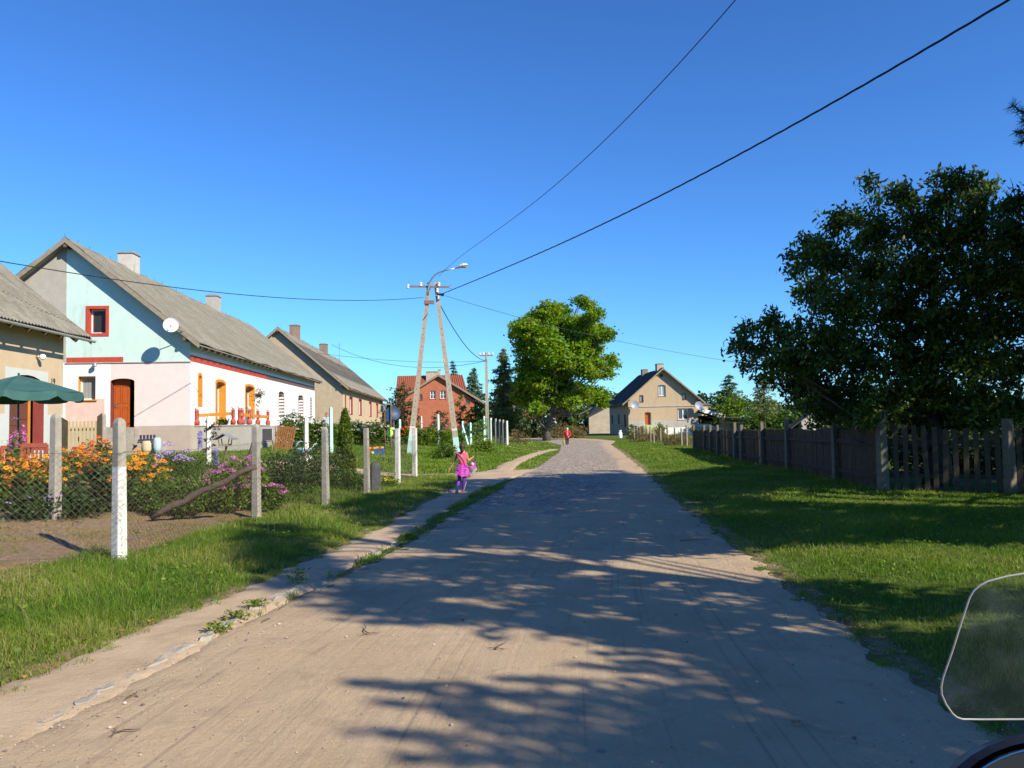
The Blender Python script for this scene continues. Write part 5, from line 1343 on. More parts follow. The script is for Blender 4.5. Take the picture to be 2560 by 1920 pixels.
# ============================ motorcycle screen and mirror at the lower right
mo = thing('motorcycle', (.75, .9, 0), 'touring motorcycle screen and mirror edge at the lower right corner', 'motorcycle')
def screen_mat():
    t = NT('clear_scratched_screen'); tr = t.n('ShaderNodeBsdfTransparent'); tr.inputs[0].default_value = (.93, .95, .94, 1)
    gl_ = t.n('ShaderNodeBsdfGlossy'); gl_.inputs['Roughness'].default_value = .12; gl_.inputs[0].default_value = (.9, .9, .9, 1)
    df = t.n('ShaderNodeBsdfDiffuse'); df.inputs[0].default_value = (.4, .46, .46, 1)
    fr = t.n('ShaderNodeFresnel'); fr.inputs[0].default_value = 1.12
    m1 = t.n('ShaderNodeMixShader'); t.l(fr.outputs[0], m1.inputs[0]); t.l(tr.outputs[0], m1.inputs[1]); t.l(gl_.outputs[0], m1.inputs[2])
    m2 = t.n('ShaderNodeMixShader'); t.l(t.ramp(t.noise(18, 6, .7), [(.45, .015), (.75, .07)]), m2.inputs[0]); t.l(m1.outputs[0], m2.inputs[1]); t.l(df.outputs[0], m2.inputs[2])
    t.l(m2.outputs[0], t.out.inputs[0]); return t.m
YM = .9
ol = [(2700, 1420), (2560, 1433.7), (2520, 1440), (2494, 1446.7), (2470, 1453), (2450, 1463), (2434, 1477), (2424, 1494), (2405, 1550), (2380, 1630), (2358, 1692), (2353, 1716), (2354, 1736), (2365, 1761), (2381, 1784), (2392, 1793), (2406, 1798), (2460, 1798.5), (2560, 1798), (2700, 1797)]
bend = lambda p: Vector((p.x, YM - .25 * (p.x - .49) ** 2 - .25 * (p.z - 1.3), p.z))
opts = []
for sx, sy in ol:
    y = YM
    for _ in range(4): p = P(sx, sy, y); y = YM - .5 * max(0, p.x - .49) ** 2 - .2 * (p.z - 1.35)
    opts.append(P(sx, sy, y) - mo.location)
n = len(opts)
b = MB(); cen = sum(opts, Vector()) / n
rowsn = 6; th = Vector((0, .0035, 0))
# fill as horizontal strips from the outer (left) edge to the far right edge
half = opts[1:-1]; topr, botr = opts[0], opts[-1]
for sgn_, off in ((1, Vector((0, 0, 0))), (-1, th)):
    for i in range(n - 1):
        b.poly([opts[i] + off, opts[i + 1] + off, cen + Vector((.06, 0, 0)) + off][::sgn_])
    b.poly([opts[-1] + off, opts[0] + off, cen + Vector((.06, 0, 0)) + off][::sgn_])
ws = b.build('windscreen', screen_mat(), mo)
e_ = MB(); e_.tube(opts, .0011, 8); e_.build('edge', mat('polished_screen_edge', (.34, .32, .27), (.24, .24, .27), 30, .35, bump=0), ws, True)
b = MB(); b.bar((.05, -.02, 1.08 - 0), (.3, .1, .9), .02, .02); b.tube([(-.02, .03, .9), (.1, .05, .98), (.3, .02, 1.02)], .012, 8); b.build('handlebar', M_dark, mo)
# mirror: rounded dark shell with a chrome rim, top just entering the frame
mc = P(2630, 2055, .74) - mo.location
b = MB(); rows = []
for (sc_, dy) in ((1.0, .0), (1.03, -.008), (.99, -.02), (.8, -.045), (.45, -.06), (.05, -.064)):
    rows.append([mc + Vector((math.cos(a) * .098 * sc_, -dy, math.sin(a) * .072 * sc_)) for a in np.linspace(0, 2 * math.pi, 37)[:-1]])
for a_, b_ in zip(rows[:-1], rows[1:]):
    for k in range(36): b.poly([a_[k], a_[(k + 1) % 36], b_[(k + 1) % 36], b_[k]])
mi_ = b.build('mirror', mat('black_mirror_shell', (.012, .014, .02), None, 5, .35, bump=0), mo, True)
b = MB(); b.poly([mc + Vector((math.cos(a) * .09, .004, math.sin(a) * .065)) for a in np.linspace(0, 2 * math.pi, 37)[:-1]][::-1]); b.poly([mc + Vector((math.cos(a) * .09, -.001, math.sin(a) * .065)) for a in np.linspace(0, 2 * math.pi, 37)[:-1]]); b.build('mirror_glass', mat('dim_mirror', (.03, .04, .05), None, 5, .1, .4, bump=0), mi_)
b = MB(); b.tube([mc + Vector((math.cos(a) * .0925, -.003, math.sin(a) * .067)) for a in np.linspace(0, 2 * math.pi, 49)], .0011, 6); b.build('rim', mat('blue_chrome', (.10, .28, .42), None, 5, .15, .9, bump=0), mi_, True)
b = MB(); b.tube([mc + Vector((0, .03, -.05)), mc + Vector((.02, .08, -.2)), Vector((.1, .05, .98))], .009, 8); b.build('mirror_stem', M_dark, mo)
b = MB(); b.lathe([(.02, 0), (.16, .05), (.2, .25), (.12, .42)], (.28, .3, .55), 16, 0, Matrix.Diagonal(Vector((.8, 1.2, 1)))); b.build('fairing', M_dark, mo, True)
for yy in (-.55, .85):
    b = MB(); b.lathe([(.31, -.05), (.33, 0), (.31, .05)], (.28, yy, .33), 24, 0, Matrix.Rotation(math.pi / 2, 3, 'Y')); b.build('wheel', M_dark, mo)
b = MB(); b.bar((.28, -.55, .6), (.28, .5, .75), .26, .3); b.bar((.28, .5, .8), (.28, .85, .33), .1, .06); b.build('body', M_dark, mo)
# ============================ vegetation
def rot_leaves(C, L, Wd, rg, droop=0.0, axis=None, up=0.0):
    """diamond leaves: C (N,3) centres -> (N,4,3)"""
    N = len(C)
    d = rg.normal(size=(N, 3)); d[:, 2] = d[:, 2] * .7 - droop
    if axis is not None: d = d * .6 + axis
    d /= np.linalg.norm(d, axis=1)[:, None] + 1e-9
    n = rg.normal(size=(N, 3)); n[:, 2] = np.abs(n[:, 2]) * (1 + up) + up
    s = np.cross(d, n); s /= np.linalg.norm(s, axis=1)[:, None] + 1e-9
    L = (L * rg.uniform(.65, 1.3, N))[:, None]; Wd = (Wd * rg.uniform(.7, 1.25, N))[:, None]
    a = C - d * L * .5; b = C + d * L * .5; m = C + d * L * .04
    return np.stack([a, m + s * Wd * .5, b, m - s * Wd * .5], 1)
def clumps(lobes, per, rg, shell=.55, flat=.8, inner=.12):
    """lobes: (centre, radius or (rx,ry,rz)); returns clump centres spread over each lobe's surface with gaps"""
    out = []
    for c, r in lobes:
        r = np.array(r if hasattr(r, '__len__') else (r, r, r), float); c = np.array(c, float)
        n = max(4, int(per * (r[0] * r[2] + r[0] * r[1]) / 2))
        u = rg.normal(size=(n, 3)); u /= np.linalg.norm(u, axis=1)[:, None]
        k = np.where(rg.random(n) < inner, rg.uniform(.1, shell, n), rg.uniform(shell, 1.08, n))
        out.append(c + u * r * k[:, None])
    return np.concatenate(out)
def leafy(name, cl, nleaf, spread, L, Wd, m, parent, rg, droop=0.0, flat=.6, loc=None, up=.2, bias=0.0):
    N = len(cl) * nleaf
    base = np.repeat(cl, nleaf, 0); off = rg.normal(size=(N, 3)) * spread * .55; off[:, 2] *= flat
    C = base + off
    cv = np.repeat(rg.uniform(0, 1, len(cl)), nleaf) * .55 + rg.random(N) * .45 + bias
    if loc is not None: C = C - np.array(loc)
    return np_mesh(name, rot_leaves(C, L, Wd, rg, droop, None, up), 4, m, parent, np.clip(cv, 0, 1))
M_bark = mat('grey_bark', (.10, .085, .065), (.16, .14, .11), 5, .95, bump=1.0, bscale=14, bdist=.04, spots=(.06, .05, .04))
M_pinebark = mat('pine_bark', (.19, .10, .055), (.10, .07, .05), 4, .95, bump=1.0, bscale=12, bdist=.04)
F_maple = foliage_mat('maple_leaf', [(.08, .185, .010), (.125, .26, .012), (.185, .32, .015), (.24, .335, .018), (.38, .29, .035)], .5)
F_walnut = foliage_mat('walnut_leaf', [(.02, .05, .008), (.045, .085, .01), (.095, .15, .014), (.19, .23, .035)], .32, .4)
F_spruce = foliage_mat('spruce_needles', [(.055, .12, .04), (.08, .15, .045), (.12, .19, .06)], .25)
F_larch = foliage_mat('larch_needles', [(.10, .15, .05), (.15, .21, .06), (.22, .26, .09)], .3)
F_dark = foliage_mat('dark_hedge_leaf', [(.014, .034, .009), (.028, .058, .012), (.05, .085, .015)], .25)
F_green = foliage_mat('mid_green_leaf', [(.045, .095, .010), (.085, .155, .014), (.14, .21, .025)], .4)
F_bright = foliage_mat('bright_green_leaf', [(.09, .16, .012), (.14, .23, .015), (.21, .29, .03)], .42)
F_olive = foliage_mat('olive_brown_leaf', [(.05, .055, .018), (.08, .085, .025), (.13, .10, .04)], .3)
F_dry = foliage_mat('dry_stalks', [(.14, .10, .045), (.22, .16, .07), (.15, .13, .045)], .25, .8)
F_thuja = foliage_mat('thuja_leaf', [(.04, .085, .008), (.09, .15, .010), (.15, .20, .015)], .3)
F_pine = foliage_mat('pine_needles', [(.012, .035, .018), (.022, .055, .028), (.035, .07, .03)], .15)

def tree(name, base, lobes, trunk, r0, label, cat, fm, per, nleaf, spread, L, Wd, seed, droop=0.1, bark=None, group=None, bare=0, branches=1.0, br=.4, inner=.12, shell=.55, flat=.6):
    rg = np.random.default_rng(seed); base = Vector(base)
    o = thing(name, base, label, cat, group)
    tp = [Vector(p) - base for p in trunk]; n = len(tp)
    b = MB(); b.tube(tp, [r0 * (1.35 if i == 0 else 1 - .65 * i / (n - 1)) for i in range(n)], 10)
    rr = random.Random(seed)
    if branches:
        for c, r in lobes:
            if rr.random() > branches: continue
            c = Vector(c) - base; k = min(range(n), key=lambda i: (tp[i] - c * .8).length); k = max(0, k - 1); s = tp[k] if k else tp[min(1, n - 1)]
            mid = s.lerp(c, .5) + Vector((rr.uniform(-.1, .1), rr.uniform(-.1, .1), -.12)) * (c - s).length
            b.tube([s, mid, c], [r0 * br, r0 * br * .5, r0 * br * .15], 6)
            for _ in range(3):
                e = c + Vector((rr.gauss(0, .45), rr.gauss(0, .45), rr.gauss(.2, .4))) * (r if not hasattr(r, '__len__') else r[0])
                b.tube([c.lerp(s, .3), c.lerp(e, .5), e], [r0 * .12, r0 * .07, r0 * .02], 5)
    for _ in range(bare):
        c, r = lobes[rr.randrange(len(lobes))]; c = Vector(c) - base; r_ = r if not hasattr(r, '__len__') else r[0]
        e = c + Vector((rr.uniform(-1, 1), rr.uniform(-.4, .4), rr.uniform(.2, 1))).normalized() * r_ * rr.uniform(1.15, 1.5)
        b.tube([c, c.lerp(e, .6) + Vector((0, 0, .1)), e], [.02, .012, .005], 4)
    b.build('trunk', bark or M_bark, o, True)
    leafy('crown', clumps(lobes, per, rg, shell, .8, inner), nleaf, spread, L, Wd, fm, o, rg, droop, flat, loc=base)
    return o
def LZ(x0, y0, sc, lst, y, seed=1, dspread=.5):
    """crown lobes read off an enlarged crop: (x,y,r) in crop pixels"""
    rr = random.Random(seed); out = []
    for x, yy, r in lst:
        rad = r * sc / 2000 * y; dy = rr.uniform(-1, 1) * dspread
        p = P(x0 + x * sc, y0 + yy * sc, y + dy); out.append((tuple(p), (rad, rad * .95, rad * .85)))
    return out
# ---- the big maple
YM_ = 90
ml = LZ(1200, 700, .2411, [(700, 330, 120), (820, 330, 110), (600, 400, 120), (1040, 220, 75), (1150, 290, 60), (1180, 370, 80), (470, 480, 120), (400, 580, 80), (380, 500, 55), (650, 560, 170), (850, 480, 150), (1050, 480, 150),
     (1200, 560, 130), (1310, 560, 70), (480, 700, 130), (720, 760, 190), (980, 700, 180), (1150, 760, 120), (1340, 820, 55), (1390, 850, 50), (1300, 960, 70), (1250, 880, 55), (500, 900, 130), (760, 960, 160), (1000, 880, 150), (1150, 960, 90),
     (450, 1080, 110), (620, 1080, 150), (830, 1120, 130), (520, 1210, 130), (680, 1260, 110), (420, 1220, 80), (880, 1230, 90), (1020, 1140, 90), (1120, 1180, 100), (1230, 1190, 90), (1270, 1260, 60), (960, 1270, 60), (580, 1330, 80)], YM_, 3, 3.0)
mb0 = P(1366, 1098, YM_); mb0.z = hz(mb0.x, 90) - .1
tree('maple_tree', mb0, ml, [mb0, P(1368, 1075, YM_), P(1376, 1040, YM_), P(1386, 1005, YM_), P(1390, 960, YM_), P(1392, 900, YM_ + .5), P(1400, 830, YM_)], .40,
     'big bright green maple tree with a leaning trunk beside the road', 'tree', F_maple, 30, 34, .62, .34, .27, 5, .15, bark=mat('maple_bark', (.075, .062, .05), (.12, .105, .085), 3, .95, bump=1, bscale=6, bdist=.06), flat=.55)
# ---- walnut on the right
YW = 19.5
wl = LZ(1760, 200, .5424, [(760, 470, 42), (800, 540, 40), (900, 520, 75), (960, 570, 60), (1150, 480, 85), (1090, 560, 70), (1300, 480, 70), (1440, 570, 90), (1250, 570, 90), (600, 660, 70), (700, 650, 60), (500, 760, 80), (440, 830, 60), (430, 880, 45),
     (800, 700, 120), (1000, 680, 130), (1200, 700, 140), (1400, 730, 150), (600, 830, 130), (780, 880, 160), (1000, 880, 180), (1250, 900, 190), (1450, 950, 150), (520, 980, 110), (650, 1040, 150), (870, 1080, 180), (1100, 1100, 190), (1350, 1130, 180),
     (300, 1110, 60), (200, 1160, 55), (170, 1230, 60), (250, 1250, 70), (190, 1320, 45), (360, 1170, 80), (420, 1270, 110), (550, 1200, 140), (700, 1270, 170), (950, 1300, 190), (1200, 1300, 180), (1420, 1330, 150), (420, 1400, 80), (540, 1430, 100), (700, 1440, 120), (850, 1460, 120), (1000, 1450, 130), (1150, 1470, 130), (1300, 1480, 130), (470, 1350, 100), (350, 1320, 75), (290, 1370, 50), (600, 1510, 90), (650, 1550, 70), (560, 1530, 60), (420, 1450, 60), (490, 1490, 60), (760, 1540, 70), (950, 1550, 80), (1120, 1560, 90), (1260, 1560, 80), (1450, 1500, 110), (1650, 800, 200), (1650, 1100, 220), (1700, 1350, 160)], YW, 8, 1.6)
wb0 = Vector((P(2340, 1100, YW).x, YW, 0)); wb0.z = hz(wb0.x, YW) - .1
tree('walnut_tree', wb0, wl, [wb0, wb0 + Vector((.05, 0, .9)), wb0 + Vector((-.1, .1, 1.9)), wb0 + Vector((.15, .2, 3.2)), wb0 + Vector((.1, 0, 5.2))], .28,
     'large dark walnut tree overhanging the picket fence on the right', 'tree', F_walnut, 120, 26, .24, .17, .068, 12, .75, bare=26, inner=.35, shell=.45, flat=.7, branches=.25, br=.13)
# ---- conifers
def conifer(name, base, H, Rb, label, fm, seed, droop=.25, dens=1.0, levels=None, needle=(.28, .09), z0=.06, cat='spruce', airy=0, group=None):
    rg = np.random.default_rng(seed); rr = random.Random(seed); base = Vector(base); o = thing(name, base, label, cat, group)
    b = MB(); b.tube([(0, 0, -.3), (0, 0, H * .5), (.02 * H, 0, H)], [H * .017, H * .011, .012], 8); pts = []; ax = []
    levels = levels or int(H * 2.0)
    for i in range(levels):
        t_ = z0 + (1 - z0) * (i / levels); z = H * t_; r = Rb * (1 - t_) ** .85 * rr.uniform(.8, 1.15) + .08; nb = rr.randint(5, 8)
        for k in range(nb):
            a = rr.uniform(0, 6.28); rl = r * rr.uniform(.8 - airy, 1.2); tip = Vector((math.cos(a) * rl, math.sin(a) * rl, z - droop * rl + .06 * rl * rl)); st = Vector((0, 0, z))
            b.tube([st, tip], [.02, .006], 4)
            n = max(4, int(rl * 16 * dens))
            for j in range(n):
                s = (j + rr.random()) / n; p = st.lerp(tip, s ** .8); w = .16 * rl * (1 - s * .6) + .05
                pts.append((p.x + rr.gauss(0, w), p.y + rr.gauss(0, w), p.z - abs(rr.gauss(0, .1 + .05 * rl)))); ax.append((math.cos(a) * .8, math.sin(a) * .8, -.35))
    b.build('trunk', M_bark, o, True)
    C = np.array(pts); A = np.array(ax)
    C = np.repeat(C, 3, 0) + rg.normal(size=(len(C) * 3, 3)) * .07; A = np.repeat(A, 3, 0)
    np_mesh('crown', rot_leaves(C, needle[0], needle[1], rg, .1, A), 4, fm, o, rg.random(len(C)))
    return o
def at(sx, y, dz=0.0): p = P(sx, 1066, y); return Vector((p.x, y, hz(p.x, y) + dz))
def topz(sx, sy, y): return P(sx, sy, y).z
def conifer_px(sx, stop, y, Rpx, *a, **k):
    b_ = at(sx, y); return conifer('conifer', b_, topz(sx, stop, y) - b_.z, Rpx / 2000 * y, *a, **k)
conifer_px(1262, 866, 98, 62, 'tall airy larch standing left of the maple', F_larch, 21, .2, 1.1, 26, (.5, .12), .1, 'larch', .25)
conifer_px(1186, 914, 118, 62, 'dark pointed spruce right of the brick house', F_spruce, 22, .4, 1.0, None, (.42, .12), .05)
conifer_px(1134, 897, 130, 50, 'spruce top rising behind the tiled roof', F_spruce, 23, .15, .9, 22, (.4, .1), .1, airy=.2)
conifer_px(1826, 930, 118, 74, 'pointed spruce right of the tan house behind the sheds', F_spruce, 24, .3, 1.0, None, (.4, .12), .03)
conifer_px(1912, 935, 84, 58, 'thin open crowned pine behind the board fence left of the walnut', F_larch, 25, -.25, .6, 14, (.34, .1), .35, 'pine', .3)
# ---- bushes and broadleaf trees of the middle distance
def bush(name, sx0, sx1, stop, y, fm, label, cat='bush', seed=1, per=14, nleaf=12, leaf=(.3, .2), base=None, depth=None, group=None, trunk=True, lumps=None, zb=None):
    rr = random.Random(seed); w = (sx1 - sx0) / 2000 * y; cx = (sx0 + sx1) / 2; b_ = at(cx, y)
    H = topz(cx, stop, y) - b_.z; z0 = 0 if zb is None else topz(cx, zb, y) - b_.z; d = depth or w * .5
    k = lumps or max(5, int(w * 1.2)); lob = []
    for i in range(k):
        u = (i + .5) / k * 2 - 1; hh = H * (1 - .35 * abs(u) ** 2) * rr.uniform(.78, 1.0); r = min(max(w / k * 1.4, (H - z0) * .2), w * .3)
        lob.append((tuple(b_ + Vector((u * w * .42, rr.uniform(-.3, .3) * d, hh - r * .8))), r))
        lob.append((tuple(b_ + Vector((u * w * .45, rr.uniform(-.4, .4) * d, z0 + (hh - z0) * rr.uniform(.2, .55)))), r * 1.15))
        if zb is None: lob.append((tuple(b_ + Vector((u * w * .46, -.3 * d * rr.random(), r * .55))), (r * 1.1, r, r * .8)))
    return tree(name, b_, lob, [b_, b_ + Vector((0, 0, H * .3)), b_ + Vector((rr.uniform(-.1, .1) * w, 0, H * .6))], max(.03, H * .02), label, cat, fm, per, nleaf, leaf[0] * 1.2, leaf[0], leaf[1], seed, .1, group=group)
BG = 'trees and bushes of the village background'
bush('plum_tree', 962, 1040, 950, 66, F_olive, 'dark olive plum tree between the grey house and the brick house', 'tree', 31, 26, 16, (.2, .12), group=BG)
bush('climbing_bush', 1140, 1166, 990, 104, F_green, 'green climber growing up the right corner of the brick gable', 'bush', 32, 14, 12, (.3, .2), depth=.8, group=BG)
bush('bush', 1078, 1120, 1018, 92, F_olive, 'brownish bush in front of the brick wall between the pole legs', 'bush', 33, 14, 12, (.25, .16), group=BG)
bush('broadleaf_tree', 1166, 1215, 1005, 96, F_green, 'round green bush between brick house and spruce', 'tree', 34, 12, 14, (.35, .24), group=BG)
bush('broadleaf_tree', 1205, 1262, 992, 150, F_dark, 'dark tree behind the second power pole', 'tree', 35, 5, 14, (.6, .4), group=BG)
bush('broadleaf_tree', 1255, 1300, 985, 128, F_green, 'mid green tree directly behind the far street lamp', 'tree', 36, 6, 14, (.5, .34), group=BG)
bush('broadleaf_tree', 1296, 1368, 1004, 112, F_dark, 'dark low tree under the left side of the maple crown', 'tree', 37, 7, 14, (.45, .3), group=BG)
bush('broadleaf_tree', 1385, 1440, 985, 150, F_dark, 'dark tree right behind the maple trunk', 'tree', 38, 5, 14, (.6, .4), group=BG)
bush('broadleaf_tree', 1425, 1480, 1005, 148, F_green, 'green tree left of the small outbuilding', 'tree', 39, 5, 14, (.55, .36), group=BG)
bush('broadleaf_tree', 1480, 1530, 962, 175, F_dark, 'dark tree rising behind the outbuilding roof', 'tree', 40, 4, 14, (.6, .4), group=BG)
bush('broadleaf_tree', 1520, 1580, 975, 180, F_green, 'tree crown seen over the back of the tan house roof', 'tree', 41, 4, 14, (.6, .4), group=BG)
bush('broadleaf_tree', 1796, 1880, 975, 112, F_bright, 'bright leafy tree at the foot of the spruce behind the carport', 'tree', 42, 9, 14, (.4, .28), group=BG)
bush('broadleaf_tree', 1868, 1960, 1000, 100, F_green, 'broad green bush behind the board fence left of the walnut', 'tree', 43, 9, 14, (.4, .28), group=BG)
bush('broadleaf_tree', 1760, 1800, 1012, 150, F_dark, 'small dark tree behind the white shelter fascia', 'tree', 44, 5, 12, (.5, .3), group=BG)
bush('broadleaf_tree', 1940, 2050, 985, 62, F_green, 'green shrubbery under the left edge of the walnut', 'tree', 45, 14, 14, (.28, .18), group=BG)
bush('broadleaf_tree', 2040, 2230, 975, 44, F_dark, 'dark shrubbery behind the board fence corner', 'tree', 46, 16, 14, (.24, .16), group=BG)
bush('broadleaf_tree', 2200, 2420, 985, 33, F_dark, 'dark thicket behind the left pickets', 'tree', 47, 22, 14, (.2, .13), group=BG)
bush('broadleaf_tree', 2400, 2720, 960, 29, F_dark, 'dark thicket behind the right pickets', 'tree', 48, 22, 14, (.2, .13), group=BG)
bush('verge_shrub', 1180, 1215, 1040, 51, F_bright, 'tall light green shrub at the end of the green mesh fence', 'shrub', 49, 40, 14, (.14, .08), group='shrubs on the left verge')
bush('verge_shrub', 1193, 1232, 1098, 47, F_bright, 'low rounded green shrub on the verge right of the girl', 'shrub', 50, 45, 16, (.13, .08), group='shrubs on the left verge')
bush('verge_shrub', 1085, 1142, 1100, 42, F_green, 'dark green weeds round the feet of the lamp pole', 'shrub', 51, 50, 12, (.12, .08), group='shrubs on the left verge')
bush('dry_hedge', 1382, 1462, 1056, 104, F_dry, 'brown dry weeds behind the road bend', 'weeds', 52, 9, 16, (.32, .08), group='dry weeds')
bush('dry_hedge', 1274, 1316, 1068, 64, F_dry, 'rusty dry weeds at the end of the green fence', 'weeds', 53, 30, 16, (.2, .04), group='dry weeds')
bush('dry_hedge', 1660, 1726, 1078, 60, F_dry, 'tall dry grass growing between the fence stakes', 'weeds', 54, 26, 20, (.25, .025), group='dry weeds', depth=.8)
bush('dry_hedge', 1582, 1662, 1072, 74, F_dry, 'dry weeds in front of the lime green steps', 'weeds', 55, 20, 18, (.25, .03), group='dry weeds', depth=1.2)
bush('verge_shrub', 1568, 1592, 1060, 88, F_green, 'small green shrub at the corner of the tan house garden', 'shrub', 56, 14, 14, (.2, .12), group='shrubs on the left verge')
bush('verge_shrub', 1640, 1660, 1058, 82, F_green, 'green shrub beside the red geraniums of the tan house', 'shrub', 57, 16, 14, (.2, .12), group='shrubs on the left verge')
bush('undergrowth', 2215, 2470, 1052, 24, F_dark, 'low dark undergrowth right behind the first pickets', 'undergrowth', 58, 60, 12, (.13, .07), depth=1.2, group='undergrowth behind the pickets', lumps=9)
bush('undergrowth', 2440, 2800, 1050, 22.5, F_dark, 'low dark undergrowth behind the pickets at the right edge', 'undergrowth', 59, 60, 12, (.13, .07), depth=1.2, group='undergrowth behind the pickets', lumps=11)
# ---- wood along the horizon: one mass nobody could count
rg = np.random.default_rng(77)
cl = []
for i in range(900):
    u = rg.uniform(-1.15, 1.15); yy = rg.uniform(300, 340); x = u * yy; hh = 9 + 2.5 * math.sin(u * 9) + 1.5 * math.sin(u * 31)
    for k in range(5): cl.append((x + rg.normal(0, 2), yy + rg.normal(0, 2), rg.uniform(0, 1) ** .6 * hh))
tag(leafy('far_wood', np.array(cl), 12, 2.2, 1.6, 1.0, F_dark, None, rg), 'far dark wood along the horizon', 'wood', kind='stuff')

# ============================ trees outside the frame on the right whose shade falls on the road
K_ = Vector((sun_dir.x / sun_dir.z, sun_dir.y / sun_dir.z))          # ground shadow point + h*K = caster
SH = [([(1075, 1216), (1180, 1200), (1260, 1197), (1450, 1204), (1640, 1200), (1740, 1178), (1860, 1170), (1990, 1168), (1960, 1190), (1850, 1222), (1900, 1262), (2560, 1280), (2800, 1300), (2800, 1372), (1960, 1368), (1840, 1372), (1754, 1390), (1611, 1384), (1469, 1399), (1374, 1366), (1200, 1366), (1045, 1370), (1010, 1340), (1060, 1290)], 7.5),
      ([(813, 1276), (927, 1238), (1092, 1226), (1117, 1244), (1030, 1330), (936, 1330), (822, 1290)], 7),
      ([(965, 1402), (1200, 1396), (1330, 1412), (1500, 1441), (1801, 1460), (1990, 1452), (2300, 1480), (2560, 1490), (2560, 1560), (1950, 1545), (1900, 1600), (1783, 1640), (1475, 1604), (1300, 1582), (1120, 1560), (1033, 1562), (927, 1557), (822, 1527), (759, 1514), (820, 1440)], 8),
      ([(575, 1345), (640, 1315), (700, 1312), (800, 1370), (860, 1400), (830, 1445), (700, 1478), (640, 1468), (600, 1400)], 8),
      ([(1850, 1690), (1950, 1560), (2560, 1600), (2800, 1620), (2800, 2100), (1470, 2100), (1530, 1960), (1640, 1810), (1760, 1740)], 8)]
FING = [([(868, 1704), (1010, 1722), (1200, 1748), (1420, 1754), (1700, 1760)], 1.2), ([(1060, 1712), (1150, 1716), (1300, 1745), (1500, 1742), (1800, 1730)], 1.2), ([(945, 1758), (1100, 1768), (1300, 1788), (1520, 1792), (1750, 1800)], 1.0), ([(1100, 1790), (1250, 1806), (1450, 1818), (1700, 1830)], 1.0),
        ([(915, 1830), (1050, 1843), (1250, 1872), (1500, 1880), (1650, 1885)], 1.2), ([(1180, 1822), (1400, 1846), (1600, 1850)], 1.1), ([(1000, 1895), (1200, 1906), (1450, 1918), (1600, 1925)], 1.2), ([(1433, 1664), (1560, 1672), (1700, 1690), (1900, 1682)], 1.0), ([(1250, 1698), (1400, 1706), (1560, 1716), (1800, 1706)], 1.0),
        ([(1480, 1632), (1620, 1640), (1800, 1650), (1950, 1640)], 1.0), ([(900, 1556), (1050, 1561), (1250, 1548)], .9), ([(1470, 1608), (1620, 1618), (1850, 1625)], .9), ([(1520, 1588), (1700, 1600), (1900, 1600)], .9), ([(950, 1402), (1150, 1399), (1320, 1414)], .9), ([(1075, 1352), (1250, 1362), (1420, 1360)], .9),
        ([(1050, 1216), (1200, 1211), (1400, 1206)], .8), ([(1110, 1366), (1300, 1374), (1480, 1388)], .8), ([(740, 1516), (860, 1512), (1000, 1520)], .9), ([(1560, 1655), (1700, 1668), (1880, 1660)], .9), ([(1500, 1870), (1650, 1840), (1800, 1800)], 1.2), ([(1400, 1770), (1600, 1775), (1800, 1765)], 1.0)]
def inside(p, poly):
    c = False; j = len(poly) - 1
    for i in range(len(poly)):
        if ((poly[i][1] > p[1]) != (poly[j][1] > p[1])) and (p[0] < (poly[j][0] - poly[i][0]) * (p[1] - poly[i][1]) / (poly[j][1] - poly[i][1]) + poly[i][0]): c = not c
        j = i
    return c
rr = random.Random(5); cast = []
for poly, dens in SH:
    gpoly = [G(x, y) for x, y in poly]; gp2 = [(p.x, p.y) for p in gpoly]
    xs = [p[0] for p in gp2]; ysx = [p[1] for p in gp2]; area = abs(sum(gp2[i][0] * gp2[i - 1][1] - gp2[i - 1][0] * gp2[i][1] for i in range(len(gp2)))) / 2
    n = int(area * dens * (2.5 if poly[0][0] in (1075, 1850) else 1.5)); k = 0; tries = 0
    while k < n and tries < n * 40:
        tries += 1; q = (rr.uniform(min(xs), max(xs)), rr.uniform(min(ysx), max(ysx)))
        if not inside(q, gp2): continue
        k += 1
        h1 = (.70 * q[1] + .6 - q[0]) / (K_.x - .70 * K_.y); h2 = (7.2 - q[0]) / K_.x
        h = max(h1, h2, 3.2) + min(3.5, rr.expovariate(1.1))
        if h > 17: continue
        cast.append((q[0] + K_.x * h, q[1] + K_.y * h, h))
fing = []
for pl_, wd in FING:
    gpts = [G(x, y) for x, y in pl_]; tot = sum((gpts[i + 1] - gpts[i]).length for i in range(len(gpts) - 1)); run = 0; hf = None
    for i in range(len(gpts) - 1):
        a_, b_ = gpts[i], gpts[i + 1]; L = (b_ - a_).length; nn = max(2, int(L * 34))
        for j in range(nn):
            t_ = j / nn; q = a_.lerp(b_, t_); f_ = (run + L * t_) / tot; wv = (.015 + .10 * min(1, f_ * 1.5)) * wd; q = q + Vector((rr.gauss(0, .03), rr.gauss(0, wv * .7), 0))
            h = max((.70 * q.y + .6 - q.x) / (K_.x - .70 * K_.y), (7.2 - q.x) / K_.x, 3.2) + .5 + .4 * math.sin(len(fing) * .01)
            fing.append((q.x + K_.x * h, q.y + K_.y * h, h))
        run += L
fing = np.array(fing)
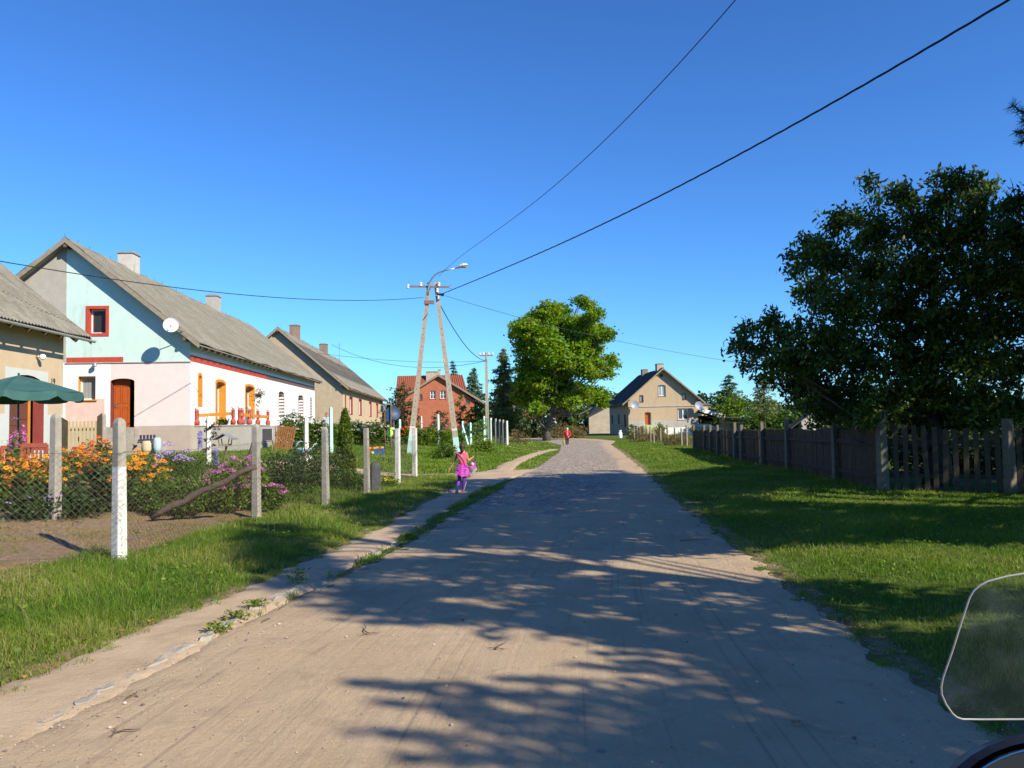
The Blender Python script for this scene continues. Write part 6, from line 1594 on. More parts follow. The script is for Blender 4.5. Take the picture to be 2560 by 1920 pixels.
# shade on the fence and the lower walnut: same pines, further boughs
def shade_box(x0, x1, y0, y1, z0, z1, n, kmin=0.0):
    for _ in range(n):
        x, y, z = rr.uniform(x0, x1), rr.uniform(y0, y1), rr.uniform(z0, z1)
        k = max((.70 * y + .8 - x) / (K_.x - .70 * K_.y), kmin, 3.0 - z) + min(4, rr.expovariate(.8))
        cast.append((x + K_.x * k, y + K_.y * k, z + k))
shade_box(8.3, 10.8, 16.8, 19.5, 0, 1.9, 110); shade_box(8.6, 9.6, 19.5, 27, 0, 1.6, 110); shade_box(10.5, 14, 14.5, 17.5, 0, 1.8, 60); shade_box(7.5, 14, 18, 22, 2, 6.0, 420)
LIT = [[(860, 1392), (1010, 1378), (1250, 1378), (1370, 1376), (1470, 1410), (1610, 1394), (1760, 1400), (1840, 1384), (1960, 1378), (2560, 1380), (2560, 1440), (1980, 1440), (1800, 1446), (1500, 1428), (1330, 1402), (1200, 1388), (1000, 1394)],
       [(1900, 1222), (2000, 1212), (2560, 1222), (2560, 1262), (1950, 1248)], [(760, 1530), (1030, 1575), (1300, 1592), (1480, 1615), (1700, 1630), (1800, 1700), (1650, 1790), (1560, 1920), (700, 1920), (740, 1600)], [(0, 1300), (560, 1330), (620, 1470), (760, 1520), (850, 1700), (900, 1920), (0, 1920)],
       [(400, 1150), (700, 1150), (760, 1250), (600, 1300), (400, 1330)]]
LG_ = [[(lambda p: (p.x, p.y))(G(x, y)) for x, y in poly] for poly in LIT]
def keepcast(c):
    x0, y0 = c[0] - K_.x * c[2], c[1] - K_.y * c[2]
    if any(inside((x0, y0), g_) for g_ in LG_): return False
    for z in (.35, .7, 1.05, 1.35):                          # sun reaches the walking girl
        if math.hypot(c[0] - K_.x * (c[2] - z) - GIRL[0], c[1] - K_.y * (c[2] - z) - GIRL[1]) < .62: return False
    return True
GIRL = G(1154, 1232)
cast = np.array([c for c in cast if keepcast(c)])
trunks = [(12.2, 13.5), (10.6, 7.5), (9.6, 2.2), (11.4, -2.5), (15.5, 9.5), (13.5, 4.5)]
owner = np.argmin(np.stack([np.hypot(cast[:, 0] - tx, cast[:, 1] - ty) for tx, ty in trunks]), 0)
plab = ['scots pine right of the lawn beyond the frame edge, tallest of its row', 'scots pine beside the lawn whose branch tip enters at upper right', 'scots pine beside the parked motorcycle', 'scots pine behind the motorcycle', 'scots pine standing back from the lawn', 'scots pine between the others in the second row']
for i, (tx, ty) in enumerate(trunks):
    c = cast[owner == i]
    if len(c) < 3: continue
    rg = np.random.default_rng(100 + i); o = thing('pine_tree', (tx, ty, hz(tx, ty)), plab[i], 'pine tree', 'tall pines at the right of the road')
    H = c[:, 2].max() + .5; b = MB(); b.tube([(0, 0, -.3), (.1, 0, H * .4), (-.05, .1, H * .8), (0, 0, H)], [.24, .2, .12, .04], 10)
    for j in rg.choice(len(c), min(len(c), 70), replace=False):
        e = Vector(c[j]) - o.location; s = Vector((0, 0, max(1.5, e.z - .25 * math.hypot(e.x, e.y)))); b.tube([s, s.lerp(e, .5) + Vector((0, 0, .1)), e], [.05, .03, .008], 5)
    if i == 1:      # the branch tip that shows at the top right corner of the photograph
        e0 = P(2620, 330, 9.0) - o.location; tips = [P(2531, 262, 9.0), P(2538, 330, 9.05), P(2556, 300, 9.0), P(2552, 355, 9.0), P(2590, 270, 9)]
        b.tube([Vector((0, 0, e0.z - .6)), e0], [.06, .015], 6)
        for t_ in tips: b.tube([e0, t_ - o.location], [.012, .005], 5)
    b.build('trunk', M_pinebark, o, True)
    leafy('crown', c, 26, .27, .28, .095, F_pine, o, rg, .1, .6, loc=o.location)
    fo_ = np.argmin(np.stack([np.hypot(fing[:, 0] - a, fing[:, 1] - b_) for a, b_ in trunks]), 0) == i
    if fo_.any(): leafy('outer_boughs', fing[fo_], 7, .055, .11, .04, F_pine, o, rg, .1, .6, loc=o.location)
    if i == 1:
        nd = []; 
        for t_ in tips:
            for k in range(150):
                s = rg.random(); p = e0.lerp(t_ - o.location, .35 + .65 * s); dvec = (t_ - o.location - e0).normalized() * .6 + Vector(rg.normal(size=3)); dvec.normalize(); w = dvec.cross(Vector((0, 1, 0))).normalized() * .003; q = p + dvec * rg.uniform(.06, .11)
                nd.append([p - w, p + w, q + w * .4, q - w * .4])
        np_mesh('needles', np.array([[tuple(v) for v in f] for f in nd]), 4, F_pine, o, rg.random(len(nd)))
# dense broadleaf tree farther right that shades the walnut and the pickets
bt = Vector((20.5, 11.5, 0)); lob = [((20.5 + a, 11.5 + b_, z), r) for a, b_, z, r in ((0, 0, 7.5, 2.8), (-2, 1, 5.5, 2.2), (2, -1, 5.5, 2.3), (-2.4, 2.5, 7.5, 1.9), (0, 3, 6, 2.2), (1.5, 2.5, 8, 2.0), (-3.5, 4, 5, 1.8), (-1, -1, 9.4, 1.6), (-4, 5.4, 6.8, 1.5), (3, 1, 3.8, 2.0), (-1, 2, 3.6, 2.0))]
tree('lime_tree', bt, lob, [bt, bt + Vector((0, 0, 3)), bt + Vector((.1, .2, 6)), bt + Vector((0, 0, 9))], .35, 'dense lime tree beyond the right frame edge shading the pickets', 'tree', F_green, 11, 16, .5, .34, .24, 61)

# ============================ grass
F_grass = foliage_mat('grass_blade', [(.05, .12, .010), (.095, .19, .014), (.155, .25, .022), (.25, .28, .05), (.36, .31, .12)], .4, .5)
F_lawn = foliage_mat('lawn_blade', [(.05, .12, .008), (.09, .185, .010), (.14, .25, .014), (.20, .26, .03), (.28, .26, .08)], .4, .5)
def blades(name, X, Y, H, Wd, m, rg, label, lean=.5, zoff=0.0, segs=2):
    N = len(X); Z = hgt(X, Y) + zoff - .01
    a = rg.uniform(0, 2 * math.pi, N); fa = rg.uniform(0, 2 * math.pi, N); H = H * rg.uniform(.55, 1.25, N)
    wx, wy = np.cos(fa) * Wd / 2, np.sin(fa) * Wd / 2; le = lean * H * rg.uniform(.2, 1.3, N)
    B = np.stack([X, Y, Z], -1); w = np.stack([wx, wy, 0 * wx], -1); d = np.stack([np.cos(a) * le, np.sin(a) * le, 0 * le], -1)
    M1 = B + d * .3 + np.stack([0 * H, 0 * H, H * .6], -1); T = B + d + np.stack([0 * H, 0 * H, H * .95], -1)
    q1 = np.stack([B - w, B + w, M1 + w * .75, M1 - w * .75], 1); var = rg.random(N) * .6 + .4 * (np.sin(X * 1.7 + np.sin(Y * 1.3) * 2) * .5 + .5)
    q2 = np.stack([M1 - w * .75, M1 + w * .75, T + w * .12, T - w * .12], 1)
    o = np_mesh(name, np.concatenate([q1, q2]), 4, m, None, np.concatenate([var, var]))
    return tag(o, label, 'grass', kind='stuff')
def scatter(n, xa, xb, ya, yb, keep, rg):
    X = rg.uniform(xa, xb, n); Y = rg.uniform(ya, yb, n); k = keep(X, Y); return X[k], Y[k]
def patch(X, Y, s=1.0, thr=-.2): return (np.sin(X * 2.1 * s + 1.3 * np.sin(Y * 1.1 * s)) + np.sin(Y * 2.7 * s + X) + rg_n(X)) > thr
_rn = np.random.default_rng(3)
def rg_n(X): return _rn.normal(0, .8, X.shape)
pcx = lambda Y: np.interp(Y, PY, PXC); pw = lambda Y: np.interp(Y, PY, PW)
edgeL = lambda Y: pcx(Y) - pw(Y) + .10 * np.sin(Y * 3.1) + .07 * np.sin(Y * 7.7)
infield = lambda X, Y: (np.abs(X) < .72 * Y + 1.6)
rg = np.random.default_rng(41)
def keepA(X, Y):
    d = edgeL(Y) - X
    return (d > 0) & (X > fence_x(Y) - .15 - .5 * (Y < 11)) & infield(X, Y) & (rg.random(len(X)) < np.clip(d * 2.2 + .12, 0, 1))
for (ya, yb, n, h, w_, lb_) in ((3.2, 7.5, 130000, .095, .0042, 'long unmown grass on the left verge nearest the camera'), (7.5, 13, 80000, .09, .0065, 'long grass on the left verge beside the first fence posts'), (13, 28.2, 60000, .08, .011, 'grass on the left verge leading to the corner post')):
    X, Y = scatter(n, -8.5, -.8, ya, yb, keepA, rg); hv = h * (.6 + .8 * (np.sin(X * 3 + Y * 1.7) * .5 + .5)) * np.clip((edgeL(Y) - X) * 1.6 + .35, .35, 1.15)
    blades('verge_grass', X, Y, hv, w_, F_grass, rg, lb_, .7)
X, Y = scatter(2600, -8, -1, 3.3, 20, keepA, rg); blades('seed_stalks', X, Y, .26 + 0 * X, .0035, foliage_mat('dry_stem', [(.20, .17, .07), (.30, .25, .11)], .2), rg, 'thin pale seed stalks standing above the left verge grass', .35)
def fence_r(Y): return np.interp(Y, [0, 13.5, 15.2, 17.1, 18.3, 21.6, 26.8, 34, 43, 56, 95], [30, 18, 14.5, 10.5, 8.4, 8.7, 9.2, 9.5, 10.8, 12.3, 13.5])
def keepB(X, Y):
    d = X - road_r(Y) - .1 * np.sin(Y * 4.1) - .07 * np.sin(Y * 9)
    return (d > 0) & (X < fence_r(Y) + .1) & infield(X, Y) & (rg.random(len(X)) < np.clip(d * 1.6 + .12, 0, 1))
for (ya, yb, n, h, w_, lb_) in ((3, 8, 120000, .06, .005, 'short dense lawn grass at the right nearest the camera'), (8, 16, 120000, .06, .009, 'short lawn grass in dappled shade on the right'), (16, 34, 90000, .06, .016, 'short lawn grass before the board fence'), (34, 80, 60000, .07, .035, 'sunlit lawn strip along the road towards the tan house')):
    X, Y = scatter(n, 2.4, 14, ya, yb, keepB, rg); blades('lawn_grass', X, Y, h + .02 * np.sin(X * 2) * np.sin(Y * 1.4), w_, F_lawn, rg, lb_, .8)
def keepBase(X, Y): return (np.abs(X - fence_r(Y)) < .25) & (Y > 16)
X, Y = scatter(40000, 7, 14, 15, 60, lambda X, Y: np.abs(X - fence_r(Y) + .2) < .22, rg); blades('fence_foot_grass', X, Y, .14 + 0 * X, .012, F_lawn, rg, 'taller uncut grass along the foot of the right fence', .5)
X, Y = scatter(9000, -8, -1, 3.2, 20, lambda X, Y: keepA(X, Y) & (np.sin(X * 2.3 + 1) * np.sin(Y * 1.9) > .1), rg); a_ = rg.uniform(0, 6.28, len(X)); C_ = np.stack([X, Y, hgt(X, Y) + rg.uniform(.02, .09, len(X))], -1)
tag(np_mesh('broadleaf_weeds', rot_leaves(C_, .055, .032, rg, -.1, np.stack([np.cos(a_), np.sin(a_), np.full(len(X), .25)], -1)), 4, F_bright, None, rg.random(len(X))), 'broad leaved weeds and clover mixed into the left verge grass', 'weeds', kind='stuff')
X, Y = scatter(9000, 2.5, 12, 3, 18, lambda X, Y: keepB(X, Y) & (np.sin(X * 2.3 + 1) * np.sin(Y * 1.9) > .1), rg); a_ = rg.uniform(0, 6.28, len(X)); C_ = np.stack([X, Y, hgt(X, Y) + rg.uniform(.01, .05, len(X))], -1)
tag(np_mesh('clover', rot_leaves(C_, .045, .03, rg, -.1, np.stack([np.cos(a_), np.sin(a_), np.full(len(X), .2)], -1)), 4, F_bright, None, rg.random(len(X))), 'clover and small weeds growing in the right lawn', 'clover', kind='stuff')
def edge_tufts(n, seed):
    r_ = np.random.default_rng(seed); ty = 3.4 + 26 * r_.random(n) ** 1.3; side_ = r_.random(n) < .5; tx = np.where(side_, road_r(ty) + r_.normal(.02, .10, n), pcx(ty) - pw(ty) + r_.normal(-.02, .08, n))
    k = 36; X = np.repeat(tx, k) + r_.normal(0, .035, n * k); Y = np.repeat(ty, k) + r_.normal(0, .045, n * k); return X, Y
X, Y = edge_tufts(420, 5); blades('edge_tufts', X, Y, .055 + 0 * X, .006, F_grass, rg, 'scattered grass tufts breaking the edges of road and footpath', 1.1)
# strip between path and road, with gaps
def keepD(X, Y):
    a = pcx(Y) + pw(Y); b = road_l(Y); return (X > a - .02) & (X < b + .12 + .12 * np.sin(Y * 5)) & (Y < 22.5) & ((np.sin(Y * 2.6) + np.sin(Y * 6.1 + 1) + .5 * np.sin(Y * 13)) > (.75 - .16 * np.clip(Y - 6.5, 0, 8)))
X, Y = scatter(60000, -4, .4, 6.3, 22.5, keepD, rg); blades('strip_grass', X, Y, .08 + 0 * X, .009, F_grass, rg, 'narrow strip of grass and weeds between footpath and road', .7)
def keepI(X, Y):
    pd = polyd(X, Y, FAR); pd2 = polyd(X, Y, FAR2); left = np.interp(Y, [30.5, 36, 44, 52, 58], [-.1, .35, 1.2, 2.4, 3.3]); return (X > left) & (X < road_l(Y) + .1) & (pd > .42) & (pd2 > .3)
X, Y = scatter(14000, -.5, 4.5, 30.8, 57, keepI, rg); blades('island_grass', X, Y, .08 + 0 * X, .025, F_grass, rg, 'grass island between the side path and the cobbled road', .6)
def keepC(X, Y):
    f = fence_x(Y); lawn = ((X < f - .3) & (Y > 17) & (Y < 34)) | ((X < np.minimum(road_l(Y) - .3, 3.5)) & (Y >= 29.6)) | ((X < f - .3) & (Y > 15) & (X < -7))
    return lawn & (polyd(X, Y, SIDE) > .85) & (polyd(X, Y, FAR) > .5) & (polyd(X, Y, FAR2) > .35) & (X > -15.2 - .06 * (Y - 36)) & (np.abs(X) < .66 * Y + 2)
for ya, yb, n, h, w_, lb_ in ((15, 30, 60000, .10, .016, 'garden grass behind the wire fence'), (29.6, 60, 80000, .12, .035, 'green grass around the lamp pole and gardens'), (60, 120, 50000, .16, .08, 'rough grass on the bank by the maple')):
    X, Y = scatter(n, -18, 5, ya, yb, keepC, rg); blades('garden_grass', X, Y, h + 0 * X, w_, F_grass if ya > 55 else F_lawn, rg, lb_, .6)
# soil litter: dry straw and small weeds in the bed
X, Y = scatter(34000, -12, -4.5, 8.5, 15.5, lambda X, Y: (X < fence_x(Y) - .1) & (polyd(X, Y, [(-9, 11.6), (-5.6, 12.4), (-5.2, 13.6)]) < .75 * (1 + .3 * np.sin(X * 4))) & (np.abs(X) < .72 * Y + 1.5), rg)
blades('dry_straw', X, Y, .04 + 0 * X, .009, foliage_mat('straw', [(.22, .15, .07), (.38, .26, .12), (.20, .18, .06), (.14, .17, .04)], .2, .8), rg, 'dry yellow straw and withered leaves scattered on the bare soil bed', 2.2)
X, Y = scatter(7000, -12, -4.2, 8.5, 19, lambda X, Y: (X < fence_x(Y) - .05) & (np.sin(X * 5) * np.sin(Y * 4) > .55), rg)
blades('weed_seedlings', X, Y, .06 + 0 * X, .016, F_bright, rg, 'small green weeds sprouting on the bare soil bed', 1.1)

# ============================ kerb stones, pebbles, twigs, fallen leaves
M_kerb = mat('granite_kerb', (.29, .265, .215), (.36, .325, .265), 9, .9, bump=1.0, bscale=30, spots=(.36, .28, .19))
def rock(name, p, sz, m, rz, seed, sub=2):
    rr = random.Random(seed); b = MB(); b.ball((0, 0, 0), .5, 9, 0)
    vs = []
    for v in b.v:
        v = Vector(v); k = 1 + .25 * math.sin(v.x * 9 + seed) * math.sin(v.y * 8 + seed * 2) + .1 * math.sin(v.z * 15 + seed)
        sq = max(abs(v.x), abs(v.y), abs(v.z)) / (v.length + 1e-6); v = v * k / (sq ** .9) * rr.uniform(.9, 1.1); vs.append((v.x * sz[0], v.y * sz[1], v.z * sz[2]))
    b.v = vs; o = b.build(name, m, None, False, p); o.rotation_euler = (0, 0, rz); return o
kerb_px = [(60, 1822, .5), (130, 1798, .6), (215, 1752, .8), (262, 1722, .8), (330, 1692, .7), (400, 1655, .9), (455, 1624, 1.0), (520, 1596, 1.1), (570, 1562, .9), (640, 1522, 1.1), (700, 1494, 1.3), (745, 1472, 1.2), (862, 1416, .9), (905, 1398, .9), (940, 1384, 1.1), (985, 1362, .8), (1040, 1325, .9)]
for i, (sx, sy, k) in enumerate(kerb_px):
    p = G(sx, sy, .0); q = G(kerb_px[min(i + 1, len(kerb_px) - 1)][0], kerb_px[min(i + 1, len(kerb_px) - 1)][1]) if i + 1 < len(kerb_px) else p + Vector((.2, 1, 0))
    ang = math.atan2(q.y - p.y, q.x - p.x); o = rock('kerb_stone', (p.x, p.y, hz(p.x, p.y) - .022 + .016 * k), (.30 * (.7 + .6 * R.random()), .10 + .04 * R.random(), .035 + .06 * (k - .5)), M_kerb, ang, i + 1)
    lbs = ['almost buried kerb stone, nearest the lower left corner', 'second kerb stone from the lower left corner, flush with the sand', 'flat kerb stone, third from the lower left corner', 'worn kerb stone, fourth from the lower left corner', 'kerb stone half covered by sand, fifth from the near end', 'long low kerb stone, sixth from the near end', 'kerb stone just before the first weed tuft, seventh from the near end', 'raised kerb stone by the first weed tuft, eighth from the near end', 'cracked kerb stone, ninth from the near end', 'pale rough kerb stone by the rosette weed, tenth from the near end', 'biggest raised kerb stone in sun at the bend of the path', 'kerb stone at the edge of the tree shade, twelfth from the near end',
           'kerb stone in shade within the grass strip, fifth from the far end', 'shaded kerb stone, fourth from the far end', 'pale kerb stone sticking out of the strip, third from the far end', 'small kerb stone, second from the far end', 'last visible kerb stone at the far end']
    tag(o, lbs[i], 'kerb stone', 'broken kerb stones beside the footpath')
rg = np.random.default_rng(9); vs = []
gv = []
for _ in range(7000):
    y = 3.2 + 17 * rg.random() ** 1.4; u_ = rg.random(); u_ = u_ if rg.random() < .45 else (1 - abs(rg.normal(0, .09)) if rg.random() < .6 else abs(rg.normal(0, .08))); x = road_l(y) - .1 + (road_r(y) - road_l(y) + .25) * u_; gv.append(rg.random()); s = rg.uniform(.003, .008) * (1 + 1.2 * (rg.random() < .08)); z = float(hgt(x, y)) + .012
    a = rg.uniform(0, 6.28, 5); a.sort(); pts = [(x + math.cos(t) * s, y + math.sin(t) * s, z) for t in a]
    tp_ = (x, y, z + s * .7)
    for k in range(5): vs.append([pts[k], pts[(k + 1) % 5], tp_])
tag(np_mesh('gravel', np.array(vs), 3, foliage_mat('pebble', [(.10, .08, .07), (.26, .20, .15), (.42, .33, .24), (.55, .48, .40)], 0, .9), None, np.repeat(gv, 5)), 'tiny dark and pale pebbles strewn over the sandy road', 'gravel', kind='stuff')
tw_l = ['forked dry twig lying in the middle of the near road', 'curled dry twig right of the forked one on the sand', 'short straight stick lying in shade on the right of the road', 'thin stick near the lower left edge of the road']
for (sx, sy, L, lb_, a) in ((922, 1590, .3, tw_l[0], 1.9), (1242, 1628, .2, tw_l[1], 1.2), (1700, 1355, .5, tw_l[2], .1), (285, 1840, .14, tw_l[3], .3)):
    p = G(sx, sy); b = MB(); u = Vector((math.cos(a), math.sin(a), 0)); z = Vector((0, 0, .022)); sd2 = Vector((-u.y, u.x, 0))
    b.tube([p + z, p + u * L * .35 + sd2 * .02 + z, p + u * L * .7 - sd2 * .01 + z * 1.3, p + u * L + z], [.006, .005, .004, .002], 5)
    if L < .4:
        for s_ in (-1, 1): b.tube([p + u * L * .1 + z, p + u * L * -.12 + sd2 * s_ * .07 + z], [.003, .0015], 4); b.tube([p + u * L * .05 + z, p + sd2 * s_ * .1 + z], [.002, .001], 4)
    tag(b.build('twig', M_beam), lb_, 'twig')
fl_m = mat('fallen_brown_leaf', (.38, .16, .06), (.28, .12, .05), 30, .8, bump=.2)
for i, (sx, sy, lb_) in enumerate(((57, 1702, 'fallen brown leaf on the left grass edge near the frame edge'), (283, 1582, 'fallen orange leaf on the verge edge'), (305, 1584, 'fallen leaf just right of the orange one'), (141, 1535, 'small fallen leaf in the left verge grass'), (1990, 1818, 'rusty fallen leaf in the shade at the lower right of the road'), (378, 1560, 'fallen leaf on the sandy path edge'))):
    p = G(sx, sy); b = MB(); c = Vector((p.x, p.y, hz(p.x, p.y) + .03)); k = .04; a = i
    pts = [c + Vector((math.cos(a + t) * k * r, math.sin(a + t) * k * r, .008 * math.sin(3 * t))) for t, r in zip(np.linspace(0, 2 * math.pi, 11)[:-1], [1, .5, .9, .45, 1, .5, .9, .45, .8, .4])]
    for j in range(10): b.poly([c + Vector((0, 0, .006)), pts[j], pts[(j + 1) % 10]])
    tag(b.build('fallen_leaf', fl_m), lb_, 'leaf', 'fallen leaves')

# ============================ garden plants and flowers
M_petal_y = foliage_mat('orange_yellow_petal', [(.72, .20, .004), (.80, .31, .006), (.85, .40, .01)], .25, .6, (1, .9, .6))
M_petal_o = foliage_mat('rust_orange_petal', [(.40, .05, .006), (.62, .11, .006), (.75, .2, .01)], .25, .6, (1, .8, .5))
M_petal_pink = foliage_mat('pink_phlox_petal', [(.52, .08, .36), (.66, .18, .48), (.74, .36, .58)], .3, .6, (1, .9, 1))
M_petal_pp = foliage_mat('pale_lilac_petal', [(.45, .28, .62), (.58, .42, .72), (.68, .58, .78)], .3, .6, (1, .9, 1))
M_petal_blue = foliage_mat('blue_delphinium_petal', [(.16, .12, .55), (.28, .24, .70), (.42, .40, .78)], .3, .6, (1, .9, 1))
M_petal_w = foliage_mat('white_petal', [(.70, .68, .60), (.80, .80, .76)], .3, .6, (1, 1, 1))
M_petal_yel = foliage_mat('yellow_petal', [(.75, .60, .02), (.85, .72, .05)], .3, .6, (1, 1, .6))
M_petal_r = foliage_mat('red_petal', [(.6, .02, .01), (.75, .05, .02)], .3, .6, (1, .8, .8))
M_eye = mat('dark_flower_eye', (.05, .02, .012), None, 5, .8, bump=0)
def daisies(root, C, r, pm, rg, eye=True):
    N = len(C); nrm = np.stack([rg.normal(.25, .35, N), rg.normal(-.55, .35, N), np.full(N, .8)], -1); nrm /= np.linalg.norm(nrm, axis=1)[:, None]
    t = np.cross(nrm, np.array([0, 0, 1.0])); t /= np.linalg.norm(t, axis=1)[:, None] + 1e-9; b = np.cross(nrm, t); R_ = (r * rg.uniform(.75, 1.2, N))[:, None]
    q = []; npt = 9
    for k in range(npt):
        a = 2 * math.pi * k / npt; d = t * math.cos(a) + b * math.sin(a); s = -t * math.sin(a) + b * math.cos(a); dr = -nrm * R_ * .22
        q.append(np.stack([C + d * R_ * .15, C + d * R_ * .65 + s * R_ * .2 + dr * .4, C + d * R_ + dr, C + d * R_ * .65 - s * R_ * .2 + dr * .4], 1))
    np_mesh('petals', np.concatenate(q), 4, pm, root, np.tile(rg.random(N), npt))
    if eye:
        q = []; K = 6
        for k in range(K):
            a0, a1 = 2 * math.pi * k / K, 2 * math.pi * (k + 1) / K; top = C + nrm * R_ * .28
            q.append(np.stack([top, C + (t * math.cos(a0) + b * math.sin(a0)) * R_ * .24, C + (t * math.cos(a1) + b * math.sin(a1)) * R_ * .24], 1))
        eo = np_mesh('flower_eyes', np.concatenate(q), 3, M_eye, root)
        if N > 90: eo['kind'] = 'stuff'
def umbel(root, C, r, per, pm, rg, size=.028, sc=(1, 1, .7), name='blossoms'):
    N = len(C) * per; u = rg.normal(size=(N, 3)); u /= np.linalg.norm(u, axis=1)[:, None]; u[:, 2] = np.abs(u[:, 2]) * 1.0 - .25
    P0 = np.repeat(C, per, 0) + u * r * np.array(sc) * rg.uniform(.7, 1.05, N)[:, None]
    np_mesh(name, rot_leaves(P0, size, size * .8, rg, 0, None, .3), 4, pm, root, rg.random(N))
def plant(name, sx, y, w, h, fm, label, cat='plant', seed=1, n=60, nleaf=12, leaf=(.10, .045), group=None, flowers=(), d=None, zb=0.0):
    rg = np.random.default_rng(seed); b_ = at(sx, y); o = thing(name, b_, label, cat, group); d = d or w * .7
    u = rg.uniform(-1, 1, (n, 3)); rad = np.sqrt(rg.random(n)); a = rg.uniform(0, 6.28, n)
    hh = h * (1 - .35 * rad ** 2); C = np.stack([np.cos(a) * rad * w / 2, np.sin(a) * rad * d / 2, zb + rg.uniform(.06, .95, n) ** .8 * (hh - zb)], -1)
    leafy('foliage', C, nleaf, .12 * max(.6, w), leaf[0], leaf[1], fm, o, rg, .1, .8)
    sb = MB()
    for j in range(min(n, 16)): sb.tube([(C[j][0] * .5, C[j][1] * .5, 0), (C[j][0] * .8, C[j][1] * .8, C[j][2] * .6), tuple(C[j])], [.006, .005, .003], 4)
    sb.build('stems', F_green, o)
    for f in flowers:
        k = f['n']; rad = np.sqrt(rg.random(k)) * f.get('spread', .98); a = rg.uniform(0, 6.28, k)
        z = h * (1 - .3 * rad ** 2) * rg.uniform(f.get('lo', .72), f.get('hi', 1.05), k)
        C = np.stack([np.cos(a) * rad * w / 2, np.sin(a) * rad * d / 2, z], -1)
        if f['k'] == 'daisy': daisies(o, C, f['r'], f['m'], rg)
        elif f['k'] == 'umbel': umbel(o, C, f['r'], f.get('per', 34), f['m'], rg, f.get('s', .028))
        elif f['k'] == 'spike':
            cc = []
            for c in C:
                for j in range(12): cc.append((c[0] + rg.normal(0, .01), c[1], c[2] - .03 * j))
            umbel(o, np.array(cc), f['r'], 12, f['m'], rg, .03, (1, 1, .8), 'flower_spikes')
    return o
FG = 'flowering garden plants behind the wire fence'
DY = lambda n, r=.05, m=None, lo=.6: dict(k='daisy', n=n, r=r, m=m or M_petal_y, lo=lo)
plant('coneflower', -30, 14.6, 1.0, 1.0, F_green, 'orange-yellow coneflowers cut by the left frame edge', 'flowers', 1, 110, 14, group=FG, flowers=[DY(130)])
plant('coneflower', 40, 14.9, 1.1, 1.06, F_green, 'orange-yellow coneflowers left of the tall shaded post', 'flowers', 2, 130, 14, group=FG, flowers=[DY(170), DY(60, .05, M_petal_o)])
plant('coneflower', 100, 15.2, 1.0, 1.0, F_green, 'coneflowers touching the tall shaded post from the left', 'flowers', 3, 120, 14, group=FG, flowers=[DY(110)])
plant('coneflower', 185, 16.0, 1.15, 1.12, F_green, 'rust-orange coneflowers right of the shaded post', 'flowers', 4, 130, 14, group=FG, flowers=[DY(120, .052, M_petal_o), DY(90)])
plant('coneflower', 245, 16.8, 1.0, 1.28, F_green, 'tallest coneflowers standing before the pale garden gate', 'flowers', 5, 110, 14, group=FG, flowers=[DY(70, .052, M_petal_o), DY(110)])
plant('coneflower', 255, 14.6, 1.0, .95, F_dark, 'low leafy bed plants left of the nearest whitewashed post', 'flowers', 6, 110, 14, (.12, .06), FG, [DY(18)])
plant('coneflower', 365, 15.6, .95, 1.1, F_green, 'yellow coneflowers just right of the nearest whitewashed post', 'flowers', 7, 120, 14, group=FG, flowers=[DY(130)])
plant('leafy_bed', 130, 13.6, 1.5, .5, F_dark, 'dark green leaves at the foot of the coneflowers with white blossoms', 'plant', 8, 110, 14, (.09, .05), FG, [dict(k='umbel', n=9, r=.05, per=16, m=M_petal_pp, s=.03)])
plant('phlox', 435, 16.6, .8, 1.15, F_green, 'pale lilac phlox behind the coneflowers', 'flowers', 9, 90, 14, group=FG, flowers=[dict(k='umbel', n=16, r=.12, per=50, s=.04, m=M_petal_pp, lo=.9)])
plant('dill_bush', 478, 16.4, .8, 1.05, F_green, 'feathery green plants below the blue delphinium', 'plant', 10, 120, 18, (.09, .012), FG)
plant('leafy_bed', 420, 15.0, 1.2, .75, F_green, 'dense green foliage above the foot of the leaning log', 'plant', 11, 130, 15, (.09, .05), FG, [dict(k='umbel', n=4, r=.05, per=16, m=M_petal_pink, s=.025)])
plant('delphinium', 498, 17.0, .22, 1.42, F_green, 'tall blue delphinium spike left of the bird feeder', 'flowers', 12, 12, 8, group=FG, flowers=[dict(k='spike', n=2, r=.05, m=M_petal_blue, lo=1.0, hi=1.02, spread=.5)])
plant('delphinium', 541, 17.0, .2, 1.12, F_green, 'shorter blue delphinium spike directly below the bird feeder', 'flowers', 13, 10, 8, group=FG, flowers=[dict(k='spike', n=2, r=.045, m=M_petal_blue, lo=1.0, hi=1.02, spread=.5)])
plant('phlox', 545, 15.9, 1.15, .85, F_bright, 'bright green phlox bush with pink heads left of the grey post', 'flowers', 14, 150, 15, group=FG, flowers=[dict(k='umbel', n=28, r=.10, per=55, s=.036, m=M_petal_pink, lo=.55)])
plant('phlox', 605, 16.6, 1.0, 1.05, F_bright, 'taller pink phlox close behind the leaning log', 'flowers', 15, 130, 15, group=FG, flowers=[dict(k='umbel', n=26, r=.105, per=55, s=.036, m=M_petal_pink, lo=.6)])
plant('phlox', 672, 16.3, .75, .6, F_green, 'low pink phlox right of the grey post', 'flowers', 16, 70, 13, group=FG, flowers=[dict(k='umbel', n=13, r=.10, per=55, s=.036, m=M_petal_pink, lo=.7)])
plant('leafy_bed', 500, 18.5, 1.6, .8, F_green, 'rough green foliage at the back of the flower bed', 'plant', 17, 130, 15, (.1, .05), FG)
plant('rose_bush', 715, 19.5, 1.5, 1.05, F_dark, 'dark rose bush behind the rusty mesh', 'shrub', 18, 170, 15, (.08, .045), FG, [dict(k='umbel', n=4, r=.04, per=14, m=M_petal_pink, s=.025)])
plant('rose_bush', 780, 21.5, 1.5, 1.15, F_dark, 'dark rose bush left of the thuja', 'shrub', 19, 170, 15, (.08, .045), FG)
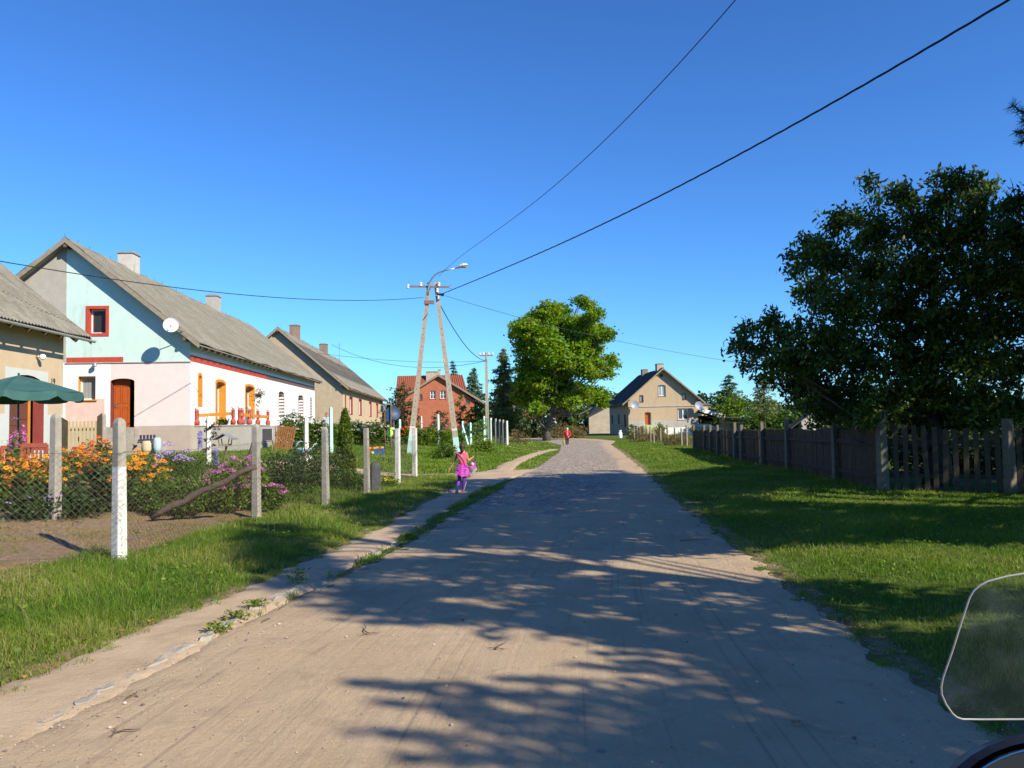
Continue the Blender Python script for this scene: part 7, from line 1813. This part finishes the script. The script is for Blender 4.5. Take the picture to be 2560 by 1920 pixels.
plant('leafy_bed', 740, 18.3, 1.4, .35, F_thuja, 'low yellowish cushion plants under the rusty mesh', 'plant', 20, 110, 14, (.05, .02), FG)
plant('leafy_bed', 640, 21, 1.7, .5, F_olive, 'reddish low plants behind the grey post', 'plant', 21, 100, 14, (.08, .04), FG, [dict(k='umbel', n=8, r=.05, per=14, m=M_petal_pink, s=.03)])
plant('marigold', 905, 22.5, 1.8, .3, F_dark, 'low plants with yellow flowers between two fence posts', 'flowers', 22, 90, 12, (.07, .035), FG, [dict(k='umbel', n=26, r=.04, per=8, m=M_petal_yel, s=.03)])
plant('marigold', 965, 23.0, .8, .25, F_bright, 'patch of yellow flowers right of the dark stone pillar', 'flowers', 23, 50, 12, (.06, .03), FG, [dict(k='umbel', n=24, r=.04, per=8, m=M_petal_yel, s=.03)])
plant('leafy_bed', 850, 21.8, 1.2, .55, F_green, 'green bushes round the foot of the thuja', 'plant', 24, 110, 14, (.07, .035), FG)
plant('foxglove', 34, 16.8, .25, 1.5, F_green, 'pink foxglove spike in front of the red chair', 'flowers', 25, 10, 8, group=FG, flowers=[dict(k='spike', n=2, r=.045, m=M_petal_pink, lo=1.0, hi=1.03, spread=.6)])
plant('foxglove', 66, 17.2, .25, 1.65, F_green, 'taller pink foxglove beside the chair backrest', 'flowers', 26, 10, 8, group=FG, flowers=[dict(k='spike', n=2, r=.04, m=M_petal_pink, lo=1.0, hi=1.03, spread=.6)])
plant('sunflower_plant', 45, 17.4, .5, 1.8, F_bright, 'tall leafy flower stalk before the brown door', 'plant', 27, 22, 10, (.14, .09), FG, [dict(k='umbel', n=3, r=.07, per=20, m=M_petal_pp, lo=.9)])
# thuja
b_ = at(862, 24); th_ = thing('thuja', b_, 'slender pointed green thuja between the fence posts', 'thuja'); rg = np.random.default_rng(33); H = topz(862, 1030, 24) - b_.z; n = 620
t_ = rg.random(n) ** .9; a = rg.uniform(0, 6.28, n); rad = .31 * (1 - t_ ** 1.6) * (.75 + .3 * np.sin(a * 3 + t_ * 9)) * rg.uniform(.75, 1.05, n) + .03
leafy('crown', np.stack([np.cos(a) * rad, np.sin(a) * rad, t_ * H], -1), 16, .07, .10, .03, F_thuja, th_, rg, -.8, 1.6, up=0)
b = MB(); b.tube([(0, 0, -.1), (0, 0, H * .9)], [.035, .01], 6); b.build('trunk', M_bark, th_)
# plants farther back
BGF = 'flower bushes in front of the houses'
UW = lambda n, m=None, r=.09: dict(k='umbel', n=n, r=r, per=14, m=m or M_petal_w, s=.08, lo=.55)
plant('hollyhock_bush', 732, 40, 1.4, 1.9, F_green, 'tall bush with cream white blossoms under the striped windows', 'flowers', 30, 110, 14, (.16, .1), BGF, [UW(48), UW(5, M_petal_pink)])
plant('hollyhock_bush', 790, 41, 1.3, 1.6, F_green, 'green bush with white flowers right of the white post', 'flowers', 31, 90, 14, (.16, .1), BGF, [UW(16)])
plant('hollyhock_bush', 760, 43, 1.2, 1.5, F_bright, 'yellow-green bush behind the blossoms near the white house end', 'plant', 32, 90, 14, (.16, .08), BGF, [UW(8, M_petal_yel)])
plant('hollyhock_bush', 905, 47, 1.9, 1.5, F_green, 'bush with white flowers behind the shaded post right of the thuja', 'flowers', 33, 120, 14, (.16, .1), BGF, [UW(42)])
plant('hollyhock_bush', 945, 49, 1.6, 1.55, F_green, 'bush with white flowers beside the wooden frame', 'flowers', 34, 110, 14, (.16, .1), BGF, [UW(26)])
plant('hollyhock_bush', 835, 46, 1.7, 1.3, F_bright, 'loose green bush between mint post and thuja', 'plant', 35, 110, 14, (.16, .07), BGF)
plant('hollyhock_bush', 870, 52, 2.0, 1.5, F_green, 'green bush under the red framed windows', 'plant', 36, 110, 14, (.2, .1), BGF, [UW(14)])
plant('lily_bed', 1014, 52, 1.1, 1.2, F_green, 'orange lilies between slim posts left of the lamp pole', 'flowers', 37, 80, 14, (.2, .06), BGF, [dict(k='umbel', n=22, r=.1, per=14, m=M_petal_o, s=.09, lo=.7)])
for i, (sx, lb_) in enumerate(((1045, 'tall thin flower stalks directly right of the left pole leg'), (1072, 'tall flower stalks midway between the pole legs'), (1112, 'tall stalks with pink flowers left of the right pole leg'))):
    plant('flower_stalks', sx, 53, 1.1, 1.5, F_bright, lb_, 'plant', 38 + i, 100, 16, (.24, .035), BGF, [dict(k='umbel', n=5, r=.08, per=10, m=M_petal_pink, s=.08, lo=.95)])
plant('flower_stalks', 1140, 55, 1.2, 1.3, F_green, 'green stalks between the right pole leg and green fence', 'plant', 41, 90, 14, (.22, .06), BGF)
plant('geranium', 1652, 110, 1.0, 1.2, F_green, 'red geraniums beside the lime green steps', 'flowers', 42, 40, 10, (.3, .15), BGF, [dict(k='umbel', n=12, r=.16, per=10, m=M_petal_r, s=.16)])
q = P(647, 985, 39.5); o = [x for x in COL.objects if x.name.startswith('hanging_basket')][0]; rg = np.random.default_rng(4)
cc = rg.normal(size=(34, 3)) * np.array((.17, .15, .11)); leafy('foliage', cc, 10, .08, .07, .04, F_green, o, rg); umbel(o, rg.normal(size=(24, 3)) * np.array((.19, .16, .12)) + np.array((0, -.05, -.02)), .045, 12, M_petal_pink, rg, .045)
cc = rg.normal(size=(12, 3)) * np.array((.08, .07, .09)) + np.array((-.05, 0, -.45)); leafy('trailing_leaves', cc, 10, .08, .07, .04, F_bright, o, rg)
plant('terrace_plant', 553, 37.2, .75, .3, F_green, 'low green plant in a trough on the terrace corner', 'plant', 51, 30, 12, (.1, .06)).location.z = 1.98
# dark climber round the white post
cp_ = bypix(523, 1041, 1178, 1.75); rg = np.random.default_rng(6); o = thing('climber', (cp_.x, cp_.y, hz(cp_.x, cp_.y)), 'dark purplish climber wound around the white painted post', 'climbing plant')
cc = []
for i in range(60): t_ = rg.random(); a = t_ * 22; cc.append((math.cos(a) * .11 + rg.normal(0, .03), math.sin(a) * .11, .35 + t_ * 1.1))
for i in range(14): cc.append((.12 + rg.uniform(0, .22), rg.normal(0, .05), 1.15 + rg.normal(0, .12)))
leafy('foliage', np.array(cc), 9, .05, .06, .035, foliage_mat('purple_leaf', [(.05, .025, .035), (.09, .05, .06)], .2), o, rg)
b = MB(); b.tube([(math.cos(t * 22) * .1, math.sin(t * 22) * .1, .1 + t * 1.35) for t in np.linspace(0, 1, 50)], .007, 5); b.build('vine', M_beam, o)
# weeds along the kerb
for i, (sx, sy, lb_) in enumerate(((545, 1585, 'green rosette weed on the kerb in sun'), (640, 1522, 'leafy weed clump growing from the kerb stones'), (745, 1462, 'tall weed clump at the sunlit kerb bend'), (1020, 1345, 'weed clump standing on the far kerb stones'), (590, 1552, 'small dandelion rosette beside the sand'))):
    p = G(sx, sy); rg = np.random.default_rng(200 + i); o = thing('weed', (p.x, p.y, hz(p.x, p.y)), lb_, 'weed', 'weeds growing along the kerb')
    n = 170; a = rg.uniform(0, 6.28, n); r = rg.random(n) * .085; C = np.stack([np.cos(a) * r * 1.5, np.sin(a) * r, .02 + rg.random(n) * (.07 if i != 2 else .16)], -1)
    A = np.stack([np.cos(a), np.sin(a), np.full(n, .5)], -1); np_mesh('leaves', rot_leaves(C, .05, .014, rg, 0, A), 4, F_grass, o, rg.random(n))
# ============================ people: one continuous skinned body each, clothing and hair as parts
M_skin = mat('warm_brown_skin', (.50, .27, .16), (.46, .24, .14), 8, .6, bump=.05)  # warm brown skin tone, faintly mottled
M_skin2 = mat('pale_skin', (.62, .38, .28), (.58, .34, .25), 8, .6, bump=.05)
def skin(name, joints, edges, m, parent, sub=2, root=0):
    me = bpy.data.meshes.new(name); me.from_pydata([j[0] for j in joints], edges, []); o = bpy.data.objects.new(name, me); COL.objects.link(o); o.parent = parent
    me.materials.append(m); sk = o.modifiers.new('skin', 'SKIN'); sk.use_smooth_shade = True
    lay = me.skin_vertices[0] if me.skin_vertices else None
    if lay is None:
        bm = bmesh.new(); bm.from_mesh(me); bm.verts.layers.skin.verify(); bm.to_mesh(me); bm.free(); lay = me.skin_vertices[0]
    for i, j in enumerate(joints):
        r = j[1]; lay.data[i].radius = r if hasattr(r, '__len__') else (r, r); lay.data[i].use_root = (i == root)
    ss_ = o.modifiers.new('sub', 'SUBSURF'); ss_.levels = sub; ss_.render_levels = sub
    return o
import bmesh
def chain(J, pts):
    ids = []
    for p in pts: J.append(p); ids.append(len(J) - 1)
    return ids
def figure(root, H, S, m_skin, hands=True):
    """S: dict of world-local joints (metres). Builds the bare body as one skinned surface."""
    J = []; E = []
    k = H / 1.7
    def add(p, r, prev=None):
        J.append((tuple(p), r)); i = len(J) - 1
        if prev is not None: E.append((prev, i))
        return i
    pel = add(S['pelvis'], (.13 * k, .09 * k)); wa = add(S['waist'], (.105 * k, .08 * k), pel); chs = add(S['chest'], (.13 * k, .09 * k), wa); nb = add(S['neck'], (.05 * k, .05 * k), chs)
    hb = add(S['head'] - Vector((0, 0, .075 * k)), (.062 * k, .075 * k), nb); hc = add(S['head'], (.075 * k, .09 * k), hb); ht = add(S['head'] + Vector((0, 0, .085 * k)), (.05 * k, .062 * k), hc)
    for s in ('L', 'R'):
        a = add(S['sh' + s], .048 * k, chs); b = add(S['el' + s], .035 * k, a); c = add(S['wr' + s], .024 * k, b)
        hd = (S['wr' + s] - S['el' + s]).normalized(); pm = add(S['wr' + s] + hd * .045 * k, (.030 * k, .016 * k), c)
        side = S.get('thumb' + s, Vector((0, 0, 1))); cr = hd.cross(side).normalized(); curl = S.get('curl' + s, .3)
        for f in range(4):
            off = (f - 1.5) * .017 * k; L = [.062, .072, .068, .054][f] * k; base = S['wr' + s] + hd * .082 * k + side * off
            i0 = add(base, .0085 * k, pm); d1 = (hd + cr * curl).normalized(); d2 = (hd * (1 - curl) + cr * curl * 1.6).normalized()
            i1 = add(base + d1 * L * .5, .0078 * k, i0); add(base + d1 * L * .5 + d2 * L * .5, .0062 * k, i1)
        tb = add(S['wr' + s] + hd * .035 * k - side * .03 * k, .010 * k, pm); add(S['wr' + s] + hd * .075 * k - side * .045 * k + cr * .012 * k, .0085 * k, tb)
        h = add(S['hip' + s], .078 * k, pel); kn = add(S['kn' + s], .052 * k, h); cf = add(S['kn' + s].lerp(S['an' + s], .35), .05 * k, kn); an = add(S['an' + s], .032 * k, cf)
        fd = S['toe' + s] - S['an' + s]; ml = add(S['an' + s].lerp(S['toe' + s], .5) , (.034 * k, .026 * k), an); add(S['toe' + s], (.036 * k, .018 * k), ml)
    return skin('body', J, E, m_skin, root)
def face(root, S, k, fwd, m_skin, m_lip):
    fwd = Vector(fwd).normalized(); rt = fwd.cross(Vector((0, 0, 1))).normalized(); c = S['head']; out = MB()
    nb = MB(); nb.tube([c + fwd * .085 * k + Vector((0, 0, .015 * k)), c + fwd * .108 * k - Vector((0, 0, .018 * k)), c + fwd * .09 * k - Vector((0, 0, .026 * k))], [.007 * k, .013 * k, .009 * k], 6)
    for s in (-1, 1): nb.ball(c + rt * s * .077 * k - Vector((0, 0, .01 * k)), .022 * k, 8, 0, (.5, .8, 1.3))
    nb.build('nose_and_ears', m_skin, root, True)
    for s in (-1, 1):
        e = MB(); e.ball(c + fwd * .082 * k + rt * s * .032 * k + Vector((0, 0, .012 * k)), .0115 * k, 8, 0); e.ball(c + fwd * .091 * k + rt * s * .032 * k + Vector((0, 0, .012 * k)), .006 * k, 6, 1); e.build('eye', [M_white, M_dark], root, True)
    mth = MB(); mth.tube([c + fwd * .082 * k + rt * s * .022 * k - Vector((0, 0, .05 * k)) for s in (-1, 0, 1)], .006 * k, 6); mth.build('mouth', m_lip, root, True)
M_lip = mat('lip', (.45, .14, .12), None, 5, .5, bump=0)
def sleeve(name, pts, m, parent, cap_r=None):
    J = [(tuple(p), r) for p, r in pts]; return skin(name, J, [(i, i + 1) for i in range(len(J) - 1)], m, parent)
# ---- girl walking away from the camera
gpos = G(1154, 1232); gpos.z = hz(gpos.x, gpos.y) + .02
girl = thing('person', gpos, 'girl in pink top, magenta skirt and purple leggings walking away on the path', 'person')
u_ = gpos.y / 2000
def gq_(sx, sy, dy=0.0):          # figure plane: pixel -> local offset
    p = P(sx, sy, gpos.y + dy); return p - gpos
HG = 1.36
S = dict(pelvis=gq_(1156, 1172), waist=gq_(1157, 1160), chest=gq_(1156, 1139), neck=gq_(1157, 1129), head=gq_(1156, 1118, .0),
         shL=gq_(1143, 1134), elL=gq_(1136, 1154, .05), wrL=gq_(1124.5, 1172, .08), shR=gq_(1166, 1134), elR=gq_(1170, 1152, .06), wrR=gq_(1179.5, 1145, .16),
         hipL=gq_(1150, 1178), knL=gq_(1147.5, 1203, .05), anL=gq_(1142, 1219, -.22), toeL=gq_(1142.5, 1228, -.30),
         hipR=gq_(1162, 1178), knR=gq_(1160, 1204, -.04), anR=gq_(1156.5, 1228, 0), toeR=gq_(1155.5, 1232, .14),
         thumbL=Vector((.3, 1, .1)).normalized(), thumbR=Vector((0, .2, 1)).normalized(), curlL=.25, curlR=1.1)
figure(girl, HG, S, M_skin); face(girl, S, HG / 1.7, (.12, 1, 0), M_skin, M_lip)
M_top = mat('coral_pink_shirt', (.72, .12, .17), (.62, .09, .14), 12, .75, bump=.2, bscale=18, bdist=.01)
M_skirt = mat('magenta_cloth', (.62, .09, .46), (.50, .06, .38), 9, .7, bump=.15, bscale=14, bdist=.01)
M_legg = mat('purple_leggings', (.20, .045, .40), (.15, .03, .32), 9, .6, bump=.2)
k = HG / 1.7
J = [(tuple(S['waist'] - Vector((0, 0, .05))), (.13 * k, .12 * k)), (tuple(S['waist'] + Vector((0, 0, .04))), (.13 * k, .12 * k)), (tuple(S['chest']), (.15 * k, .125 * k)), (tuple(S['neck'] - Vector((0, 0, .03))), (.075 * k, .07 * k)),
     (tuple(S['shL']), .06 * k), (tuple(S['shL'].lerp(S['elL'], .35)), .052 * k), (tuple(S['shR']), .06 * k), (tuple(S['shR'].lerp(S['elR'], .35)), .054 * k)]
skin('shirt', J, [(0, 1), (1, 2), (2, 3), (2, 4), (4, 5), (2, 6), (6, 7)], M_top, girl)
J = [(tuple(S['pelvis']), (.135 * k, .1 * k))]; E = []
for s in ('L', 'R'):
    i = len(J); J += [(tuple(S['hip' + s]), .084 * k), (tuple(S['kn' + s]), .057 * k), (tuple(S['kn' + s].lerp(S['an' + s], .35)), .054 * k), (tuple(S['an' + s].lerp(S['kn' + s], .06)), .036 * k)]; E += [(0, i), (i, i + 1), (i + 1, i + 2), (i + 2, i + 3)]
skin('leggings', J, E, M_legg, girl)
sk_ = MB(); rows = []; cw_ = S['waist'] - Vector((0, 0, .0))
hem = {}
for j, t_ in enumerate(np.linspace(0, 1, 9)):
    row = []
    for i in range(36):
        a = 2 * math.pi * i / 36; fl = .115 * k + (.125 * k) * t_ ** .8 + (.018 * math.sin(a * 7 + 1) * t_); drop = .30 + .045 * math.sin(a + 2.1) + .02 * math.sin(a * 3)
        c = cw_.lerp(S['pelvis'] + Vector((.0, 0, 0)), min(1, t_ * 1.2)); row.append(Vector((c.x + math.cos(a) * fl * (1.0 if math.cos(a) > 0 else 1.12), c.y + math.sin(a) * fl * .72, cw_.z + .03 - drop * t_ * 1.02)))
    rows.append(row)
for a, b in zip(rows[:-1], rows[1:]):
    for i in range(36): sk_.poly([a[i], b[i], b[(i + 1) % 36], a[(i + 1) % 36]])
so2 = sk_.build('skirt', M_skirt, girl, True); so2.modifiers.new('t', 'SOLIDIFY').thickness = .008
for s in ('L', 'R'):
    b = MB(); a = S['an' + s]; t_ = S['toe' + s]; d = (t_ - a).normalized(); heel = a - Vector((0, 0, .0)) + d * -.02
    if s == 'R': b.ball(a.lerp(t_, .5) - Vector((0, 0, .012)), .05 * k, 12, 0, (.95, 2.1, .85)); b.box(a.lerp(t_, .5) - Vector((0, 0, .048)), (.075, .19, .02), 1)
    else:
        q_ = d.to_track_quat('Y', 'Z').to_matrix(); b.ball(a.lerp(t_, .55), .05 * k, 12, 0, (1, .9, 1.9)); b.box(a.lerp(t_, .55) + Vector((0, -.045, 0)), (.075, .018, .19), 1)
    b.build('shoe', [mat('red_shoe', (.62, .06, .06), None, 5, .5, bump=0), mat('pale_sole', (.42, .36, .33), None, 5, .8, bump=0)], girl, True)
hr = MB(); c = S['head']; M_hair = mat('dark_brown_hair', (.035, .018, .012), (.16, .075, .03), 30, .45, bump=.8, bscale=60, bdist=.01, contrast=(.5, .75))
hr.ball(c + Vector((-.003, -.008, .02 * k)), .112 * k, 16, 0, (.95, 1.08, 1.12)); hr.ball(c + Vector((.0, -.085 * k, -.05 * k)), .06 * k, 12, 0, (1.1, .8, 1.3))
hr.tube([c + Vector((0, -.11 * k, -.02)), c + Vector((.01, -.13 * k, -.09)), c + Vector((-.02, -.1 * k, -.16))], [.05 * k, .042 * k, .015 * k], 10); hr.build('hair', M_hair, girl, True)
st2 = MB(); st2.tube([S['shL'] + Vector((.02, -.075, .03)), S['chest'] + Vector((.01, -.11, -.03)), S['waist'] + Vector((.1, -.1, -.04)), S['waist'] + Vector((.14, -.02, -.1))], .008, 6); st2.build('bag_strap', M_skirt, girl)
for s, xo in (('R', .062),): b = MB(); b.tube([S['kn' + s] + Vector((xo, -.01, .0)), S['an' + s] + Vector((.035, -.012, .03))], .006, 5); b.build('side_stripe', M_white, girl)
# bag in her right hand
bgp_ = gpos + gq_(1183, 1148, .16); bag = thing('carrier_bag', bgp_, 'pink and white plastic bag swinging from the girl\'s right hand', 'bag')
bb = lambda sx, sy, dy=0: P(sx, sy, bgp_.y + dy) - bgp_
b = MB(); b.tube([bb(1182.5, 1147), bb(1183, 1151), bb(1179, 1157)], .007, 5); b.tube([bb(1183, 1148), bb(1186, 1152), bb(1188, 1160)], .007, 5); b.build('handle', M_skirt, bag)
prf = [(1181, 1188, 1156), (1171, 1191, 1166), (1172, 1193.5, 1171), (1176, 1192, 1176), (1178, 1184, 1183), (1179.5, 1181, 1185.5)]; rows = []
for x0, x1, yy in prf:
    cx = (x0 + x1) / 2; w_ = (x1 - x0) / 2 * u_; c = bb(cx, yy); rows.append([c + Vector((math.cos(a) * w_, math.sin(a) * w_ * .45, .006 * math.sin(5 * a))) for a in np.linspace(0, 2 * math.pi, 19)[:-1]])
b = MB()
for j, (a, c) in enumerate(zip(rows[:-1], rows[1:])):
    for i in range(18): b.poly([a[i], c[i], c[(i + 1) % 18], a[(i + 1) % 18]], 0 if j < 2 else 1)
b.build('bag_body', [mat('pink_plastic', (.75, .20, .42), (.66, .12, .38), 9, .4, bump=.3), mat('white_plastic', (.62, .58, .60), (.5, .47, .5), 14, .4, bump=.4)], bag, True)
b = MB(); b.ball(bb(1181, 1160, -.06), .035, 12, 0, (1, .3, 1)); b.ball(bb(1179.6, 1159.5, -.075), .008, 6, 1); b.ball(bb(1182.4, 1159.5, -.075), .008, 6, 1); b.build('printed_patch', [M_white, M_dark], bag, True)
# ---- woman in red walking towards the camera
wy = 63.0; wp = P(1417.5, 1119, wy); wp.z = hz(wp.x, wy) + .03
wom = thing('person', wp, 'elderly woman in red jacket and dark trousers walking up the cobbled road', 'person')
W_ = lambda sx, sy, dy=0.0: P(sx, sy, wy + dy) - P(1417.5, 1119, wy)
HW = 1.5
S = dict(pelvis=W_(1418, 1096), waist=W_(1418, 1090), chest=W_(1418, 1082.5), neck=W_(1418.3, 1078.2), head=W_(1418.3, 1075),
         shL=W_(1412.8, 1081), elL=W_(1410.5, 1089, .05), wrL=W_(1410, 1097), shR=W_(1423.8, 1081), elR=W_(1426, 1088, .1), wrR=W_(1422.3, 1093.5, -.18),
         hipL=W_(1415.6, 1098), knL=W_(1416, 1106, -.08), anL=W_(1416, 1116, 0), toeL=W_(1415.2, 1118.4, -.16), hipR=W_(1420.4, 1098), knR=W_(1420, 1106.5, .02), anR=W_(1420, 1115, .16), toeR=W_(1420.6, 1118, .02),
         thumbL=Vector((0, -1, 0)), thumbR=Vector((0, 0, 1)), curlL=.8, curlR=.4)
figure(wom, HW, S, M_skin2); face(wom, S, HW / 1.7, (0, -1, 0), M_skin2, M_lip); k = HW / 1.7
M_jack = mat('red_jacket', (.62, .012, .02), (.5, .01, .018), 6, .7, bump=.4, bscale=12, bdist=.02)
J = [(tuple(S['pelvis'] - Vector((0, 0, .06))), (.19 * k, .13 * k)), (tuple(S['waist']), (.16 * k, .115 * k)), (tuple(S['chest']), (.165 * k, .115 * k)), (tuple(S['neck'] - Vector((0, 0, .04))), (.075 * k, .07 * k)), (tuple(S['shL']), .075 * k), (tuple(S['elL']), .065 * k), (tuple(S['wrL'] + Vector((0, 0, .03))), .05 * k), (tuple(S['shR']), .075 * k), (tuple(S['elR']), .065 * k), (tuple(S['wrR'].lerp(S['elR'], .15)), .05 * k)]
skin('jacket', J, [(0, 1), (1, 2), (2, 3), (2, 4), (4, 5), (5, 6), (2, 7), (7, 8), (8, 9)], M_jack, wom)
b = MB(); b.ball(S['waist'] + Vector((0, -.085, .03)), .12, 12, 0, (.62, .42, 2.0)); b.build('blouse', mat('patterned_blouse', (.55, .45, .44), (.08, .05, .07), 25, .7, bump=0), wom, True)
J = [(tuple(S['pelvis']), (.15 * k, .11 * k))]; E = []
for s in ('L', 'R'):
    i = len(J); J += [(tuple(S['hip' + s]), .092 * k), (tuple(S['kn' + s]), .068 * k), (tuple(S['an' + s].lerp(S['kn' + s], .15)), .055 * k)]; E += [(0, i), (i, i + 1), (i + 1, i + 2)]
skin('trousers', J, E, mat('dark_trousers', (.035, .02, .03), (.055, .035, .045), 8, .8), wom)
for s in ('L', 'R'): b = MB(); b.ball(S['an' + s].lerp(S['toe' + s], .55) - Vector((0, 0, .01)), .055, 10, 0, (.9, 2.1, .8)); b.build('shoe', mat('light_blue_shoe', (.20, .42, .68), None, 5, .6, bump=0), wom, True)
b = MB(); b.ball(S['head'] + Vector((0, .02, .045 * k)), .098 * k, 14, 0, (1.0, 1.02, .95)); b.ball(S['head'] + Vector((0, .05, -.03)), .075 * k, 12, 0, (1.1, .8, 1.1)); b.build('hair', mat('white_hair', (.75, .70, .58), (.65, .60, .5), 20, .7, bump=.5), wom, True)
bp_ = wp + W_(1410, 1098); hb2 = thing('shopping_bag', bp_, 'yellow-green round shopping bag in the woman\'s lowered hand', 'bag')
b = MB(); b.tube([(-.0, 0, .0), (-.07, 0, -.12), (-.05, 0, -.2)], .01, 5); b.tube([(0, 0, 0), (.07, 0, -.12), (.03, 0, -.2)], .01, 5); b.build('handle', M_petal_yel, hb2)
b = MB(); b.ball((-.02, 0, -.3), .21, 16, 0, (.48, .35, 1.1)); b.build('bag_body', mat('olive_yellow_bag', (.38, .36, .06), (.28, .28, .05), 7, .7), hb2, True)
b = MB(); b.tube([(.06, -.02, -.08), (.095, -.02, -.28), (.05, -.02, -.47)], [.015, .022, .012], 6); b.build('side_panel', mat('pale_yellow_trim', (.75, .72, .3), None, 5, .6, bump=0), hb2, True)
# ---- person standing behind the flowers
ny = 46.0; npz = P(817, 1066, ny); base = Vector((npz.x, ny, hz(npz.x, ny))); topz_ = P(818, 1031, ny).z
nb_ = thing('person', Vector((base.x, ny, topz_ - 1.72)), 'person in pale blue shirt standing behind the garden flowers, far left', 'person')
S = dict(pelvis=Vector((0, 0, .92)), waist=Vector((0, 0, 1.08)), chest=Vector((0, 0, 1.3)), neck=Vector((0, 0, 1.46)), head=Vector((.01, -.02, 1.58)), shL=Vector((-.19, 0, 1.4)), elL=Vector((-.25, -.04, 1.12)), wrL=Vector((-.18, -.22, .98)),
         shR=Vector((.19, 0, 1.4)), elR=Vector((.26, 0, 1.13)), wrR=Vector((.27, -.1, .9)), hipL=Vector((-.09, 0, .88)), knL=Vector((-.1, -.02, .5)), anL=Vector((-.1, 0, .08)), toeL=Vector((-.11, -.15, .03)), hipR=Vector((.09, 0, .88)), knR=Vector((.11, -.02, .5)), anR=Vector((.12, 0, .08)), toeR=Vector((.13, -.15, .03)), curlL=.5, curlR=.4)
figure(nb_, 1.7, S, M_skin); face(nb_, S, 1, (0, -1, 0), M_skin, M_lip)
skin('shirt', [((0, 0, .9), (.15, .11)), ((0, 0, 1.1), (.145, .105)), ((0, 0, 1.32), (.165, .115)), ((-.19, 0, 1.4), .07), ((-.23, -.02, 1.22), .062), ((.19, 0, 1.4), .07), ((.24, 0, 1.22), .062)], [(0, 1), (1, 2), (2, 3), (3, 4), (2, 5), (5, 6)], mat('pale_blue_shirt', (.42, .50, .58), None, 6, .8), nb_)
skin('trousers', [((0, 0, .9), (.15, .11)), ((-.09, 0, .86), .095), ((-.1, -.02, .5), .07), ((-.1, 0, .12), .05), ((.09, 0, .86), .095), ((.11, -.02, .5), .07), ((.12, 0, .12), .05)], [(0, 1), (1, 2), (2, 3), (0, 4), (4, 5), (5, 6)], mat('blue_jeans', (.05, .10, .25), None, 6, .8), nb_)
b = MB(); b.ball((.01, 0, 1.64), .1, 12, 0, (1, 1.05, .85)); b.build('hair', mat('ginger_hair', (.35, .12, .04), None, 20, .6), nb_, True)
